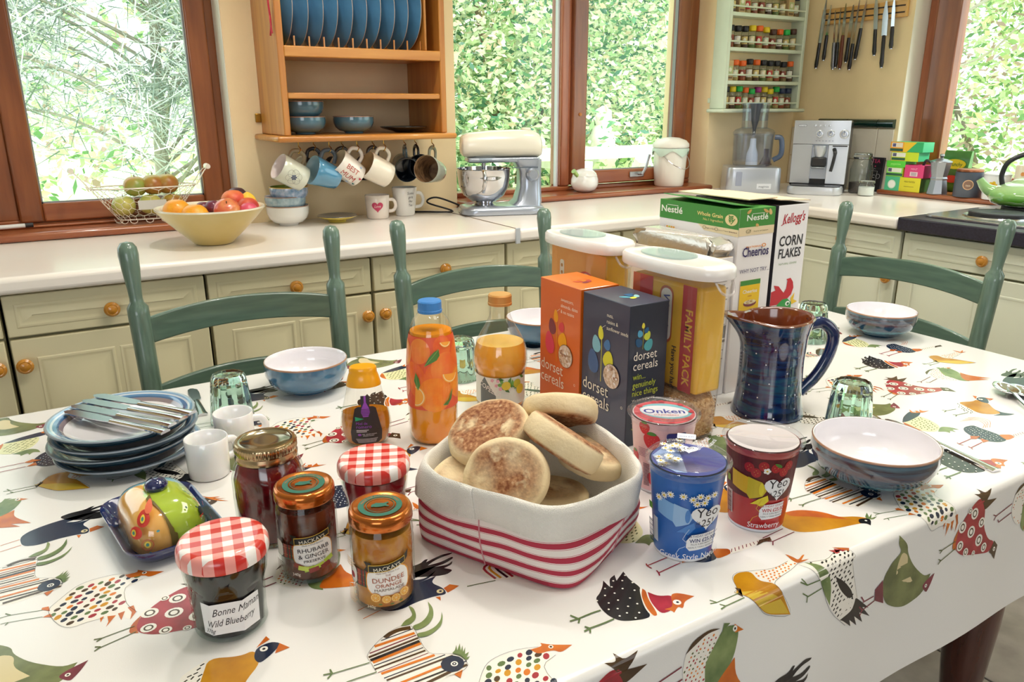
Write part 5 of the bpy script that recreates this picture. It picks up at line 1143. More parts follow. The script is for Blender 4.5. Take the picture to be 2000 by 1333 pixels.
def leafp(p, x, y, w_, h_, a, c):
    pts = []
    for i in range(16):
        q = 2*pi*i/16; u = w_*sin(q)*(1-.25*cos(q)); v = h_*cos(q)
        pts.append((x+u*cos(a)-v*sin(a), y+u*sin(a)+v*cos(a)))
    p.poly(pts, c)
flake = M('#c9a884', .8, col2='#f0ded0', vs=160, bump=1, bs=200)
def dorset(cols, words, main):
    def f(p, D, h):
        yl_, st, l2, l3, l4, l5 = cols; cx = .052; cream_ = '#f2ead6'; q0 = len(p.v)
        p.line([(cx, .085), (cx, .150), (cx-.001, .163)], .0018, st); leafp(p, cx-.003, .167, .0065, .0115, .08, yl_); leafp(p, cx-.014, .146, .0105, .0145, .25, l2); leafp(p, cx+.0145, .151, .008, .009, -.3, l3); leafp(p, cx-.021, .115, .0135, .0205, .2, l4); leafp(p, cx+.018, .1275, .0125, .0145, -.2, l5)
        p.line([(cx, .176), (cx+.009, .182)], .0006, cream_)
        for i, wd in enumerate(words): p.text(wd, .064, .197-.0105*i, .0086, cream_, align='L', sx=.95)
        p.text('dorset', .006, .0555, .0285, cream_, align='L', sx=.90); p.text('cereals', .006, .0325, .0285, cream_, align='L', sx=.90); p.ring(.108, .050, .0022, .0006, cream_)
        p.v = [(x, y+.007, l) for x, y, l in p.v]; q0 = len(p.v); p.ell(cx+.028, .097, .0205, '#2a1e1a', n=32); p.ell(cx+.028, .097, .0198, flake, n=32, ry=.0198)
        for i in range(26):
            a, r_ = RN.uniform(0, 6.28), .017*math.sqrt(RN.random()); leafp(p, cx+.028+r_*cos(a), .097+r_*sin(a), .0018, .0032, RN.uniform(0, 3), RN.choice(['#f3ece6', '#d9c2a8', '#b89272', '#efe0d4', '#a67a5c']))
        p.v = [(x, y+(.012 if i >= q0 else (.008 if y < .089 else 0)), l) for i, (x, y, l) in enumerate(p.v)]
    return f
navyc = M('#34344a', .35, coat=.25, var=.03); navyd = M('#1c2436', .35, coat=.25); orc = M('#d9682c', .35, coat=.25, var=.02); orct = M('#c85f14', .35)
def dside(p, W, h):
    cx = .028; p.line([(cx, .160), (cx, .196)], .001, '#a8a23a')
    for a in ((-.001, .198, .003, .0045, 0, '#d9cf3e'), (-.007, .186, .005, .006, .4, '#4f9fc0'), (.008, .181, .006, .0075, -.5, '#c6cf3e'), (.006, .190, .004, .005, -.6, '#1f5a86'), (-.009, .172, .006, .008, .7, '#174f78'), (.011, .166, .008, .010, -.55, '#4aa0a8')): leafp(p, cx+a[0], a[1], a[2], a[3], a[4], a[5])
    c = '#efe9da'; p.text('dorset', .010, .1435, .0205, c, align='L', sx=.88); p.text('cereals', .010, .1275, .0205, c, align='L', sx=.88); g_ = '#b9c832'
    for i, wd in enumerate(('win...', 'genuinely', 'nice things')): p.text(wd, .010, .112-.0135*i, .0145, g_, align='L', sx=.86)
    for i, wd in enumerate(('We love brightening', 'your day with all sorts', 'of terrific treats, from', 'extravagant getaways', 'to fabulous feasts', '- just pop online')): p.text(wd, .010, .0755-.0073*i, .0062, '#cfc8ba', align='L', sx=.9)
    p.text('www.', .011, .028, .007, g_, align='L')
def dtop(c5):
    def f(p, W, D):
        for i, (x, y, a) in enumerate(((.030, .050, .9), (.040, .040, -1.2), (.042, .056, .3), (.050, .046, -.6), (.046, .060, 1.4))): leafp(p, x, y, .0045, .009, a, c5[i])
    return f
carton('muesli_box', 'dark navy muesli box with a round window, in front of the bread basket gap', .730, .808, .858, .976, .232, (navyc, navyd, navyd, M('#3a3f55', .35, coat=.3)), dorset(('#dcd63c', '#b9b34a', '#7fb6c4', '#3f6fa0', '#41608c', '#d8d22e'), ('nuts,', 'raisins &', 'sunflower seeds'), 0), dside, dtop(['#4fa8c0', '#d9d23e', '#2c6a98', '#8fc4c8', '#1f5a86']))
carton('muesli_box', 'bright orange muesli box with a round window, left of the navy one', .727, .806, .979, 1.098, .234, (orc, orct, orct, M('#d9741c', .35, coat=.3)), dorset(('#f0a41e', '#d9901e', '#7a2a3a', '#d8404a', '#d9405a', '#eda31c'), ('sweetcorn,', 'almonds, dates', '& no raisins'), 0), None, dtop(['#b8432a', '#7a2a3a', '#e08a2a', '#a83a3a', '#d9601e']))
for (x, y, z, a) in ((.768, 1.035, .9862, .1), (.775, .913, .9845, .05)): pass
wht = M('#f3efee', .4, coat=.15); grnb = '#3f8a35'
def cheer_front(p, D, h):
    p.rect(0, h-.062, D, .062, grnb); p.poly([(D*.42, h-.062), (D, h-.062), (D, h-.084), (D*.52, h-.080)], '#ecd9b0')
    p.text('Nestlé', .040, h-.040, .030, '#f5f3e8', bold=True, sx=.88); p.rect(.024, h-.0165, .036, .0016, '#f5f3e8')
    p.text('Whole Grain', D-.085, h-.034, .0170, '#f0d98a', sx=.85, bold=True); p.text('No.1 Ingredient', D-.074, h-.048, .0110, '#f0d98a', sx=.85); p.ell(D-.022, h-.035, .0175, '#efd9a0', n=32); p.line([(D-.028, h-.038), (D-.022, h-.048), (D-.012, h-.030)], .0028, '#4a8a3a'); p.line([(D-.024, h-.042), (D-.023, h-.022)], .0016, '#4a8a3a')
    for k in range(3): leafp(p, D-.027, h-.036+.006*k, .0018, .004, .7, '#4a8a3a'); leafp(p, D-.019, h-.036+.006*k, .0018, .004, -.7, '#4a8a3a')
    p.ring(D-.098, h-.070, .005, .001, '#5a4a30'); p.text('High in Fibre', D-.079, h-.073, .0065, '#5a4a30', sx=.8); p.ring(D-.062, h-.070, .005, .001, '#5a4a30'); p.text('Source of Vitamin D', D-.040, h-.073, .0058, '#5a4a30', sx=.75)
    for k in range(5):
        cx, cy = D-.022+k*.0045, h-.0715; p.poly([(cx+.0024*(1 if i % 2 == 0 else .42)*sin(i*pi/5), cy+.0024*(1 if i % 2 == 0 else .42)*cos(i*pi/5)) for i in range(10)], '#5a1f1f')
    for k in range(5): p.rr(.022+k*.0075, h-.088, .006, .006, .002, ('#e8e2dc', '#e8a53a', '#c9cf4a', '#e8a53a', '#e8a53a')[k]); p.rr(.022+k*.0075, h-.098, .006, .008, .002, '#6a625c')
    p.text('Cheerios', D*.46, h-.17, .05, '#3a2a5a', shear=.1, sx=.8)
    p.v = [(x*.85 if x < D*.4 else D-(D-x)*.84, h-(h-y)*.58, l) for x, y, l in p.v]
def cheer_side(p, W, h):
    p.rect(0, h-.056, W, .056, grnb); p.rect(0, h-.082, W, .026, '#e6d2aa'); p.text('Nestlé', W*.5, h-.036, .0255, '#e9eee0', bold=True, sx=.82); p.rect(W*.34, h-.0165, .032, .0014, '#e9eee0'); leafp(p, W*.5, h-.052, .004, .0055, .4, '#cfa560'); leafp(p, W*.72, h-.010, .004, .009, .8, '#cfa560'); leafp(p, W*.25, h-.008, .004, .008, -.6, '#cfa560'); leafp(p, W*.85, h-.014, .004, .010, .2, '#d9b878')
    p.ring(.024, h-.069, .006, .001, '#5a5a30'); p.line([(.021, h-.069), (.024, h-.072), (.030, h-.064)], .001, '#5a5a30'); p.text('Source of Calcium', .056, h-.072, .0064, '#5a5a30', sx=.8)
    p.text('MULTIGRAIN', W*.45, h-.121, .0078, '#e08a1e', bold=True, sx=.85); p.ring(W*.74, h-.117, .0055, .0022, '#e08a1e')
    p.text('Cheerios', W*.52, h-.148, .042, '#33275e', bold=True, sx=.44)
    p.text('WHY NOT TRY...', W*.53, h-.200, .0185, '#33275e', sx=.55)
    p.rect(W*.16, h-.326, .052, .102, '#f0c31c'); p.rect(W*.16, h-.240, .052, .016, '#3f8a35'); p.text('Cheerios', W*.45, h-.266, .0165, '#f3ead8', bold=True, sx=.62); p.text('oats', W*.45, h-.278, .009, '#b8542a', sx=.7); p.ell(W*.47, h-.300, .017, '#7a2f3a', ry=.011); p.ell(W*.47, h-.296, .0155, '#e9dcb8', ry=.007)
    for k in range(9): p.ring(W*.47+.012*cos(k*.7)*(.4+.07*k), h-.296+.0045*sin(k*1.3), .0024, .0011, '#b98a3a', n=8)
    p.v = [(x, h-(h-y)*.58, l) for x, y, l in p.v]
CH = .345; ch = carton('cereal_box', 'tall white and green hoop cereal box at the back of the table', 1.045, 1.136, .946, 1.152, CH, (wht, wht, wht, M('#3f8a35', .4)), cheer_front, cheer_side)
G().box((-.044, -.098, 0), (.042, .088, .0016), M('#3f8a35', .45, coat=.2)).obj('top_flap', ch, loc=(-.003, .006, CH+.003), rot=(.02, .13, 0))
pr = Print(); pr.rect(.012, .016, .03, .055, '#e9e6d0'); pr.text('Cheerios', .035, .115, .026, '#f5efe2', rot=-pi/2, bold=True, sx=.8); pr.text('600g', .030, .172, .014, '#e6e8b0', rot=-pi/2)
kf = M('#f1eff0', .4, coat=.15)
def corn_side(p, W, h):
    p.text("Kellogg's", W*.52, h-.046, .0350, '#b3202f', shear=.42, bold=True, sx=.50, rot=.08); p.line([(W*.12, h-.052), (W*.25, h-.045)], .002, '#b3202f')
    p.text('CORN', W*.49, h-.1055, .0370, '#26262c', bold=True, sx=.62, shear=.06); p.text('FLAKES', W*.49, h-.137, .0340, '#26262c', bold=True, sx=.58, shear=.06); p.text('NATURAL GRAINS', W*.46, h-.156, .0078, '#7a9a6a', sx=.78)
    # the box's bird emblem: red comb, green head, yellow beak
    p.poly([(0, h-.262), (0, h-.225), (.012, h-.222), (.006, h-.208), (.020, h-.212), (.030, h-.225), (.036, h-.232), (.042, h-.222), (.044, h-.200), (.040, h-.196), (.052, h-.194), (.060, h-.206), (.063, h-.222), (.058, h-.240), (.048, h-.250), (.030, h-.262)], '#c42433')
    p.poly([(.018, h-.290), (.020, h-.262), (.034, h-.250), (.048, h-.249), (.060, h-.262), (.062, h-.290)], '#2f9a48'); p.poly([(.058, h-.250), (.068, h-.236), (.066, h-.255), (.078, h-.262), (.062, h-.268)], '#efc52a'); p.ell(.050, h-.263, .0065, '#eef4ea'); p.ell(.051, h-.264, .0035, '#2a6a3a')
    p.v = [(x, h-(h-y)*.73, l) for x, y, l in p.v]
cf = carton('cereal_box', 'tall white corn flakes box with a red and green bird emblem', 1.162, 1.247, .960, 1.175, .343, (M('#26232c', .5), kf, kf, M('#2a211c', .7)), None, corn_side)
crd = M('#d8c3a6', .8, var=.05); G().box((-.002, -.105, -.001), (.075, .075, .0008), crd).obj('open_flap', cf, loc=(-.110, .01, .3565), rot=(0, .0, .02)); G().box((0, -.105, -.0008), (.085, .10, .0008), crd).obj('open_flap', cf, loc=(-.038, 0, .353), rot=(0, .06, .0))
def wb_side(p, W, h):
    k = '#4a4648'; p.rect(.006, h-.10, W-.01, .0016, k)
    for y0, y1, n in ((h-.092, h-.03, 9), (h-.150, h-.105, 9), (.060, .105, 8)): rule_lines(p, .008, W-.008, y0, y1, n, '#9a9698')
    p.rect(.006, .112, W-.012, .024, '#2a282c'); p.rect(.006, h-.158, W-.012, .005, '#2a282c'); rule_lines(p, .010, W-.014, .116, .132, 3, '#d0ccd0'); p.ell(W*.5, .030, .007, k); p.ell(W*.5, .032, .004, '#f1eff0')
wb = carton('cereal_box', 'opened white cereal box with a silver inner bag and small print panel', .984, 1.040, .948, 1.160, .262, (wht, kf, kf, crd), None, wb_side)
g = G(); n = 26; rings = []
for k, (sc, z) in enumerate(((.9, -.03), (.94, .004), (1.02, .016), (.98, .026), (.82, .030))):
    rings.append([(x*sc+.004*sin(i*2.3+k), y*sc+.004*cos(i*1.7+k*2), .262+z+.004*sin(i*1.9+k*1.3)) for i, (x, y) in enumerate(rrect(.054, .206, .008, 6))])
g.loft(rings, M('#d9d4cc', .25, metal=.55, bump=.6, bs=90), capb=False); g.obj('inner_bag', wb, smooth=30)
yel = M('#e9b21c', .4, col2='#f0c238', vs=8); redb = '#c8282a'
def weet(p, D, h):
    p.rect(0, 0, .022, h, '#d8402a'); p.rect(.022, 0, .06, h, '#f0a030'); p.ell(.055, h*.80, .034, '#d8402a'); p.ell(.055, h*.80, .030, '#f3ead8'); p.text('W', .055, h*.80-.014, .045, '#2a4a9a', bold=True, rot=-.5, sx=.8); p.rr(.012, h*.72, .010, .12, .004, '#f3ead8')
    for i in range(6): p.ell(.012, h*.72-.045+i*.018, .0035, '#c98a3a')
    p.rect(.085, 0, .040, h, '#d23a26'); p.text('WEETABIX', .098, h*.5, .034, '#f0b82a', bold=True, rot=-pi/2, sx=.8)
    p.rr(.165, h*.70, .036, .115, .016, '#b85a2a'); p.rr(.165, h*.70, .030, .106, .014, '#e9e4dc'); p.text('Weetabix', .158, h*.70, .026, '#3a4a9a', bold=True, rot=-pi/2, shear=.2, sx=.85)
    p.rect(D-.040, 0, .028, h, '#b8323a'); p.text('FAMILY PACK', D-.031, h*.42, .026, '#e8b83a', bold=True, rot=-pi/2, sx=.95); p.text('Have you had', .178, h*.30, .018, '#3a2a1a', bold=True, rot=-pi/2, sx=.9); p.text('your Weetabix?', .150, h*.24, .018, '#3a2a1a', bold=True, rot=-pi/2, sx=.9)
# ---------------------------------------------------------------- clear cereal dispensers
def sup(hx, hy, e=3.0, n=48, cx=0, cy=0):
    return [(cx+hx*abs(cos(a))**(2/e)*(1 if cos(a) >= 0 else -1), cy+hy*abs(sin(a))**(2/e)*(1 if sin(a) >= 0 else -1)) for a in (2*pi*(k+.5)/n for k in range(n))]
clp = clear('#fbfaf9', 1.5, 'container_plastic', .03, .03); whp = M('#f4efeb', .25, coat=.4)
def packet(label, x, y, w, d, h, fn):
    t = thing('cereal_packet', label, 'packet', (x, y, TZ+.078), 0, 'wheat biscuit packets inside the containers'); G().box((-w/2, -d/2, 0), (w/2, d/2, h), yel).obj('pack', t, bevel=.006); p = Print(); fn(p, d, h); p.build('face_print', t, flat_map((-w/2, d/2, 0), (0, -1, 0), (0, 0, 1))); return t
def weetA(p, D, h):
    p.rect(.004, 0, .018, h, '#d85a2a'); p.rect(.022, 0, .032, h, '#c8282a'); p.text('WEETABIX', .032, h*.45, .028, '#f0a82a', bold=True, rot=-pi/2, sx=.8); p.rr(.088, h*.68, .032, .095, .014, '#b85a2a'); p.rr(.088, h*.68, .026, .087, .012, '#e9e4dc'); p.text('Weetabix', .081, h*.68, .021, '#3a4a9a', bold=True, rot=-pi/2, shear=.2, sx=.85)
    p.rect(D-.040, 0, .030, h, '#b8323a'); p.text('FAMILY PACK', D-.031, h*.42, .022, '#e8b83a', bold=True, rot=-pi/2, sx=.95); p.text('Have you had', .107, h*.20, .0145, '#3a2a1a', bold=True, rot=-pi/2, sx=.9); p.text('your Weetabix?', .084, h*.20, .0145, '#3a2a1a', bold=True, rot=-pi/2, sx=.9)
def weetB(p, D, h):
    p.rect(0, 0, D, h, '#f0a444'); p.ell(D-.058, h*.62, .034, '#d8402a', n=32); p.ell(D-.058, h*.62, .030, '#f3ead8', n=32); p.text('W', D-.056, h*.62-.016, .045, '#2a4a9a', bold=True, rot=-.5, sx=.8); p.rr(D-.135, h*.62, .014, .09, .005, '#f3ead8'); [p.ell(D-.135, h*.62-.036+i*.014, .0035, '#c98a3a') for i in range(6)]
packet('yellow and red wheat biscuit family pack inside the front clear container', .868, .905, .055, .165, .175, weetA); packet('orange wheat biscuit packet with a round blue letter inside the back container', .872, 1.150, .055, .170, .185, weetB)
def container(label, x, y, hx, hy, h, granola):
    t = thing('cereal_container', label, 'container', (x, y, TZ+.0015), 0, 'clear flip-top cereal containers')
    g = G(); g.loft([[(a, b, z) for a, b in sup(hx*s, hy*s)] for s, z in ((.80, .0), (.84, .001), (.86, .006), (.90, h*.3), (.95, h*.7), (.985, h-.03), (1.01, h-.022), (1.01, h-.018))], clp, capt=False); g.obj('clear_body', t, smooth=60)
    if granola:
        gr = M('#b98a54', .85, col2='#e0bd8c', vs=170, bump=1, bs=220); rr_ = [[(a, b, z) for a, b in sup(hx*s, hy*s)] for s, z in ((.78, .004), (.83, .008), (.86, .055), (.80, .066), (.5, .070), (.1, .072))]
        g = G(); g.loft(rr_, gr); g.obj('granola', t, smooth=60)
        g = G(); r = random.Random(3); fm_ = [M(c, .8) for c in ('#c99a62', '#e3c79c', '#8f6236', '#f0ddc0', '#a97a48')]
        for i in range(1500):
            a = r.uniform(0, 2*pi); u = r.random(); top_ = u < .45
            ex = lambda q, hh: hh*abs(q)**(2/3)*(1 if q >= 0 else -1)
            if top_: rad = math.sqrt(r.random()); px, py, pz_ = ex(cos(a), hx*.8)*rad, ex(sin(a), hy*.8)*rad, .067+.004*(1-rad)
            else: zz = r.uniform(.008, .066); sc = .84+.02*zz/.06; px, py, pz_ = ex(cos(a), hx*sc), ex(sin(a), hy*sc), zz
            d = V((r.gauss(0, 1), r.gauss(0, 1), r.gauss(0, .7))).normalized()*.0026; e = d.cross(V((0, .3, 1))).normalized()*.0014; q = V((px, py, pz_)); nn_ = d.cross(e).normalized()*.0007
            g.add([q-d, q-e+nn_, q+d, q+e+nn_], [(0, 1, 2, 3)], fm_[r.randrange(5)])
        g.obj('oat_flakes', t, smooth=0, kind='stuff')
    g = G(); g.loft([[(a, b, z) for a, b in sup(hx*s, hy*s)] for s, z in ((1.03, h-.020), (1.045, h-.018), (1.04, h-.004), (1.0, h), (.80, h+.0012), (.78, h+.0005), (.2, h+.0008))], whp, capb=False); l = g.obj('lid', t, smooth=45)
    g = G(); g.loft([[(a, b, z) for a, b in sup(hx*.72, hy*.50, 2.4, 40, 0, hy*.18)] for z in (h+.0012, h+.0035)], clear('#dfe9e8', 1.5, 'hatch_plastic', .05, .25)); g.obj('flip_hatch', l, smooth=40)
    g = G(); g.tube(smooth_path([(-.018, -hy*1.0, h-.022), (-.013, -hy*1.05-.004, h-.036), (0, -hy*1.06-.006, h-.041), (.013, -hy*1.05-.004, h-.036), (.018, -hy*1.0, h-.022)], 5), .002, clear('#f4f2f2', 2, 'lip_plastic', .05, .2), 8); g.obj('pouring_lip', t); return t
container('clear flip-top cereal container in front, granola at its bottom', .862, .905, .047, .105, .287, True)
container('clear flip-top cereal container standing farther back, behind the granola one', .868, 1.150, .047, .105, .287, False)
# ---------------------------------------------------------------- yoghurt pots
lidclear = clear('#fafafc', 1.6, 'lid_plastic', .04, .03)
def pot(label, loc, body, prt, topm, topprt=None, h=.112, rb=.0350, rt=.0455, da=0.0, base='#e9e9ee'):
    t = thing('yoghurt_pot', label, 'yoghurt pot', loc, 0, 'large yoghurt pots'); a0 = cam_ang(loc[0], loc[1]); rf = lambda z: rb+(rt-rb)*z/h
    G().lathe([(0, .003), (rb-.004, .003), (rb-.003, 0), (rb-.0005, .0005), (rb, .004)], M(base, .3), 48).obj('base', t, smooth=50)
    G().lathe([(rb, .004), (rf(h*.3), h*.3), (rf(h*.7), h*.7), (rt, h-.004)], body, 56).obj('body', t, smooth=60)
    G().lathe([(rt-.002, h-.003), (0, h-.0028)], topm, 48).obj('foil', t)
    l = G().lathe([(rt+.0003, h-.012), (rt+.0012, h-.011), (rt+.0025, h-.004), (rt+.0052, h-.0032), (rt+.0056, h-.0012), (rt+.0035, h+.0002), (rt+.002, h+.0025), (rt-.0005, h+.0028), (rt-.003, h+.0005), (0, h+.0005)], lidclear, 72, fn=lambda a, r, z: (r*(1+.006*sin(36*a)*(1 if h-.0115 < z < h-.0035 else 0)), z)).obj('clear_lid', t, smooth=45)
    p = Print(); prt(p); p.build('printed_wrap', t, lambda a, b, hh: V(((rf(b)+hh)*cos(a0+da+a/.040), (rf(b)+hh)*sin(a0+da+a/.040), b)), cuts(-.125, .125, 56), cuts(.02, .1, 4), step=.00005)
    if topprt: p = Print(); topprt(p); p.build('foil_print', t, flat_map((0, 0, h-.0027), (cos(a0+pi/2), sin(a0+pi/2), 0), (-cos(a0), -sin(a0), 0)))
    return t
def heart(p, x, y, s, c):
    pts = []
    for i in range(28): q = 2*pi*i/28; pts.append((x+s*.062*16*sin(q)**3, y+s*.062*(13*cos(q)-5*cos(2*q)-2*cos(3*q)-cos(4*q))))
    p.poly(pts, c)
def daisy(p, x, y, s=.0042):
    for k in range(9): a = k*.7; leafp(p, x+s*.6*cos(a), y+s*.6*sin(a), s*.2, s*.5, a-pi/2, '#f3f3ee')
    p.ell(x, y, s*.33, '#e8c22c', n=10)
def bow(p, c1, c2, c3):
    p.poly([(-.034, .060), (-.010, .053), (-.012, .078), (-.034, .083)], c1); p.poly([(-.013, .054), (-.009, .048), (.006, .054), (.010, .062), (.004, .074), (-.012, .079)], c2); p.poly([(.002, .050), (-.008, .041), (.0, .042), (.006, .0385), (.014, .048), (.012, .056)], c3); p.ell(.004, .064, .003, c3, ry=.009)
def common(p, blue):
    ink = '#1c1a20'; heart(p, .024, .066, .0175, '#f3f4f6'); p.text('Yeo', .0238, .0665, .0172, ink, shear=.15, rot=.1, sx=.9); p.text('is', .0145, .0565, .0075, ink, shear=.1); p.text('25!', .0245, .0535, .0140, ink, shear=.2, rot=.1, sx=.85)
    p.poly([(.008, .020), (.036, .024), (.036, .045), (.009, .042), (.004, .034), (.004, .025)], '#f0f1f4'); c = '#27356e' if blue else '#b3202a'
    p.text('BIRTHDAY GIVEAWAY', .0235, .0395, .0043, c, rot=.08, sx=.85); p.text('WIN £25,000', .0235, .0325, .0072, c, rot=.08, sx=.80, bold=True); p.text('PLUS 5,000 BEAUTY PRIZES', .0235, .0283, .0028, '#555', rot=.08) if 0 else p.text('PLUS 5,000 BEAUTY', .0225, .0288, .0031, '#4a4a52', rot=.08); p.text("NEAL'S YARD REMEDIES", .0225, .0246, .0031, '#6a6a72', rot=.08)
    p.line([(.005, .031), (.0, .036), (.003, .044), (.006, .05)], .0006, '#b9cfe8' if blue else '#e0b02c'); p.line([(.003, .026), (-.003, .022), (-.007, .013)], .0006, '#b9cfe8' if blue else '#e0b02c')
    for i in range(14): p.rect(-.045, .018+i*.0022, .009, .0011 if i % 3 else .0016, '#20304e' if blue else '#5a1a1e', lay=p.lay+(1 if i == 0 else 0))
    p.rect(-.0455, .017, .0005, .033, '#dfe4ee'); p.text('Greek Style Natural' if blue else 'Strawberry', .012, .0085, .0108, '#f3f4f8', shear=.1, rot=.05, sx=.88)
def yblue(p):
    common_bg = [(-.050, .016, .014, .034)]; p.rect(-.046, .0165, .0105, .033, '#e9edf4'); bow(p, '#7fb2e6', '#9cc4ee', '#4f8ad2')
    for x, y in ((-.024, .086), (-.016, .090), (-.002, .091), (.008, .088), (.015, .092), (.023, .090), (.012, .083), (.030, .093), (-.028, .083), (.019, .085)): daisy(p, x, y)
    p.rr(-.041, .066, .007, .009, .001, '#6aa83a'); common(p, True)
def yred(p):
    p.rect(-.125, .048, .25, .058, '#5a0f18'); p.rect(-.046, .0165, .0105, .033, '#e8d6d0')
    for x, y in ((-.012, .092), (.004, .096), (.018, .094), (.028, .088), (-.004, .086), (.034, .096)): p.ell(x, y, .0058, '#a81c24', ry=.0066); [p.ell(x+.002*cos(q), y+.003*sin(q), .0004, '#e8c25a', n=6, lay=p.lay) for q in (0, 1.5, 3, 4.5)]
    for k in range(5): a = k*1.256; p.ell(.008+.0026*cos(a), .090+.0026*sin(a), .0018, '#f5f3ee', n=8)
    p.ell(.008, .090, .0012, '#e8c22c', n=8); leafp(p, .020, .098, .002, .005, 1, '#4a7a2a'); p.rr(-.042, .066, .007, .009, .001, '#8aa83a')
    bow(p, '#dcae1c', '#c9b21e', '#e0cf2a'); common(p, False)
pbl = M('#1763b8', .3, coat=.4); prd = M('#b01419', .3, coat=.4); foilw = M('#e8dfe0', .3, metal=.15)
def topblue(p):
    p.poly([(-.03, .028), (-.042, .0), (-.034, -.022), (-.012, -.040), (.0, -.038), (-.006, -.008), (-.012, .02)], '#9db8e6'); r = random.Random(4)
    for i in range(22): daisy(p, r.uniform(-.036, -.008), r.uniform(-.03, .026), .0052)
    heart(p, .0, -.012, .011, '#eef0f6'); p.text('Yeo', -.0, -.013, .010, '#3a3a46', rot=.5, sx=.9); p.text('GREEK STYLE', .018, .006, .0085, '#e6e8f4', rot=1.25, sx=.8); p.text('Natural', .028, .010, .0085, '#e6e8f4', rot=1.25, shear=.2, sx=.9); p.rr(-.004, .024, .022, .015, .001, '#eef2fa'); p.text('WIN £25', -.004, .021, .0058, '#2a4a9a', rot=.1, sx=.8)
pot('blue and white daisy yoghurt pot, nearest the camera of the three', (.609, .599, TZ+.0015), pbl, yblue, M('#3a4aa0', .3, coat=.2), topblue, h=.121)
pot('dark red strawberry yoghurt pot with a plain frosted lid', (.737, .598, TZ+.0015), prd, yred, foilw, None, h=.119)
def onk(p):
    for x, y, r_ in ((-.010, .082, .013), (-.040, .050, .010), (.014, .080, .010), (-.006, .024, .011), (-.020, .100, .009)):
        leafp(p, x, y, r_*.85, r_, pi, '#d8303c')
        for q in range(8): p.ell(x+r_*.45*cos(q*.8)*(.5+.5*(q % 2)), y+r_*.5*sin(q*.8)*(.5+.5*(q % 2)), .0004, '#f5d88a', n=6, lay=p.lay+(1 if q == 0 else 0))
        leafp(p, x, y+r_*.9, r_*.5, r_*.22, 0, '#4f8a3a')
    p.rr(.022, .082, .026, .030, .003, '#2a2f86'); p.text('NEW LOOK', .022, .086, .0058, '#f0f0f6', bold=True, sx=.85); p.rr(.022, .0815, .021, .0042, .001, '#f0f0f6'); p.text('SAME GREAT', .022, .0802, .0028, '#2a2f86'); p.text('TASTE', .022, .0745, .0050, '#f0f0f6', bold=True)
    for i in range(16): p.rect(-.022, .012+i*.0022, .010, .0011, '#5a3a4a', lay=p.lay+(1 if i == 0 else 0))
    rule_lines(p, -.030, -.014, .056, .070, 6, '#b07a8a')
def topon(p):
    p.ell(0, 0, .042, '#d8545c', n=48); p.ell(.002, .004, .036, '#7fc4cc', ry=.028, n=40); p.ell(.0, .002, .033, '#f1eef2', ry=.021, n=40); p.text('Onken', .001, -.0045, .0215, '#2a3aa0', bold=True, rot=.18, sx=.98); p.text('STRAWBERRY', .004, -.013, .0062, '#d8545c', rot=.15, sx=.9)
    for q in range(9): leafp(p, .038*cos(q*.75+2), .038*sin(q*.75+2), .004, .005, q, '#c42a38')
pot('pink strawberry yoghurt pot with a blue-lettered lid behind the blue pot', (.697, .738, TZ+.0015), M('#f2c6c8', .3, coat=.4, var=.03), onk, foilw, topon, h=.113, da=-.1)
# ================================================================ cloth bread basket with muffins
BX_, BY_, BR_ = .474, .735, .46
bk = thing('bread_basket', 'soft cloth bread basket, white folded cuff over red ticking stripes', 'basket', (BX_, BY_, TZ+.0015), BR_)
def tick(nt, sep): return mth(nt, 'FRACT', mth(nt, 'MULTIPLY', mth(nt, 'ADD', sep.outputs['Z'], .0035), 1/.0168))
stripe = ramp_mat('red_ticking', tick, ((0, '#f0e6e0'), (.16, '#bd4a5c'), (.19, '#f0e6e0'), (.25, '#b23248'), (.64, '#f0e6e0'), (.69, '#bd4a5c'), (.72, '#f0e6e0')), .85, 0, 'CONSTANT', .3, 1400, noise=.16, ns=9)
canv = M('#f6f2ea', .95, bump=.9, bs=900, var=.05, vs=12, spec=.1)
def loop(sx, sy, e, z, n=96, wob=0, ph=0, dz=0):
    out = []
    for k in range(n):
        a = 2*pi*k/n; c, s_ = cos(a), sin(a); w_ = 1+wob*sin(3*a+ph)+wob*.6*sin(5*a+2*ph)
        out.append((sx*w_*abs(c)**(2/e)*(1 if c >= 0 else -1), sy*w_*abs(s_)**(2/e)*(1 if s_ >= 0 else -1), z+dz*sin(a*2+1.1)+dz*.5*sin(a*3)))
    return out
o_ = [(.096, .108, 9, 0, .0, 0), (.103, .115, 7, .002, .0, 0), (.108, .119, 5.0, .016, .012, 0), (.114, .123, 3.6, .034, .018, .001), (.117, .126, 2.9, .052, .016, .002), (.118, .127, 2.6, .068, .012, .003)]
def crumple(g, amp, z0=.004):
    g.v = [(lambda n_, k: (x+x/.12*amp*n_*k, y+y/.12*amp*n_*k, z+amp*.7*k*mnoise.noise(V((x*14+7, y*14, z*10)))))(mnoise.noise(V((x*17, y*17, z*22))), min(1, max(0, z-z0)/.02)) for x, y, z in g.v]
    return g
g = G(); g.loft([loop(a, b, e, z, wob=w_, ph=.6, dz=dz) for a, b, e, z, w_, dz in o_], stripe, capt=False); crumple(g, .006); o = g.obj('striped_side', bk, smooth=70)
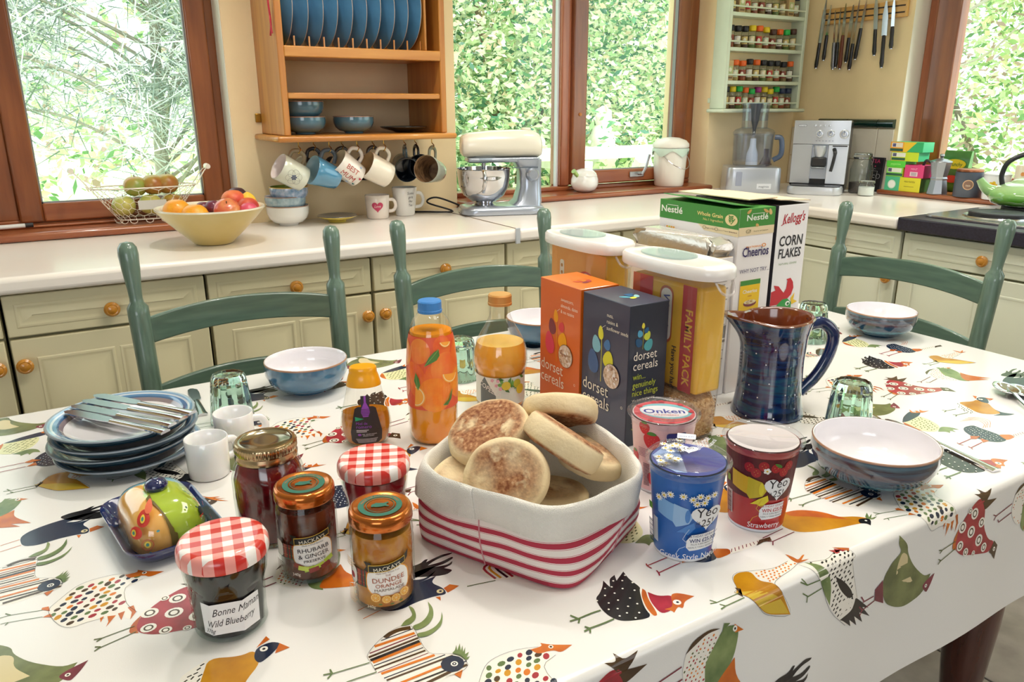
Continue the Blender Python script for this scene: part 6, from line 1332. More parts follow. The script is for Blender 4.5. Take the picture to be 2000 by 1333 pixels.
c_ = [(.1205, .1295, 2.6, .062, .014, .005), (.1235, .1325, 2.55, .0635, .014, .005), (.1255, .1345, 2.4, .080, .012, .005), (.1265, .1355, 2.2, .096, .012, .006), (.1255, .1345, 2.15, .1025, .012, .006), (.1220, .131, 2.1, .105, .012, .006), (.1185, .1275, 2.1, .102, .012, .006), (.115, .124, 2.2, .085, .010, .004), (.106, .116, 2.8, .05, .006, .002), (.096, .106, 4, .012, .0, 0), (.02, .02, 2, .008, 0, 0)]
g = G(); g.loft([loop(a, b, e, z, wob=w_, ph=.6, dz=dz) for a, b, e, z, w_, dz in c_], canv, capb=False, capt=True); crumple(g, .006); g.obj('folded_cuff', bk, smooth=70)
# side seams
cs = M('#efe9df', .85)
g = G()
for a in (pi*.5, pi, 0.0, pi*1.5):
    P = []
    for aa, b, e, z, w_, dz in o_[1:]:
        c, s_ = cos(a), sin(a); w2 = 1+w_*sin(3*a+.6)+w_*.6*sin(5*a+1.2); P.append((aa*w2*abs(c)**(2/e)*(1 if c >= 0 else -1)*1.004, b*w2*abs(s_)**(2/e)*(1 if s_ >= 0 else -1)*1.004, z))
    g = crumple(G().tube(P, .0009, M('#c98a90', .85), 6), .006); g.obj('side_seam', bk)
# doubled hem seam on the cuff (facing the camera's left)
def cuffpt(a, i, off=0):
    aa, b, e, z, w_, dz = c_[i]; c, s_ = cos(a), sin(a); w2 = 1+w_*sin(3*a+.6)+w_*.6*sin(5*a+1.2)
    return V(((aa*w2+off)*abs(c)**(2/e)*(1 if c >= 0 else -1), (b*w2+off)*abs(s_)**(2/e)*(1 if s_ >= 0 else -1), z+dz*sin(a*2+1.1)+dz*.5*sin(a*3)))
g = G(); rings = []
for i in (1, 2, 3, 4, 5, 6): rings.append([cuffpt(3.04, i, .0003), cuffpt(3.04, i, .0030), cuffpt(3.14, i, .0030), cuffpt(3.14, i, .0003)])
g.loft(rings, canv); crumple(g, .006); g.obj('cuff_hem', bk, smooth=60, bevel=.0008)
def muffmat():
    m = bpy.data.materials.new('griddled_muffin'); m.use_nodes = True; nt = m.node_tree; N = nt.nodes; L = nt.links; b = N['Principled BSDF']; b.inputs['Roughness'].default_value = .85
    tc = N.new('ShaderNodeTexCoord'); sep = N.new('ShaderNodeSeparateXYZ'); L.new(tc.outputs['Object'], sep.inputs[0])
    oi = N.new('ShaderNodeObjectInfo'); va = N.new('ShaderNodeVectorMath'); va.operation = 'ADD'; L.new(tc.outputs['Object'], va.inputs[0]); cb_ = N.new('ShaderNodeCombineXYZ')
    for i in range(3): L.new(oi.outputs['Random'], cb_.inputs[i])
    L.new(cb_.outputs[0], va.inputs[1])
    def noi(sc, det=4): n = N.new('ShaderNodeTexNoise'); n.inputs['Scale'].default_value = sc; n.inputs['Detail'].default_value = det; L.new(va.outputs[0], n.inputs['Vector']); return n.outputs['Fac']
    az = mth(nt, 'ABSOLUTE', sep.outputs['Z']); rr_ = mth(nt, 'SQRT', mth(nt, 'ADD', mth(nt, 'MULTIPLY', sep.outputs['X'], sep.outputs['X']), mth(nt, 'MULTIPLY', sep.outputs['Y'], sep.outputs['Y'])))
    face = N.new('ShaderNodeMapRange'); face.inputs[1].default_value = .0125; face.inputs[2].default_value = .0155; L.new(az, face.inputs[0])
    patch = N.new('ShaderNodeMapRange'); patch.inputs[1].default_value = .36; patch.inputs[2].default_value = .46; L.new(noi(34), patch.inputs[0])
    edge = N.new('ShaderNodeMapRange'); edge.inputs[1].default_value = .030; edge.inputs[2].default_value = .041; L.new(rr_, edge.inputs[0])
    br = mth(nt, 'MULTIPLY', face.outputs[0], mth(nt, 'MAXIMUM', patch.outputs[0], mth(nt, 'MULTIPLY', edge.outputs[0], .9)))
    cr = N.new('ShaderNodeValToRGB'); cr.color_ramp.elements[0].position = .35; cr.color_ramp.elements[0].color = (*lin('#7a4426'), 1); cr.color_ramp.elements[1].position = .62; cr.color_ramp.elements[1].color = (*lin('#b07e56'), 1); x = cr.color_ramp.elements.new(.75); x.color = (*lin('#d2ab86'), 1); L.new(noi(210, 6), cr.inputs[0])
    dough = N.new('ShaderNodeValToRGB'); dough.color_ramp.elements[0].color = (*lin('#d8bc8c'), 1); dough.color_ramp.elements[1].color = (*lin('#ecdcba'), 1); L.new(noi(25), dough.inputs[0])
    mx = N.new('ShaderNodeMix'); mx.data_type = 'RGBA'; L.new(br, mx.inputs[0]); L.new(dough.outputs[0], mx.inputs[6]); L.new(cr.outputs[0], mx.inputs[7]); L.new(mx.outputs[2], b.inputs['Base Color'])
    bp = N.new('ShaderNodeBump'); bp.inputs['Strength'].default_value = .5; bp.inputs['Distance'].default_value = .002; L.new(noi(190, 8), bp.inputs['Height']); L.new(bp.outputs[0], b.inputs['Normal']); return m
mm_ = muffmat()
def muffin(label, loc, rot, R_=.047, th=.030, seed=0):
    g = G(); pr = [(0, -th/2), (R_*.5, -th/2+.0004), (R_*.82, -th/2+.0008), (R_*.93, -th/2+.003), (R_*.985, -th*.25), (R_, 0), (R_*.985, th*.25), (R_*.93, th/2-.003), (R_*.82, th/2-.0008), (R_*.66, th/2), (R_*.5, th/2-.0003), (R_*.25, th/2), (0, th/2)]
    pf = []
    for (r0, z0), (r1, z1) in zip(pr, pr[1:]): pf += [(r0, z0), ((r0+r1)/2, (z0+z1)/2)]
    pf.append(pr[-1]); g.lathe(pf, mm_, 56)
    nv = []
    for x, y, z in g.v:
        a = atan2(y, x); k = 1+.035*sin(2*a+seed)+.02*sin(3*a+seed*2)+.012*mnoise.noise(V((x*60+seed*5, y*60, z*60))); q = .0016*mnoise.noise(V((x*45+seed*9, y*45, z*30)))
        nv.append((x*k, y*k, z+q*(1 if z > 0 else -1)*1.0))
    g.v = nv; o = g.obj('muffin', None, loc, smooth=70, rot=rot); tag(o, label, 'muffin', 'griddled muffins in the basket'); return o
def orient(nx, ny, nz, spin=0):
    q = V((nx, ny, nz)).normalized().to_track_quat('Z', 'Y'); return (q.to_matrix() @ Matrix.Rotation(spin, 3, 'Z')).to_euler()
B0 = TZ+.0015
muffin('muffin standing on edge in front of the basket, its whole browned face showing', (.424, .712, B0+.092), orient(-.50, -.62, .50, .3), .0515, .030, 1)
muffin('muffin lying along the top left rim of the basket, near the juice bottle', (.452, .800, B0+.112), orient(-.42, -.16, .90, 1.2), .054, .032, 2)
muffin('muffin leaning with its thick pale side to the camera in the middle of the pile', (.512, .718, B0+.116), orient(.60, -.04, .76, .4), .055, .036, 3)
muffin('topmost muffin at the back of the pile, pale side with dark underside', (.558, .790, B0+.124), orient(.30, .42, .72, 2.2), .052, .032, 4)
muffin('toasted muffin low at the right end of the basket', (.572, .738, B0+.074), orient(.2, -.2, .9, .9), .046, .028, 5)
muffin('muffin mostly hidden low at the left of the basket', (.398, .775, B0+.065), orient(-.2, -.3, .9, 3.0), .044, .028, 6)
muffin('pale muffin at the bottom left of the basket under the front one', (.415, .725, B0+.034), orient(-.1, -.1, .98, 3.0), .048, .028, 7)
muffin('muffin in shadow at the bottom of the basket under the pile', (.505, .735, B0+.036), orient(.1, 0, .98, 1.0), .048, .028, 8)
# ================================================================ plate rack on the wall
pine = M('#b8742a', .35, coat=.3, col2='#cf9142', vs=5, stretch=(.5, 6, 6)); pinev = M('#b06e28', .35, coat=.3, col2='#c98a40', vs=5, stretch=(6, 6, .5)); pined = M('#9a5f28', .45, var=.1, vs=6)
rk = thing('plate_rack', 'honey pine wall plate rack with shelves and a row of cup hooks', 'plate rack', (0, 0, 0))
RX0, RX1, RY0, RY1 = .636, 1.166, 2.32, 2.578
def pc(nm, a, b, m=pine, bev=.003): return G().box(a, b, m).obj(nm, rk, bevel=bev)
pc('side_panel', (RX0, RY0, 1.19), (RX0+.020, RY1, 1.78), pinev); pc('side_panel', (RX1-.020, RY0, 1.19), (RX1, RY1, 1.78), pinev)
pc('bottom_board', (RX0-.026, RY0-.022, 1.172), (RX1+.026, RY1, 1.190), pine, .007)
pc('shelf', (RX0+.02, RY0+.004, 1.294), (RX1-.02, RY1, 1.311)); pc('shelf', (RX0+.02, RY0+.002, 1.412), (RX1-.02, RY1, 1.428)); pc('plate_rail', (RX0+.018, RY0-.002, 1.409), (RX1-.018, RY0+.022, 1.439)); pc('divider', (1.098, RY0+.006, 1.439), (1.106, RY1, 1.78), pinev); pc('top_board', (RX0-.02, RY0-.02, 1.78), (RX1+.02, RY1, 1.80))
pc('hanging_lug', (RX0-.018, RY1-.004, 1.225), (RX0, RY1, 1.252), M('#b08a3a', .3, metal=1))
for k in range(10): G().tube([(.695+k*.0443, RY0+.03, 1.435), (.695+k*.0443, RY0+.03, 1.468)], .0026, pinev, 8).obj('dowel', rk); G().tube([(.695+k*.0443, RY1-.05, 1.425), (.695+k*.0443, RY1-.05, 1.60)], .0038, pinev, 8).obj('dowel', rk)
cord = M('#b02a3a', .7); t = thing('knotted_string', 'red knotted cord hanging on the left side of the plate rack', 'cord', (RX0-.005, 2.345, 1.50))
G().tube(smooth_path([(0, 0, .16), (-.004, -.004, .06), (0, 0, .0), (-.003, .004, -.035)], 5), .0028, cord, 6).tube(smooth_path([(0, 0, .02), (-.004, -.01, .005), (-.002, -.012, -.03)], 4), .0022, cord, 6).obj('cord', t)
ORD = ['first', 'second', 'third', 'fourth', 'fifth', 'sixth', 'seventh', 'eighth', 'ninth', 'tenth', 'eleventh', 'twelfth', 'thirteenth']
rackb = M('#2c5a84', .15, coat=.6, var=.2, vs=9); racklt = M('#4a7fa6', .15, coat=.6, var=.18, vs=9)
PRp = [(0, 0), (.045, .001), (.052, .0), (.055, .004), (.085, .008), (.112, .017), (.122, .021)]
pg = G().lathe(PRp, rackb, 48); pproto = None
for k in range(10):
    x = .661+k*.0443; t = thing('rack_plate', ORD[k]+' blue plate from the left standing on edge in the plate rack', 'plate', (x, 2.442, 1.5655), 0, 'plates standing in the rack', rot=(0, radians(90-(3 if k % 3 else 1)), radians(3)))
    if k == 0:
        a = pg.obj('underside', t, smooth=50); b_ = G().lathe([(.122, .021), (.1225, .0225), (.120, .0232)], M('#b9a896', .3), 48).obj('rim', t, smooth=50); c_2 = G().lathe([(.120, .0232), (.11, .0195), (.08, .012), (0, .0105)], whiteg, 48).obj('upper_glaze', t, smooth=60); pproto = (a, b_, c_2)
    else:
        for s_ in pproto: o = s_.copy(); o.parent = t; COL.objects.link(o)
    if k < 2:
        for ch in kids(t):
            if ch.name.startswith('underside'): ch.data = ch.data.copy(); ch.data.materials[0] = racklt
gb = M('#4d7284', .15, coat=.8, var=.12, vs=10)
for i, (x, y, z, lb) in enumerate(((.728, 2.42, 1.1915, 'grey-blue bowl at the bottom of the pair on the rack shelf'), (.725, 2.42, 1.2365, 'grey-blue bowl on top of the pair on the rack shelf'), (.885, 2.42, 1.1915, 'single grey-blue bowl in the middle of the lowest rack shelf'))): bowl(lb, (x, y, z), .064, .052, gb, 'bowls on the plate rack', 'rack_bowl')
t = thing('dark_saucer', 'flat black saucer at the right end of the lowest rack shelf', 'saucer', (1.06, 2.43, 1.1915)); G().lathe([(0, .002), (.03, 0), (.033, .003), (.07, .012), (.078, .0165), (.0775, .0185), (.06, .013), (.03, .009), (0, .008)], M('#1d1c22', .2, coat=.8), 40).obj('body', t, smooth=50)
# ---------------------------------------------------------------- mugs hanging on hooks
brass = M('#b98e3e', .25, metal=1)
def hook(x, y): return G().tube(smooth_path([(x, y, 1.174), (x, y, 1.158), (x+.004, y-.006, 1.150), (x, y-.011, 1.143), (x-.003, y-.006, 1.136), (x, y+.001, 1.137)], 4), .0015, brass, 6).obj('cup_hook', rk)
def hung(label, x, y, d, mat_, r=.041, h=.088, mi=None, tp=.9, hm_=None):
    hook(x, y); Z_ = V(d).normalized(); X_ = (V((0, 0, 1))-Z_*Z_.z).normalized(); Y_ = Z_.cross(X_); hr = h*.30
    loc = V((x, y-.006, 1.1375))-X_*(r+hr*1.08-.004)-Z_*h*.5
    t = cup('hanging_mug', label, loc, 0, r, h, mat_, mi, taper=tp, grp='mugs on the rack hooks', cat='mug', hr=hr, rot=Matrix((X_, Y_, Z_)).transposed().to_euler(), hw=.0042)
    if hm_:
        for o in kids(t):
            if o.name.startswith('handle'): o.data.materials[0] = hm_
    return t
crm = M('#efe6d4', .15, coat=.8); dkm = M('#28303c', .15, coat=.8); sb = M('#4f8db0', .12, coat=1, var=.08); strp = ramp_mat('striped_mug', lambda nt, sep: mth(nt, 'FRACT', mth(nt, 'MULTIPLY', sep.outputs['Z'], 34)), ((0, '#4c6470'), (.3, '#7f96a0'), (.5, '#3c5a66'), (.75, '#8a9a92')), .2, .6)
ribm = ramp_mat('ribbed_glaze', lambda nt, sep: mth(nt, 'FRACT', mth(nt, 'MULTIPLY', sep.outputs['Z'], 130)), ((0, '#a9ac9c'), (.5, '#8f9486')), .25, .6, 'LINEAR')
brn = M('#9a7a58', .3, coat=.6, col2='#5a3f28', vs=50, stretch=(1, 1, 3))
hung('dark mug with a white inside hanging behind the flower mug', .775, 2.50, (-.8, -.2, .2), dkm, mi=crm)
hung('black mug hanging behind the gap left of the lettered mug', .868, 2.50, (-.8, -.25, .1), M('#4a4038', .3, coat=.6))
hung('dark brown mug hanging between the lettered mug and the cream mug, behind', .975, 2.50, (-.7, -.3, .1), M('#3f342e', .3, coat=.6))
hung('grey-blue striped mug hanging right of the cream mug, behind', 1.085, 2.49, (-.2, -.9, -.2), strp, mi=dkm)
hung('black square-looking mug hanging behind the ribbed mug', 1.13, 2.50, (-.1, -.95, .1), M('#22262e', .25, coat=.5))
m1 = hung('cream mug with a line-drawn flower of navy dots, leftmost on the hooks', .69, 2.375, (-.86, -.12, .50), M('#d9dccb', .15, coat=.8), mi=M('#e9dcd8', .15, coat=.8), tp=.96, hm_=M('#8c7a5a', .3, coat=.5))
m2 = hung('plain sky blue mug, second from the left in front', .785, 2.375, (-.88, -.15, .35), sb, r=.045, mi=M('#a8c4cc', .2, coat=.6), tp=.78, hm_=M('#55606a', .3, coat=.5))
m3 = hung('white mug lettered in red capitals with little hearts', .875, 2.375, (-.80, -.1, .62), M('#efe7dc', .15, coat=.8), r=.040, mi=M('#e6cfa8', .3), tp=.94)
m4 = hung('plain cream mug right of the lettered mug', .965, 2.375, (-.84, -.1, .44), crm, r=.043, mi=M('#c9a878', .4), tp=.95)
m5 = hung('ribbed grey mug with a brown inside facing out, rightmost on the hooks', 1.135, 2.375, (-.78, -.62, .18), ribm, r=.045, mi=brn, tp=.78, hm_=M('#8c8a70', .3, coat=.5))
def mugprint(t, r0, r1, h, fn, ang, nm='print'):
    p = Print(); fn(p); rf = lambda z: r1+(r0-r1)*min(1, z/(h*.75)); p.build(nm, t, lambda a, b, hh: V(((rf(b)+hh)*cos(ang+a/r0), (rf(b)+hh)*sin(ang+a/r0), b)), cuts(-.05, .05, 20))
def fl_(p):
    k = '#5a5a50'
    for q in range(6): a = q*1.047; p.ring(.014*cos(a), .046+.014*sin(a), .011, .0006, k, n=18)
    for q in range(7): a = q*1.047; r_ = 0 if q == 6 else .006; p.ell(r_*cos(a), .046+r_*sin(a), .0024, '#2c3a6a', n=10)
mugprint(m1, .041, .0394, .088, fl_, -pi/2-.35)
def bm_(p):
    p.text('BEST', 0, .048, .0205, '#b03a30', rot=0, sx=1.0, lay=1); p.text('MUM', 0, .024, .0225, '#b03a30', lay=1)
    for x, y, c in ((-.032, .055, '#c9a03a'), (.030, .020, '#2f6a6a'), (-.030, .020, '#2f4a6a'), (.034, .045, '#b03a4a'), (.02, .075, '#9ab0d0'), (-.02, .012, '#b03a30'), (.012, .012, '#9ab0d0')): heart(p, x, y, .0042, c)
def rotprint(p, a):
    p.v = [(x*cos(a)-(y-.044)*sin(a), .044+x*sin(a)+(y-.044)*cos(a), l) for x, y, l in p.v]
p = Print(); bm_(p); rotprint(p, -pi/2)
p.v = [(x*1.12, .044+(y-.044)*1.05, l) for x, y, l in p.v]
p.build('lettering', m3, lambda a, b, hh: V(((.0392+hh)*cos(-pi/2-.35+a/.040), (.0392+hh)*sin(-pi/2-.35+a/.040), b)), cuts(-.05, .05, 20))
# ---------------------------------------------------------------- things on the worktop
fb = thing('fruit_bowl', 'wide mustard-cream pottery bowl of fruit on the worktop', 'bowl', (.392, 2.232, WT+.0005)); mus = M('#d9c486', .3, coat=.4, col2='#cbb26c', vs=5); musi = M('#efe6cf', .25, coat=.5)
G().lathe([(0, .001), (.046, 0), (.052, .003), (.056, .008), (.085, .035), (.118, .068), (.140, .093), (.1425, .097)], mus, 56).obj('outside', fb, smooth=50); G().lathe([(.1425, .097), (.142, .101), (.137, .1012), (.131, .096), (.105, .066), (.075, .038), (.04, .014), (0, .012)], musi, 56).obj('inside', fb, smooth=60)
def fruit(name, label, loc, r, m, sq=.92, stalk=True, rot=(0, 0, 0), grp='fruit in the bowl', dim=.10):
    t = thing(name, label, 'fruit', loc, 0, grp, rot); pr = []
    for k in range(13):
        a = -pi/2+pi*k/12; rr = r*cos(a); z = r*sq*sin(a); z -= dim*r*math.exp(-(rr/(r*.28))**2)*(1 if a > 0 else -.6); pr.append((max(0, rr) if 0 < k < 12 else 0, z))
    G().lathe(pr, m, 24).obj('flesh', t, smooth=70)
    if stalk: G().tube([(0, 0, r*sq*.75), (.001, .001, r*sq*1.12)], .0014, M('#5a4022', .7), 6).obj('stalk', t)
    return t
orm = M('#ee9a1c', .4, coat=.2, col2='#f2ac2e', vs=30, bump=.3, bs=240); apm = M('#c8303a', .25, coat=.5, col2='#e2a25a', vs=16); plm = M('#5c2338', .35, coat=.2, col2='#7a3048', vs=20); pem = M('#e88a4a', .5, col2='#d8503a', vs=18)
FX_, FY_, FZ_ = .392, 2.232, WT
fruit('orange', 'orange at the left rim of the fruit bowl', (FX_-.083, FY_+.02, FZ_+.092), .036, orm, stalk=False)
fruit('orange', 'orange at the front of the fruit bowl', (FX_-.048, FY_-.045, FZ_+.083), .036, orm, stalk=False)
fruit('red_apple', 'red apple with a visible top at the centre of the fruit bowl', (FX_+.035, FY_-.046, FZ_+.092), .036, apm, rot=(.7, -.2, 0))
fruit('peach', 'orange-red peach on top of the pile in the fruit bowl', (FX_+.070, FY_+.035, FZ_+.110), .033, pem, stalk=False)
fruit('plum', 'dark plum between the oranges and the apple', (FX_+.008, FY_+.0, FZ_+.098), .022, plm, stalk=False); fruit('plum', 'small purple plum left of the apple', (FX_-.012, FY_+.035, FZ_+.093), .021, plm, stalk=False)
fruit('plum', 'large black plum at the top right of the fruit bowl', (FX_+.088, FY_+.067, FZ_+.118), .028, M('#3a1c2a', .35, coat=.3), stalk=False)
fruit('nectarine', 'nectarine at the right of the fruit bowl', (FX_+.098, FY_-.01, FZ_+.094), .03, M('#dd6a3a', .4, col2='#b82e30', vs=14), stalk=False)
fruit('lemon', 'yellow lemon behind the peach', (FX_+.108, FY_+.03, FZ_+.10), .024, M('#f0c23a', .4, bump=.3), sq=1.25, stalk=False, dim=-.1)
fruit('cherry_plum', 'pink-red fruit at the far right rim of the fruit bowl', (FX_+.088, FY_-.06, FZ_+.091), .024, M('#d8506a', .35, coat=.3), stalk=False)
# wire basket with pears and apples on the window sill
wb_ = thing('wire_basket', 'cream wire egg basket with bobbin handles on the left window sill', 'basket', (.272, 2.60, .944)); wire = M('#efe6d6', .45, coat=.3)
def wr(s, z, n=30): return [(x, y, z) for x, y in sup(.082+s*.066, .045+s*.022, 2.6, n)]
for s, z, r_ in ((1, .098, .0022), (0, .004, .0018)): G().tube(wr(s, z), r_, wire, 6, closed=True).obj('rim', wb_)
g = G(); NH = 26; rows = 5
for j in range(rows):
    for k in range(NH):
        def P_(kk, jj):
            s = jj/rows; ring = sup(.082+s*.066, .045+s*.022, 2.6, NH*4); i = int(round(kk*4)) % (NH*4); return (ring[i][0], ring[i][1], .004+.094*s)
        off = .5*(j % 2); a = P_(k+off, j+.0); b_ = P_(k+off, j+.55); c = P_(k+off+.5, j+.95); d = P_(k+off-.5, j+.95)
        g.tube([a, b_], .0008, wire, 4); g.tube([b_, c], .0008, wire, 4); g.tube([b_, d], .0008, wire, 4)
g.obj('chicken_wire', wb_, kind='stuff')
for k in range(14): x, y, z = wr(0, 0, 14)[k]; G().tube([(x+.010*cos(q), y, .0045-.0055+.0*q+.0055*sin(q)-.002+.004) for q in (2*pi*i/9 for i in range(9))], .0012, wire, 5, closed=True).obj('loop_foot', wb_) if 0 else G().tube([(x-.011, y, .004), (x-.008, y, -.004), (x, y, -.0075), (x+.008, y, -.004), (x+.011, y, .004)], .0013, wire, 5).obj('wire_foot', wb_)
for s in (-1, 1):
    G().tube(smooth_path([(s*.146, .03, .098), (s*.172, .02, .135), (s*.186, .0, .150), (s*.186, -.02, .150), (s*.172, -.025, .135), (s*.146, -.035, .098)], 4), .0018, wire, 6).obj('bail', wb_); G().lathe([(0, -.02), (.007, -.02), (.009, -.012), (.0085, .012), (.007, .02), (0, .02)], wire, 14, T=Tm((s*.187, -.01, .151), rx=pi/2)).obj('handle', wb_)
pr = Print(); G().box((-.028, -.0665, .035), (.05, -.065, .062), M('#cfcac0', .5)).obj('name_plate', wb_)
grn2 = M('#b8b04a', .35, coat=.3, col2='#a8682e', vs=12); grn3 = M('#a9b45a', .35, coat=.3, col2='#cfc46a', vs=12)
for i, (x, y, z, m_, lb) in enumerate(((-.062, .0, .042, grn3, 'green apple at the left end of the wire basket'), (.012, -.012, .044, grn3, 'green apple low in the middle of the wire basket'), (.075, .0, .042, grn2, 'green apple at the right end of the wire basket'), (-.022, .012, .098, M('#c9893a', .35, coat=.3, col2='#8fa04a', vs=14), 'russet apple heaped at the left top of the wire basket'), (.028, .008, .101, grn2, 'green pear-coloured apple heaped in the middle of the wire basket'), (.068, .01, .102, grn2, 'brownish green apple heaped at the right top of the wire basket'))): fruit('green_apple', lb, (.272+x, 2.60+y, .944+z), .034, m_, grp='apples in the wire basket')
t = thing('marker_pen', 'white marker pen with a black cap lying on the left window sill', 'pen', (-.085, 2.575, .9445), radians(8)); G().tube([(-.09, 0, .006), (.035, 0, .006)], .006, M('#e2e0de', .3), 14).obj('barrel', t); G().tube([(.035, 0, .006), (.055, 0, .006)], .0068, M('#1d1d20', .4), 14).obj('cap', t)
# bowls, saucer, mugs under the rack
bowl('white footed bowl lettered round its rim, at the bottom of the stack', (.668, 2.475, WT+.0005), .066, .062, M('#f0eee8', .15, coat=.8), 'stack of small bowls', 'stacked_bowl')
bowl('pale blue patterned bowl in the middle of the stack', (.664, 2.478, WT+.040), .064, .052, M('#b9cdd4', .2, coat=.8, col2='#8aa8b8', vs=60), 'stack of small bowls', 'stacked_bowl')
b3 = bowl('speckled blue bowl with a green inside on top of the stack', (.676, 2.472, WT+.071), .060, .050, M('#6f94b8', .15, coat=1, col2='#b9c4dc', vs=70), 'stack of small bowls', 'stacked_bowl')
for o in kids(b3):
    if o.name.startswith('inner'): o.data.materials[0] = M('#5f7a34', .15, coat=.8, col2='#8a9a3c', vs=30)
    if o.name.startswith('rim'): o.data.materials[0] = M('#d8b04a', .3)
t = thing('saucer', 'small saucer with a dark top and mustard underside on the worktop', 'saucer', (.822, 2.455, WT+.0005)); G().lathe([(0, .001), (.028, 0), (.03, .006), (.05, .012), (.064, .018), (.065, .020)], M('#c9b44a', .3, coat=.5), 40).obj('underside', t, smooth=50); G().lathe([(.065, .020), (.064, .0215), (.05, .0185), (.03, .0155), (0, .015)], M('#565560', .2, coat=.7), 40).obj('top', t, smooth=50)
def standmug(label, loc, r, h, m, tp, hang=None, grp='mugs standing under the rack', rz=.0, nm='mug'): return cup(nm, label, loc, rz, r, h, m, taper=tp, grp=grp, cat='mug', hr=h*.28, hw=.004)
lm = standmug('white mug with a pink heart standing under the rack', (.968, 2.465, WT+.0005), .041, .078, M('#f0e4d8', .15, coat=.8), .9, rz=.0)
p = Print(); heart(p, 0, .042, .019, '#c23a5e'); p.text('Love', 0, .039, .013, '#f2e6e0', shear=.3, sx=.85); a0 = cam_ang(.968, 2.465); p.build('heart_print', lm, lambda a, b, hh: V(((.0405+hh)*cos(a0+a/.04), (.0405+hh)*sin(a0+a/.04), b)), cuts(-.03, .03, 12))
jm = standmug('tall white lipped mug lettered in black, right of the heart mug', (1.077, 2.485, WT+.0005), .043, .096, M('#eceae4', .15, coat=.8), .78, rz=.1)
p = Print(); [p.text(wd, .006, .074-.0135*i, .0125, '#2a2a30', shear=.15, sx=.8, lay=1) for i, wd in enumerate(('Some', 'girls', 'like', 'Tea'))]; a0 = cam_ang(1.077, 2.485)+.25; p.build('lettering', jm, lambda a, b, hh: V(((.0336+.0094*min(1, b/.072)+hh+.0004)*cos(a0+a/.04), (.0336+.0094*min(1, b/.072)+hh+.0004)*sin(a0+a/.04), b)), cuts(-.03, .03, 10))
t = thing('red_glass_bowl', 'small red glass dish on the sill between the rack and the mixer', 'bowl', (1.42, 2.63, .9445)); G().lathe([(0, .002), (.02, 0), (.028, .012), (.032, .03), (.031, .042), (.029, .042), (.027, .014), (0, .006)], glass('#d82a3a', 'red_glass'), 32).obj('body', t, smooth=60)
t = thing('black_cable', 'black power cable looping from the mixer along the worktop', 'cable', (0, 0, WT+.003)); G().tube(smooth_path([(1.10, 2.545, .0), (1.16, 2.50, .001), (1.25, 2.46, .001), (1.18, 2.52, .030), (1.22, 2.53, .045), (1.28, 2.47, .020), (1.30, 2.40, .001), (1.26, 2.43, .0)], 6), .0032, M('#16161a', .5), 8).obj('cable', t, smooth=60)
# ---------------------------------------------------------------- stand mixer
crk = M('#efe9d8', .2, coat=.8); silv = M('#b4bcca', .28, metal=.7, coat=.3); mx = thing('stand_mixer', 'cream and silver stand mixer with a polished steel bowl', 'mixer', (1.392, 2.362, WT+.0005), radians(-19))
S_ = .90
def mxs(*p): return tuple(a*S_ for a in p)
g = G(); g.loft([[(x, y, z) for x, y in rrect(.33*s*S_, .19*s*S_, .06*S_, 8)] for s, z in ((.96, 0), (1, .004), (1, .018), (.96, .026), (.86, .030))], silv); g.obj('base', mx, smooth=50)
g = G(); rings = []
for z, w_, d_, cx in ((.02, .13, .15, .085), (.05, .10, .13, .105), (.10, .085, .115, .112), (.16, .085, .11, .112), (.205, .11, .12, .10)): rings.append([(x, y, z*S_) for x, y in rrect(w_*S_, d_*S_, .03*S_, 6, cx*S_)])
g.loft(rings, silv); g.obj('column', mx, smooth=50)
g = G(); rings = []
for x, hh, zc, ww in ((-.155, .05, .258, .085), (-.150, .075, .258, .10), (-.13, .092, .260, .112), (-.05, .100, .264, .12), (.05, .102, .266, .122), (.12, .100, .264, .12), (.145, .088, .258, .112), (.155, .06, .25, .09)): rings.append([(x*S_, y*S_, (zc+z)*S_) for y, z in rrect(ww, hh, min(.042, hh*.45), 7)])
g.loft(rings, crk); g.obj('head', mx, smooth=60)
G().box((-.135*S_, -.050*S_, .196*S_), (.145*S_, .050*S_, .215*S_), silv).obj('head_underside', mx, bevel=.006)
G().lathe([(.016, 0), (.018, .004), (.016, .010), (.0, .012)], crk, 20, T=Tm((.10*S_, 0, .312*S_))).obj('top_button', mx)
bx = -.068*S_; sst = M('#d4d4d8', .06, metal=1)
G().lathe([(0, .034), (.050, .034), (.052, .038), (.035, .046), (.05, .056), (.080, .078), (.096, .110), (.102, .15), (.1035, .176), (.106, .178), (.106, .181), (.1015, .180), (.099, .15), (.093, .11), (.078, .083), (.03, .058), (0, .056)], sst, 56, T=Tm((bx, 0, -.006)) @ Matrix.Scale(S_, 4)).obj('mixing_bowl', mx, smooth=50)
G().tube(smooth_path([(bx-.02, -.098, .155), (bx-.02, -.125, .15), (bx-.02, -.128, .11), (bx-.02, -.10, .085)], 5), .006, sst, 10).obj('bowl_handle', mx, smooth=60)
G().lathe([(.02, .18), (.022, .205), (.05, .205), (.05, .188), (.02, .18)], clear('#e8eef2', 1.5, 'splash_guard', .05, .15), 32, T=Tm((bx, 0, -.006))).obj('drive_guard', mx)
G().tube([(bx, 0, .10), (bx, 0, .195)], .007, steelb, 10).obj('beater_shaft', mx)
G().lathe([(0, 0), (.024, 0), (.024, .006), (.018, .016), (.015, .020), (0, .020)], silv, 28, T=Tm((.112*S_, -.057*S_, .135), rx=pi/2)).obj('speed_dial', mx); G().box((.03, -.0575, .158), (.12, -.055, .161), M('#55606e', .4)).obj('vent_line', mx)
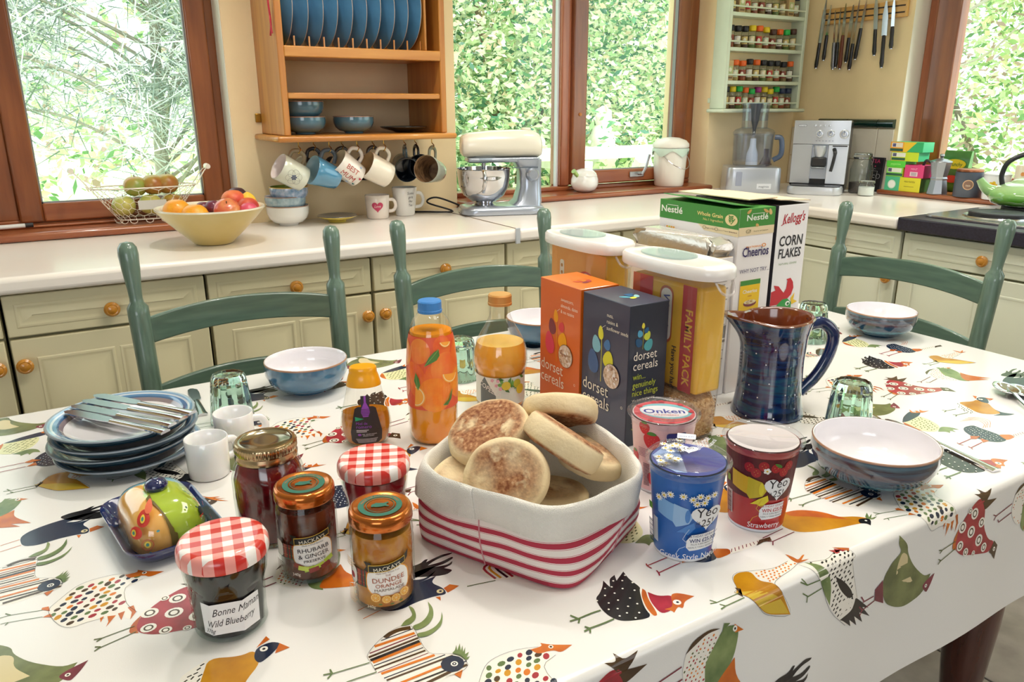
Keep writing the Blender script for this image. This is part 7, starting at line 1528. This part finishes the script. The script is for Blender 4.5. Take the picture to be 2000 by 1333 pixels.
# white pot with a green spoon handle, and white lidded bin on the sill
t = thing('garlic_pot', 'round white lidded pot with a green spoon handle on the window sill', 'pot', (1.935, 2.60, .9325)); wp = M('#f3f2f0', .15, coat=.8)
G().lathe([(0, 0), (.030, .0), (.048, .012), (.057, .032), (.056, .052), (.051, .064)], wp, 40).obj('body', t, smooth=60); G().lathe([(.052, .0645), (.047, .076), (.034, .088), (.015, .094), (0, .095)], wp, 40).obj('lid', t, smooth=60)
G().tube([(-.040, -.01, .062), (-.072, -.02, .088)], [.007, .010], M('#9fc06a', .35, coat=.3), 14).obj('spoon_handle', t, smooth=60)
t = thing('compost_caddy', 'white ribbed lidded caddy with a wire bail on the window sill', 'caddy', (2.405, 2.605, .9325)); ivb = M('#f4f0e6', .3, coat=.3)
G().lathe([(0, 0), (.060, 0), (.064, .004), (.070, .09), (.074, .165), (.074, .170)], ivb, 72, fn=lambda a, r, z: (r*(1+.012*sin(24*a)*(1 if .02 < z < .16 else 0)), z)).obj('body', t, smooth=45); G().lathe([(.078, .166), (.080, .170), (.079, .182), (.066, .196), (.035, .207), (0, .210)], ivb, 48).obj('lid', t, smooth=50)
G().lathe([(.079, .163), (.081, .150), (.079, .140), (.0765, .152)], M('#cfe3d4', .5), 40, fn=lambda a, r, z: (r, z+(.012*sin(5*a) if z < .155 else 0))).obj('green_liner', t, smooth=60)
G().tube(smooth_path([(-.076, -.01, .15), (-.05, -.07, .10), (0, -.095, .078), (.05, -.07, .10), (.076, -.01, .15)], 6), .0016, chrome, 6).obj('bail', t)
# ---------------------------------------------------------------- spice rack
sgr = M('#d6dfc9', .4, coat=.2, var=.02); sr = thing('spice_rack', 'pale green open spice rack hung in the corner above the food processor', 'spice rack', (0, 0, 0))
SX0, SX1, SY0, SY1 = 2.595, 3.088, 2.495, 2.578
def sp(nm, a, b, bev=.003): return G().box(a, b, sgr).obj(nm, sr, bevel=bev)
sp('side_panel', (SX0, SY0, 1.26), (SX0+.018, SY1, 2.0)); sp('side_panel', (SX1-.018, SY0, 1.26), (SX1, SY1, 2.0)); sp('bottom_board', (SX0-.02, SY0-.02, 1.244), (SX1+.02, SY1, 1.260), .006); G().box((SX0+.015, SY1-.008, 1.26), (SX1-.015, SY1, 2.0), cream).obj('back_panel', sr)
sp('hanging_lug', (SX0-.014, SY1-.003, 1.285), (SX0, SY1, 1.305))
SHZ = (1.260, 1.378, 1.514, 1.654)
for z in SHZ[1:]: sp('shelf', (SX0+.018, SY0+.002, z-.016), (SX1-.018, SY1-.008, z))
for z in SHZ: G().tube([(SX0+.018, SY0+.006, z+.024), (SX1-.018, SY0+.006, z+.024)], .0038, sgr, 10).obj('rail', sr)
capc = {'black': '#1c1c20', 'orange': '#e8641c', 'green': '#1fae4a', 'yellow': '#e0c21c', 'purple': '#a02a7a', 'brown': '#4a2c20', 'navy': '#24304e'}
rowsp = [['black', 'yellow', 'green', 'orange', 'green', 'purple', 'yellow', 'yellow', 'green', 'navy', 'navy'], ['kraft', 'orange', 'orange', 'black', 'orange', 'black', 'black', 'black', 'black', 'orange'], ['black', 'black', 'black', 'yellow', 'orange', 'yellow', 'brown', 'orange', 'green', 'brown'], ['navy', 'kraft', 'orange', 'purple', 'navy', 'yellow', 'brown', 'green', 'kraft', 'navy']]
RNS = ['lowest shelf', 'second shelf from the bottom', 'third shelf from the bottom', 'top visible shelf']
lbc = ['#d9c27a', '#e8d8b0', '#b8302a', '#cfd8c0', '#8a3a2a', '#e6e2d8']; cnt = ['#8a6a3a', '#6a7a3a', '#a04a24', '#5a3a24', '#b89a5a']
jgl = clear('#f4f6f4', 1.3, 'spice_glass')
for j, row in enumerate(rowsp):
    n = len(row); pitch = (SX1-SX0-.050)/n
    for k, cn in enumerate(row):
        x = SX0+.028+pitch*(k+.5); rj = random.Random(j*40+k); z = SHZ[j]+.0005; r_ = .0165+.002*rj.random(); h = .064+.012*rj.random()
        nm = ORD[k]+' spice jar from the left on the '+RNS[j]+', '+cn+' cap'
        if cn == 'kraft':
            t = thing('spice_packet', ORD[k]+' item from the left on the '+RNS[j]+', a tan square packet', 'packet', (x, 2.533, z), 0, 'jars on the spice rack'); c3 = M('#c9a878', .6); G().box((-.019, -.014, 0), (.019, .014, .084), c3).obj('box', t, bevel=.001); p = Print(); p.rect(-.014, .02, .028, .04, '#b8c48a'); p.ell(0, .045, .009, '#e9e2cc'); p.rect(-.014, .008, .028, .007, '#7a5a3a'); p.build('label', t, flat_map((0, -.014, 0), (1, 0, 0), (0, 0, 1))); continue
        t = thing('spice_jar', nm, 'spice jar', (x, 2.533, z), 0, 'jars on the spice rack'); cm_ = M(cnt[(j+k*3) % 5], .7, var=.3, vs=300)
        G().lathe([(0, .001), (r_-.001, 0), (r_, .003), (r_, h-.006), (r_*.8, h)], jgl, 16).obj('glass', t, smooth=50); G().lathe([(0, .002), (r_-.0015, .002), (r_-.0015, h*.72), (0, h*.74)], cm_, 16).obj('spice', t)
        G().lathe([(r_*.82, h-.003), (r_*.92, h-.001), (r_*.92, h+.018), (r_*.8, h+.020), (0, h+.020)], M(capc[cn], .4), 16).obj('cap', t, smooth=50)
        p = Print(); lc = lbc[(k+j*2) % 6]; p.rect(-.013, h*.22, .026, h*.45, lc); p.ell(0, h*.45, .0065, '#f3ecd8' if lc != '#f3ecd8' else '#a03020', ry=.009); p.rect(-.008, h*.3, .016, .003, '#5a2a1a'); a0 = cam_ang(x, 2.533); p.build('label', t, lambda a, b, hh, r_=r_, a0=a0: V(((r_+hh)*cos(a0+a/r_), (r_+hh)*sin(a0+a/r_), b)), cuts(-.012, .012, 4))
# ---------------------------------------------------------------- food processor
fp = thing('food_processor', 'silver food processor with a tall clear bowl and dark pusher', 'food processor', (2.70, 2.405, WT+.0005), radians(-38)); fsil = M('#c3c8d2', .28, metal=.6, coat=.4); cl2 = clear('#eef2fa', 2.0, 'processor_plastic', .03, .02)
g = G(); g.loft([[(x, y, z) for x, y in rrect(.232*s, .20*s, .03, 6)] for s, z in ((.98, 0), (1.0, .004), (.985, .098), (.96, .106), (.9, .108))], fsil); g.obj('motor_base', fp, smooth=45)
G().box((.012, -.1015, .018), (.072, -.098, .040), M('#dfe2e8', .3)).obj('badge', fp); p = Print(); p.text('magimix', .042, .024, .013, '#5a5e6a'); p.build('lettering', fp, flat_map((0, -.1016, 0), (1, 0, 0), (0, 0, 1))); G().box((-.078, -.1012, .03), (-.052, -.098, .09), M('#9aa0b4', .3)).obj('control_panel', fp, bevel=.002)
G().lathe([(.060, .108), (.078, .112), (.083, .13), (.085, .235), (.086, .24), (.082, .244), (.080, .13)], cl2, 56).obj('bowl', fp, smooth=40); G().lathe([(.087, .240), (.088, .252), (.080, .262), (.060, .270), (.056, .272)], cl2, 56).obj('bowl_lid', fp, smooth=45)
G().lathe([(.054, .268), (.056, .34), (.058, .372), (.060, .374), (.055, .374), (.052, .30)], cl2, 48).obj('feed_tube', fp, smooth=40); pushm = M('#23252e', .35); G().lathe([(0, .240), (.006, .240), (.008, .268), (.016, .30), (.020, .345), (.027, .366), (.026, .371), (0, .371)], pushm, 28).obj('pusher', fp, smooth=50)
G().lathe([(0, .112), (.026, .113), (.024, .16), (.014, .19), (.012, .225), (0, .228)], M('#eceef0', .3), 28).obj('blade_hub', fp, smooth=50); G().tube(smooth_path([(.086, -.02, .232), (.112, -.028, .225), (.116, -.03, .16), (.086, -.022, .135)], 5), .008, M('#44546e', .3, coat=.5), 10, flat=1.4).obj('handle', fp, smooth=60)
t = thing('red_bottle', 'dark red glass bottle between the food processor and coffee machine', 'bottle', (2.90, 2.50, WT+.0005)); G().lathe([(0, 0), (.028, 0), (.030, .01), (.030, .10), (.012, .14), (.012, .17), (.014, .172), (0, .174)], M('#5a1420', .1, coat=1), 28).obj('body', t, smooth=50)
# ---------------------------------------------------------------- coffee machine
cmx = thing('coffee_machine', 'silver bean-to-cup coffee machine with black sides and round dials', 'coffee machine', (2.872, 2.190, WT+.0005), -1.004); csil = M('#c9ccd2', .3, metal=.55, coat=.3, var=.02, vs=6); cblk = M('#1a1b1f', .35, coat=.3); cw = .112
G().prism([(-cw, .012), (cw, .012), (cw, .20), (-cw, .20)], .0, .300, cblk).obj('body', cmx, bevel=.008)
g = G(); n = 10; fr = [(-cw+2*cw*i/n, -.010*(1-(2*i/n-1)**2)) for i in range(n+1)]
g.prism(fr+[(cw, .014), (-cw, .014)], .205, .302, csil); g.obj('control_fascia', cmx, bevel=.003)
G().prism([(-cw, .0), (-.030, -.006), (-.030, .014), (-cw, .014)], .040, .203, csil).obj('left_front', cmx, bevel=.002); G().prism([(.034, -.006), (cw, .0), (cw, .014), (.034, .014)], .040, .203, csil).obj('right_door', cmx, bevel=.002)
G().box((-.030, .004, .06), (.034, .013, .205), M('#b9c0cc', .3, metal=.5)).obj('spout_recess', cmx); G().lathe([(0, 0), (.016, 0), (.026, .030), (.026, .050), (0, .05)], csil, 28, T=Tm((.002, -.004, .150))).obj('spout_column', cmx); G().box((-.028, -.026, .112), (.032, .008, .152), cblk).obj('coffee_spouts', cmx, bevel=.006); G().box((-.024, -.028, .104), (.028, -.010, .112), M('#9aa0a8', .3, metal=.8)).obj('spout_lip', cmx, bevel=.002)
g = G(); g.loft([[(x*s, -.045+(y)*s, z) for x, y in rrect(.222, .115, .045, 7)] for s, z in ((.94, .0), (1, .006), (1, .026), (.97, .034))], csil); g.obj('drip_tray', cmx, smooth=50); G().prism(rrect(.20, .094, .035, 6, 0, -.045), .034, .0375, cblk).obj('drip_grille', cmx)
dial = M('#d3d6dc', .25, metal=.6, coat=.4)
for x, z, r_ in ((-.006, .248, .0135), (.038, .249, .0135), (.090, .247, .0165)):
    yy = -.010*(1-(x/cw)**2); G().lathe([(0, 0), (r_*1.15, 0), (r_*1.15, .003), (r_, .004), (r_*.92, .016), (0, .017)], dial, 28, T=Tm((x, yy, z), rx=pi/2)).obj('dial', cmx); p = Print(); p.ring(0, 0, r_*.6, .0012, '#4a6aa8'); p.line([(0, 0), (0, r_*.85)], .002, '#3a3d48'); p.build('dial_mark', cmx, flat_map((x, yy-.0171, z), (1, 0, 0), (0, 0, 1)))
for k in range(4): G().lathe([(0, 0), (.0052, 0), (.0045, .004), (0, .0045)], dial, 14, T=Tm((-.028+k*.019, -.0095, .281), rx=pi/2)).obj('button', cmx)
p = Print(); p.rr(0, 0, .034, .0085, .004, '#3a4458'); p.rr(0, 0, .031, .0065, .003, '#dfe3ea'); p.text('DeLonghi', 0, -.0022, .0062, '#2a3350', sx=.95); p.build('maker_badge', cmx, flat_map((-.078, -.0062, .281), (1, -.085, 0), (0, 0, 1))); p = Print(); [p.rect(-.02+k*.013, 0, .006, .002, '#6a7080') for k in range(6)]; p.build('small_icons', cmx, flat_map((0, -.0103, .218), (1, 0, 0), (0, 0, 1)))
G().tube(smooth_path([(.058, -.010, .185), (.064, -.028, .17), (.060, -.030, .13), (.054, -.028, .095)], 5), [.008]*6+[.0065]*10, cblk, 10).obj('milk_frother', cmx, smooth=60); G().box((.050, -.012, .196), (.108, -.004, .2005), cblk).obj('shadow_gap', cmx)
t = thing('clip_top_jar', 'tall clear clip-top jar of dark beans beside the coffee machine', 'jar', (3.035, 2.092, WT+.0005)); G().lathe([(0, .001), (.040, 0), (.045, .006), (.046, .10), (.040, .128), (.034, .138), (.034, .150)], clear('#eef2f0', 2, 'storage_glass', .02, .05), 40).obj('glass', t, smooth=50); G().lathe([(0, .003), (.042, .003), (.0435, .045), (0, .047)], M('#3a2a20', .6, var=.4, vs=260, bump=1, bs=300), 32).obj('coffee_beans', t); G().lathe([(.036, .151), (.038, .153), (.037, .165), (.03, .170), (0, .170)], glass('#e9f0f0', 'lid_glass'), 36).obj('lid', t, smooth=50)
G().lathe([(.0355, .144), (.0375, .146), (.0375, .150), (.0355, .152)], chrome, 36).tube(smooth_path([(.036, -.01, .165), (.050, -.014, .155), (.050, -.014, .13), (.044, -.012, .118)], 4), .0014, chrome, 6).obj('wire_clip', t)
t = thing('salt_jar', 'small glass jar of white sugar in front of the tall jar', 'jar', (2.960, 2.008, WT+.0005)); G().lathe([(0, .001), (.029, 0), (.032, .004), (.032, .040), (.028, .046), (.028, .050)], clear('#eef2f0', 2, 'storage_glass', .02, .05), 36).obj('glass', t, smooth=50); G().lathe([(0, .003), (.030, .003), (.0302, .036), (0, .038)], M('#f1efec', .8, bump=.6, bs=400), 28).obj('sugar', t); G().lathe([(.028, .051), (.0315, .052), (.031, .060), (.026, .063), (0, .063)], glass('#e9f0f0', 'lid_glass'), 30).obj('lid', t, smooth=50)
t = thing('tea_sign', 'small black chalkboard tea sign with pink capitals leaning on the tiles', 'sign', (3.136, 2.100, WT+.0005), 0, rot=(0, radians(5), 0)); G().box((-.006, -.037, 0), (.006, .037, .146), M('#17151b', .6)).obj('board', t, bevel=.001)
p = Print(); p.text('TEA', 0, .122, .024, '#c83a6a', sx=.95); p.ell(0, .108, .003, '#c83a6a'); c_w = '#c9c4c8'; p.line([(-.016, .088), (-.014, .040), (.012, .040), (.014, .088), (-.016, .088)], .0014, c_w); p.ring(.020, .066, .010, .0014, c_w); p.text('C', -.001, .058, .02, c_w); p.line([(-.006, .092), (-.003, .099), (.004, .096)], .0012, c_w); p.build('chalk_drawing', t, flat_map((-.006, 0, 0), (0, -1, 0), (0, 0, 1)))
# ---------------------------------------------------------------- knives on their rack
kr = thing('knife_rack', 'pale wooden slotted knife rack fixed high on the right-hand wall', 'knife rack', (WX, 2.26, 1.652)); lw = M('#d8a862', .45, coat=.2, var=.08, vs=6, stretch=(6, .6, 6)); G().box((-.018, -.205, -.030), (0, .205, .034), lw).obj('board', kr, bevel=.003)
for z in (-.012, .014): G().box((-.0188, -.198, z-.003), (-.0175, .198, z+.003), M('#3a2a20', .6)).obj('slot_shade', kr)  # dark strips stand for the shade in the board's slots
KN = [('long carving knife with a black handle, leftmost on the knife rack', 2.443, 1.725, 2.456, 1.544, 1.438, .020, 'b'), ('thin knife with a black handle, second on the knife rack', 2.416, 1.701, 2.422, 1.574, 1.47, .013, 'b'), ('fine steel-handled knife, third on the knife rack', 2.391, 1.677, 2.380, 1.54, 1.43, .008, 's'), ('slim black-handled fillet knife, fourth on the knife rack', 2.364, 1.685, 2.361, 1.54, 1.437, .009, 'b'), ('knife with a brown wooden bolster, fifth on the knife rack', 2.340, 1.70, 2.338, 1.568, 1.43, .014, 'w'), ('broad black-handled knife, sixth on the knife rack', 2.302, 1.69, 2.306, 1.555, 1.456, .018, 'b'), ('long sharpening steel with a black handle, seventh on the knife rack', 2.274, 1.715, 2.283, 1.53, 1.425, .010, 'b'), ('slender serrated knife, eighth on the knife rack', 2.240, 1.703, 2.252, 1.590, 1.466, .012, 'b'), ('long slicing knife right of the gap on the knife rack', 2.196, 1.72, 2.182, 1.58, 1.478, .020, 'b'), ('broad dimpled santoku knife, second from the right on the knife rack', 2.146, 1.69, 2.138, 1.553, 1.427, .026, 'b'), ('dimpled knife with a black handle, rightmost on the knife rack', 2.112, 1.70, 2.104, 1.585, 1.50, .016, 'b')]
for lb, y0, z0, y1, z1, z2, w_, kd in KN:
    t = thing('kitchen_knife', lb, 'knife', (WX-.0245, y1, z1), 0, 'kitchen knives on the wall rack'); dy = y0-y1; dz = z0-z1
    bl = [(-w_*.5, 0), (w_*.45, 0), (w_*.5+dy*.6, dz*.6), (dy+w_*.12, dz), (dy-w_*.1, dz), (-w_*.5+dy*.6, dz*.55)]
    G().prism(bl, -.0012, .0012, steelb, Matrix(((0, 0, 1, 0), (1, 0, 0, 0), (0, 1, 0, 0), (0, 0, 0, 1)))).obj('blade', t); hm3 = {'b': M('#17171b', .3, coat=.3), 's': M('#8d8f98', .3, metal=.8), 'w': M('#6a3420', .45)}[kd]; L_ = z1-z2; dd = -dy*L_/dz*.9
    G().tube([(0, 0, .002), (0, dd*.2, -L_*.2), (0, dd*.5, -L_*.5), (0, dd*.85, -L_*.85), (0, dd, -L_)], [.0075, .0085, .0080, .0095, .0065], hm3, 10, flat=.8).obj('handle', t, smooth=60)
    G().lathe([(0, 0), (.0070, 0), (.0070, .003), (0, .003)], steelb, 12, T=Tm((0, dd, -L_-.002))).obj('end_cap', t)
# ---------------------------------------------------------------- right-hand window sill
def teabox(label, y0, y1, z0, z1, cf, cs, prt=None, x0=3.068, d=.075, rz=0):
    t = thing('tea_box', label, 'box', ((x0+x0+d)/2, (y0+y1)/2, z0), rz, 'tea boxes stacked on the sill'); w_ = y1-y0; g = G(); g.box((-d/2, -w_/2, 0), (d/2, w_/2, z1-z0), cf); g.m[2] = g.mi(cs); g.m[0] = g.m[0]; g.obj('carton', t, bevel=.001, smooth=0)
    p = Print(); (prt or (lambda p, w, h: None))(p, w_, z1-z0)
    if p.v: p.build('label', t, flat_map((-d/2, w_/2, 0), (0, -1, 0), (0, 0, 1)))
    return t
cy = M('#d9cf2c', .4); clm_ = M('#7fd04a', .4); ctl = M('#3fae7a', .4); cor = M('#eea42c', .4); cpk = M('#d8407a', .4); cgn = M('#3fb04a', .4); cdk = M('#3a5a2c', .4); SZ = .9305
def p1(p, w, h): p.rect(0, 0, w*.42, h, '#4fb88a'); p.ell(w*.2, h*.45, .018, '#d9e8d8'); p.ell(w*.2, h*.45, .014, '#f2f4ee'); p.text('MISO RAMEN', w*.7, h*.65, .010, '#7a6a1c', sx=.8); p.rect(w*.55, h*.35, w*.28, .0015, '#8a7a2c')
teabox('green and yellow carton at the bottom of the tea box stack', 1.842, 1.998, SZ, SZ+.057, cy, cdk, p1)
def p2(p, w, h): p.rect(w*.08, h*.45, w*.84, h*.45, '#e6e8d8'); p.rect(w*.1, h*.5, .016, .014, '#5a5a78'); p.rect(0, h*.10, w, h*.24, '#2c5a44')
teabox('lime green tea box on the left of the second layer of the stack', 1.925, 1.998, SZ+.0575, SZ+.096, clm_, cy, p2)
teabox('bright green tea box lid on the left of the third layer', 1.918, 2.002, SZ+.0965, SZ+.121, M('#58cf3c', .35, coat=.3), cgn, lambda p, w, h: p.text('peppermint', w*.5, h*.35, .012, '#b8f08a', sx=.8))
teabox('pink tea box in the second layer of the stack', 1.835, 1.918, SZ+.0575, SZ+.108, cpk, M('#a82a5a', .4), lambda p, w, h: (p.rect(w*.3, h*.12, w*.4, h*.35, '#e8c8d0'), p.rect(w*.36, h*.16, w*.28, h*.26, '#b8a8b0'), p.text('MINT', w*.5, h*.6, .012, '#f0b0c8')))
teabox('yellow-green tea box near the top of the stack', 1.866, 1.985, SZ+.1215, SZ+.158, M('#c8dc2c', .4), ctl, lambda p, w, h: (p.rect(w*.02, h*.45, w*.5, h*.45, '#e8e8dc'), p.rect(w*.05, h*.5, .016, .013, '#5a5a78'), p.rect(w*.02, h*.08, w*.5, h*.28, '#2c5a44')))
teabox('orange and green tea box on top of the stack', 1.852, 1.995, SZ+.1585, SZ+.198, M('#2fae6a', .4), ctl, lambda p, w, h: (p.rect(0, 0, w*.42, h, '#eea42c'), p.rect(w*.04, h*.45, w*.34, h*.45, '#e8dcc8'), p.rect(w*.07, h*.5, .014, .013, '#5a5a88'), p.rect(0, h*.05, w*.4, h*.28, '#2c5a44'), p.poly([(w*.42, h), (w*.42, 0), (w*.52, 0), (w*.8, h)], '#f0c42c')))
t = thing('snack_packet', 'upright green and yellow foil snack packet behind the coffee pot', 'packet', (3.225, 1.80, .931), 0, rot=(0, radians(6), 0)); G().loft([[(-.004-t_*.5, y, z) for y in (.055, 0, -.055)]+[(.004+t_*.5, y, z) for y in (-.055, 0, .055)] for z, t_ in ((0, .0), (.01, .012), (.09, .022), (.158, .008), (.165, 0))], M('#3f7a34', .3, coat=.5, var=.2)).obj('foil_bag', t, bevel=.001); p = Print(); p.ell(0, .11, .045, '#e0c82c', ry=.02); p.text('Crunchy', 0, .102, .022, '#2f6a2c', shear=.2, bold=True, sx=.8); p.ell(.0, .05, .035, '#c83a2c', ry=.015); p.build('front_print', t, lambda a, b, h: V((-.016-h, -a, b)))
mk = thing('moka_pot', 'small faceted aluminium stovetop coffee pot with a black handle', 'coffee pot', (3.095, 1.785, SZ)); alu = M('#a3a6ac', .32, metal=.9); oc = lambda a, r, z: (r*facet(8, 1, .2)(a), z)
G().lathe([(0, 0), (.039, 0), (.040, .003), (.031, .055), (.033, .060)], alu, 64, fn=oc).obj('boiler', mk, smooth=20); G().lathe([(.033, .061), (.030, .068), (.040, .122), (.041, .125)], alu, 64, fn=oc).obj('top_chamber', mk, smooth=20); G().lathe([(.041, .1255), (.040, .129), (.02, .137), (.005, .140), (.005, .145), (.009, .150), (.007, .156), (0, .157)], alu, 40).obj('lid', mk, smooth=40); G().tube(smooth_path([(.0, .037, .118), (.0, .062, .128), (.0, .072, .100), (.0, .066, .062)], 5), .0065, M('#1a1a1e', .35, coat=.3), 10, flat=.8).obj('handle', mk, smooth=60); G().lathe([(0, 0), (.006, 0), (.008, .008), (.005, .014), (0, .014)], M('#1a1a1e', .35), 14, T=Tm((0, 0, .143))).obj('knob', mk)
cn_ = thing('storage_canister', 'slate grey canister with a copper lid and round sticker on the sill', 'canister', (3.10, 1.668, SZ)); G().lathe([(0, 0), (.0475, 0), (.049, .002), (.049, .094), (.047, .095)], M('#4a5160', .4, coat=.2), 44).obj('body', cn_, smooth=45); G().lathe([(.046, .0955), (.0475, .097), (.047, .103), (.043, .106), (0, .106)], M('#a86a4a', .3, metal=.8), 44).obj('lid', cn_, smooth=45); p = Print(); p.ell(0, .048, .019, '#d8b08a', n=28); p.ell(0, .048, .016, '#8a6a5a', n=24); p.text('tea', 0, .042, .013, '#e8d8c0'); a0 = cam_ang(3.10, 1.668); p.build('sticker', cn_, lambda a, b, hh: V(((.049+hh)*cos(a0+a/.049), (.049+hh)*sin(a0+a/.049), b)), cuts(-.02, .02, 6))
ct_ = thing('white_canister', 'white enamel canister with a yellow flower motif beside the kettle', 'canister', (3.095, 1.560, SZ)); G().lathe([(0, 0), (.042, 0), (.044, .003), (.046, .088), (.0455, .09)], M('#eeeef2', .2, coat=.6), 40).obj('body', ct_, smooth=50); G().lathe([(.047, .089), (.0475, .094), (.040, .101), (0, .103)], M('#e2e4ea', .25, coat=.5), 40).obj('lid', ct_, smooth=50); p = Print(); [p.ell(-.012+.009*cos(q), .055+.009*sin(q), .006, '#e8c22c', n=12) for q in (0, 1.25, 2.5, 3.8, 5)]; p.ell(-.012, .055, .006, '#e08a1c'); a0 = cam_ang(3.095, 1.56); p.build('flower_print', ct_, lambda a, b, hh: V(((.0455+hh)*cos(a0+a/.045), (.0455+hh)*sin(a0+a/.045), b)), cuts(-.025, .01, 6))
t = thing('spotted_pot', 'cream pot with orange and red spots behind the kettle', 'pot', (3.12, 1.47, SZ)); G().lathe([(0, 0), (.036, 0), (.040, .01), (.041, .125), (.038, .13), (0, .13)], M('#eee0cc', .2, coat=.6), 36).obj('body', t, smooth=50); p = Print(); [p.ell(x, y, .007, c) for x, y, c in ((-.015, .10, '#e89a5a'), (.01, .085, '#c83a2a'), (-.02, .07, '#8a4a3a'), (.018, .11, '#e8b08a'))]; a0 = cam_ang(3.12, 1.47); p.build('painted_spots', t, lambda a, b, hh: V(((.041+hh)*cos(a0+a/.04), (.041+hh)*sin(a0+a/.04), b)), cuts(-.03, .03, 6))
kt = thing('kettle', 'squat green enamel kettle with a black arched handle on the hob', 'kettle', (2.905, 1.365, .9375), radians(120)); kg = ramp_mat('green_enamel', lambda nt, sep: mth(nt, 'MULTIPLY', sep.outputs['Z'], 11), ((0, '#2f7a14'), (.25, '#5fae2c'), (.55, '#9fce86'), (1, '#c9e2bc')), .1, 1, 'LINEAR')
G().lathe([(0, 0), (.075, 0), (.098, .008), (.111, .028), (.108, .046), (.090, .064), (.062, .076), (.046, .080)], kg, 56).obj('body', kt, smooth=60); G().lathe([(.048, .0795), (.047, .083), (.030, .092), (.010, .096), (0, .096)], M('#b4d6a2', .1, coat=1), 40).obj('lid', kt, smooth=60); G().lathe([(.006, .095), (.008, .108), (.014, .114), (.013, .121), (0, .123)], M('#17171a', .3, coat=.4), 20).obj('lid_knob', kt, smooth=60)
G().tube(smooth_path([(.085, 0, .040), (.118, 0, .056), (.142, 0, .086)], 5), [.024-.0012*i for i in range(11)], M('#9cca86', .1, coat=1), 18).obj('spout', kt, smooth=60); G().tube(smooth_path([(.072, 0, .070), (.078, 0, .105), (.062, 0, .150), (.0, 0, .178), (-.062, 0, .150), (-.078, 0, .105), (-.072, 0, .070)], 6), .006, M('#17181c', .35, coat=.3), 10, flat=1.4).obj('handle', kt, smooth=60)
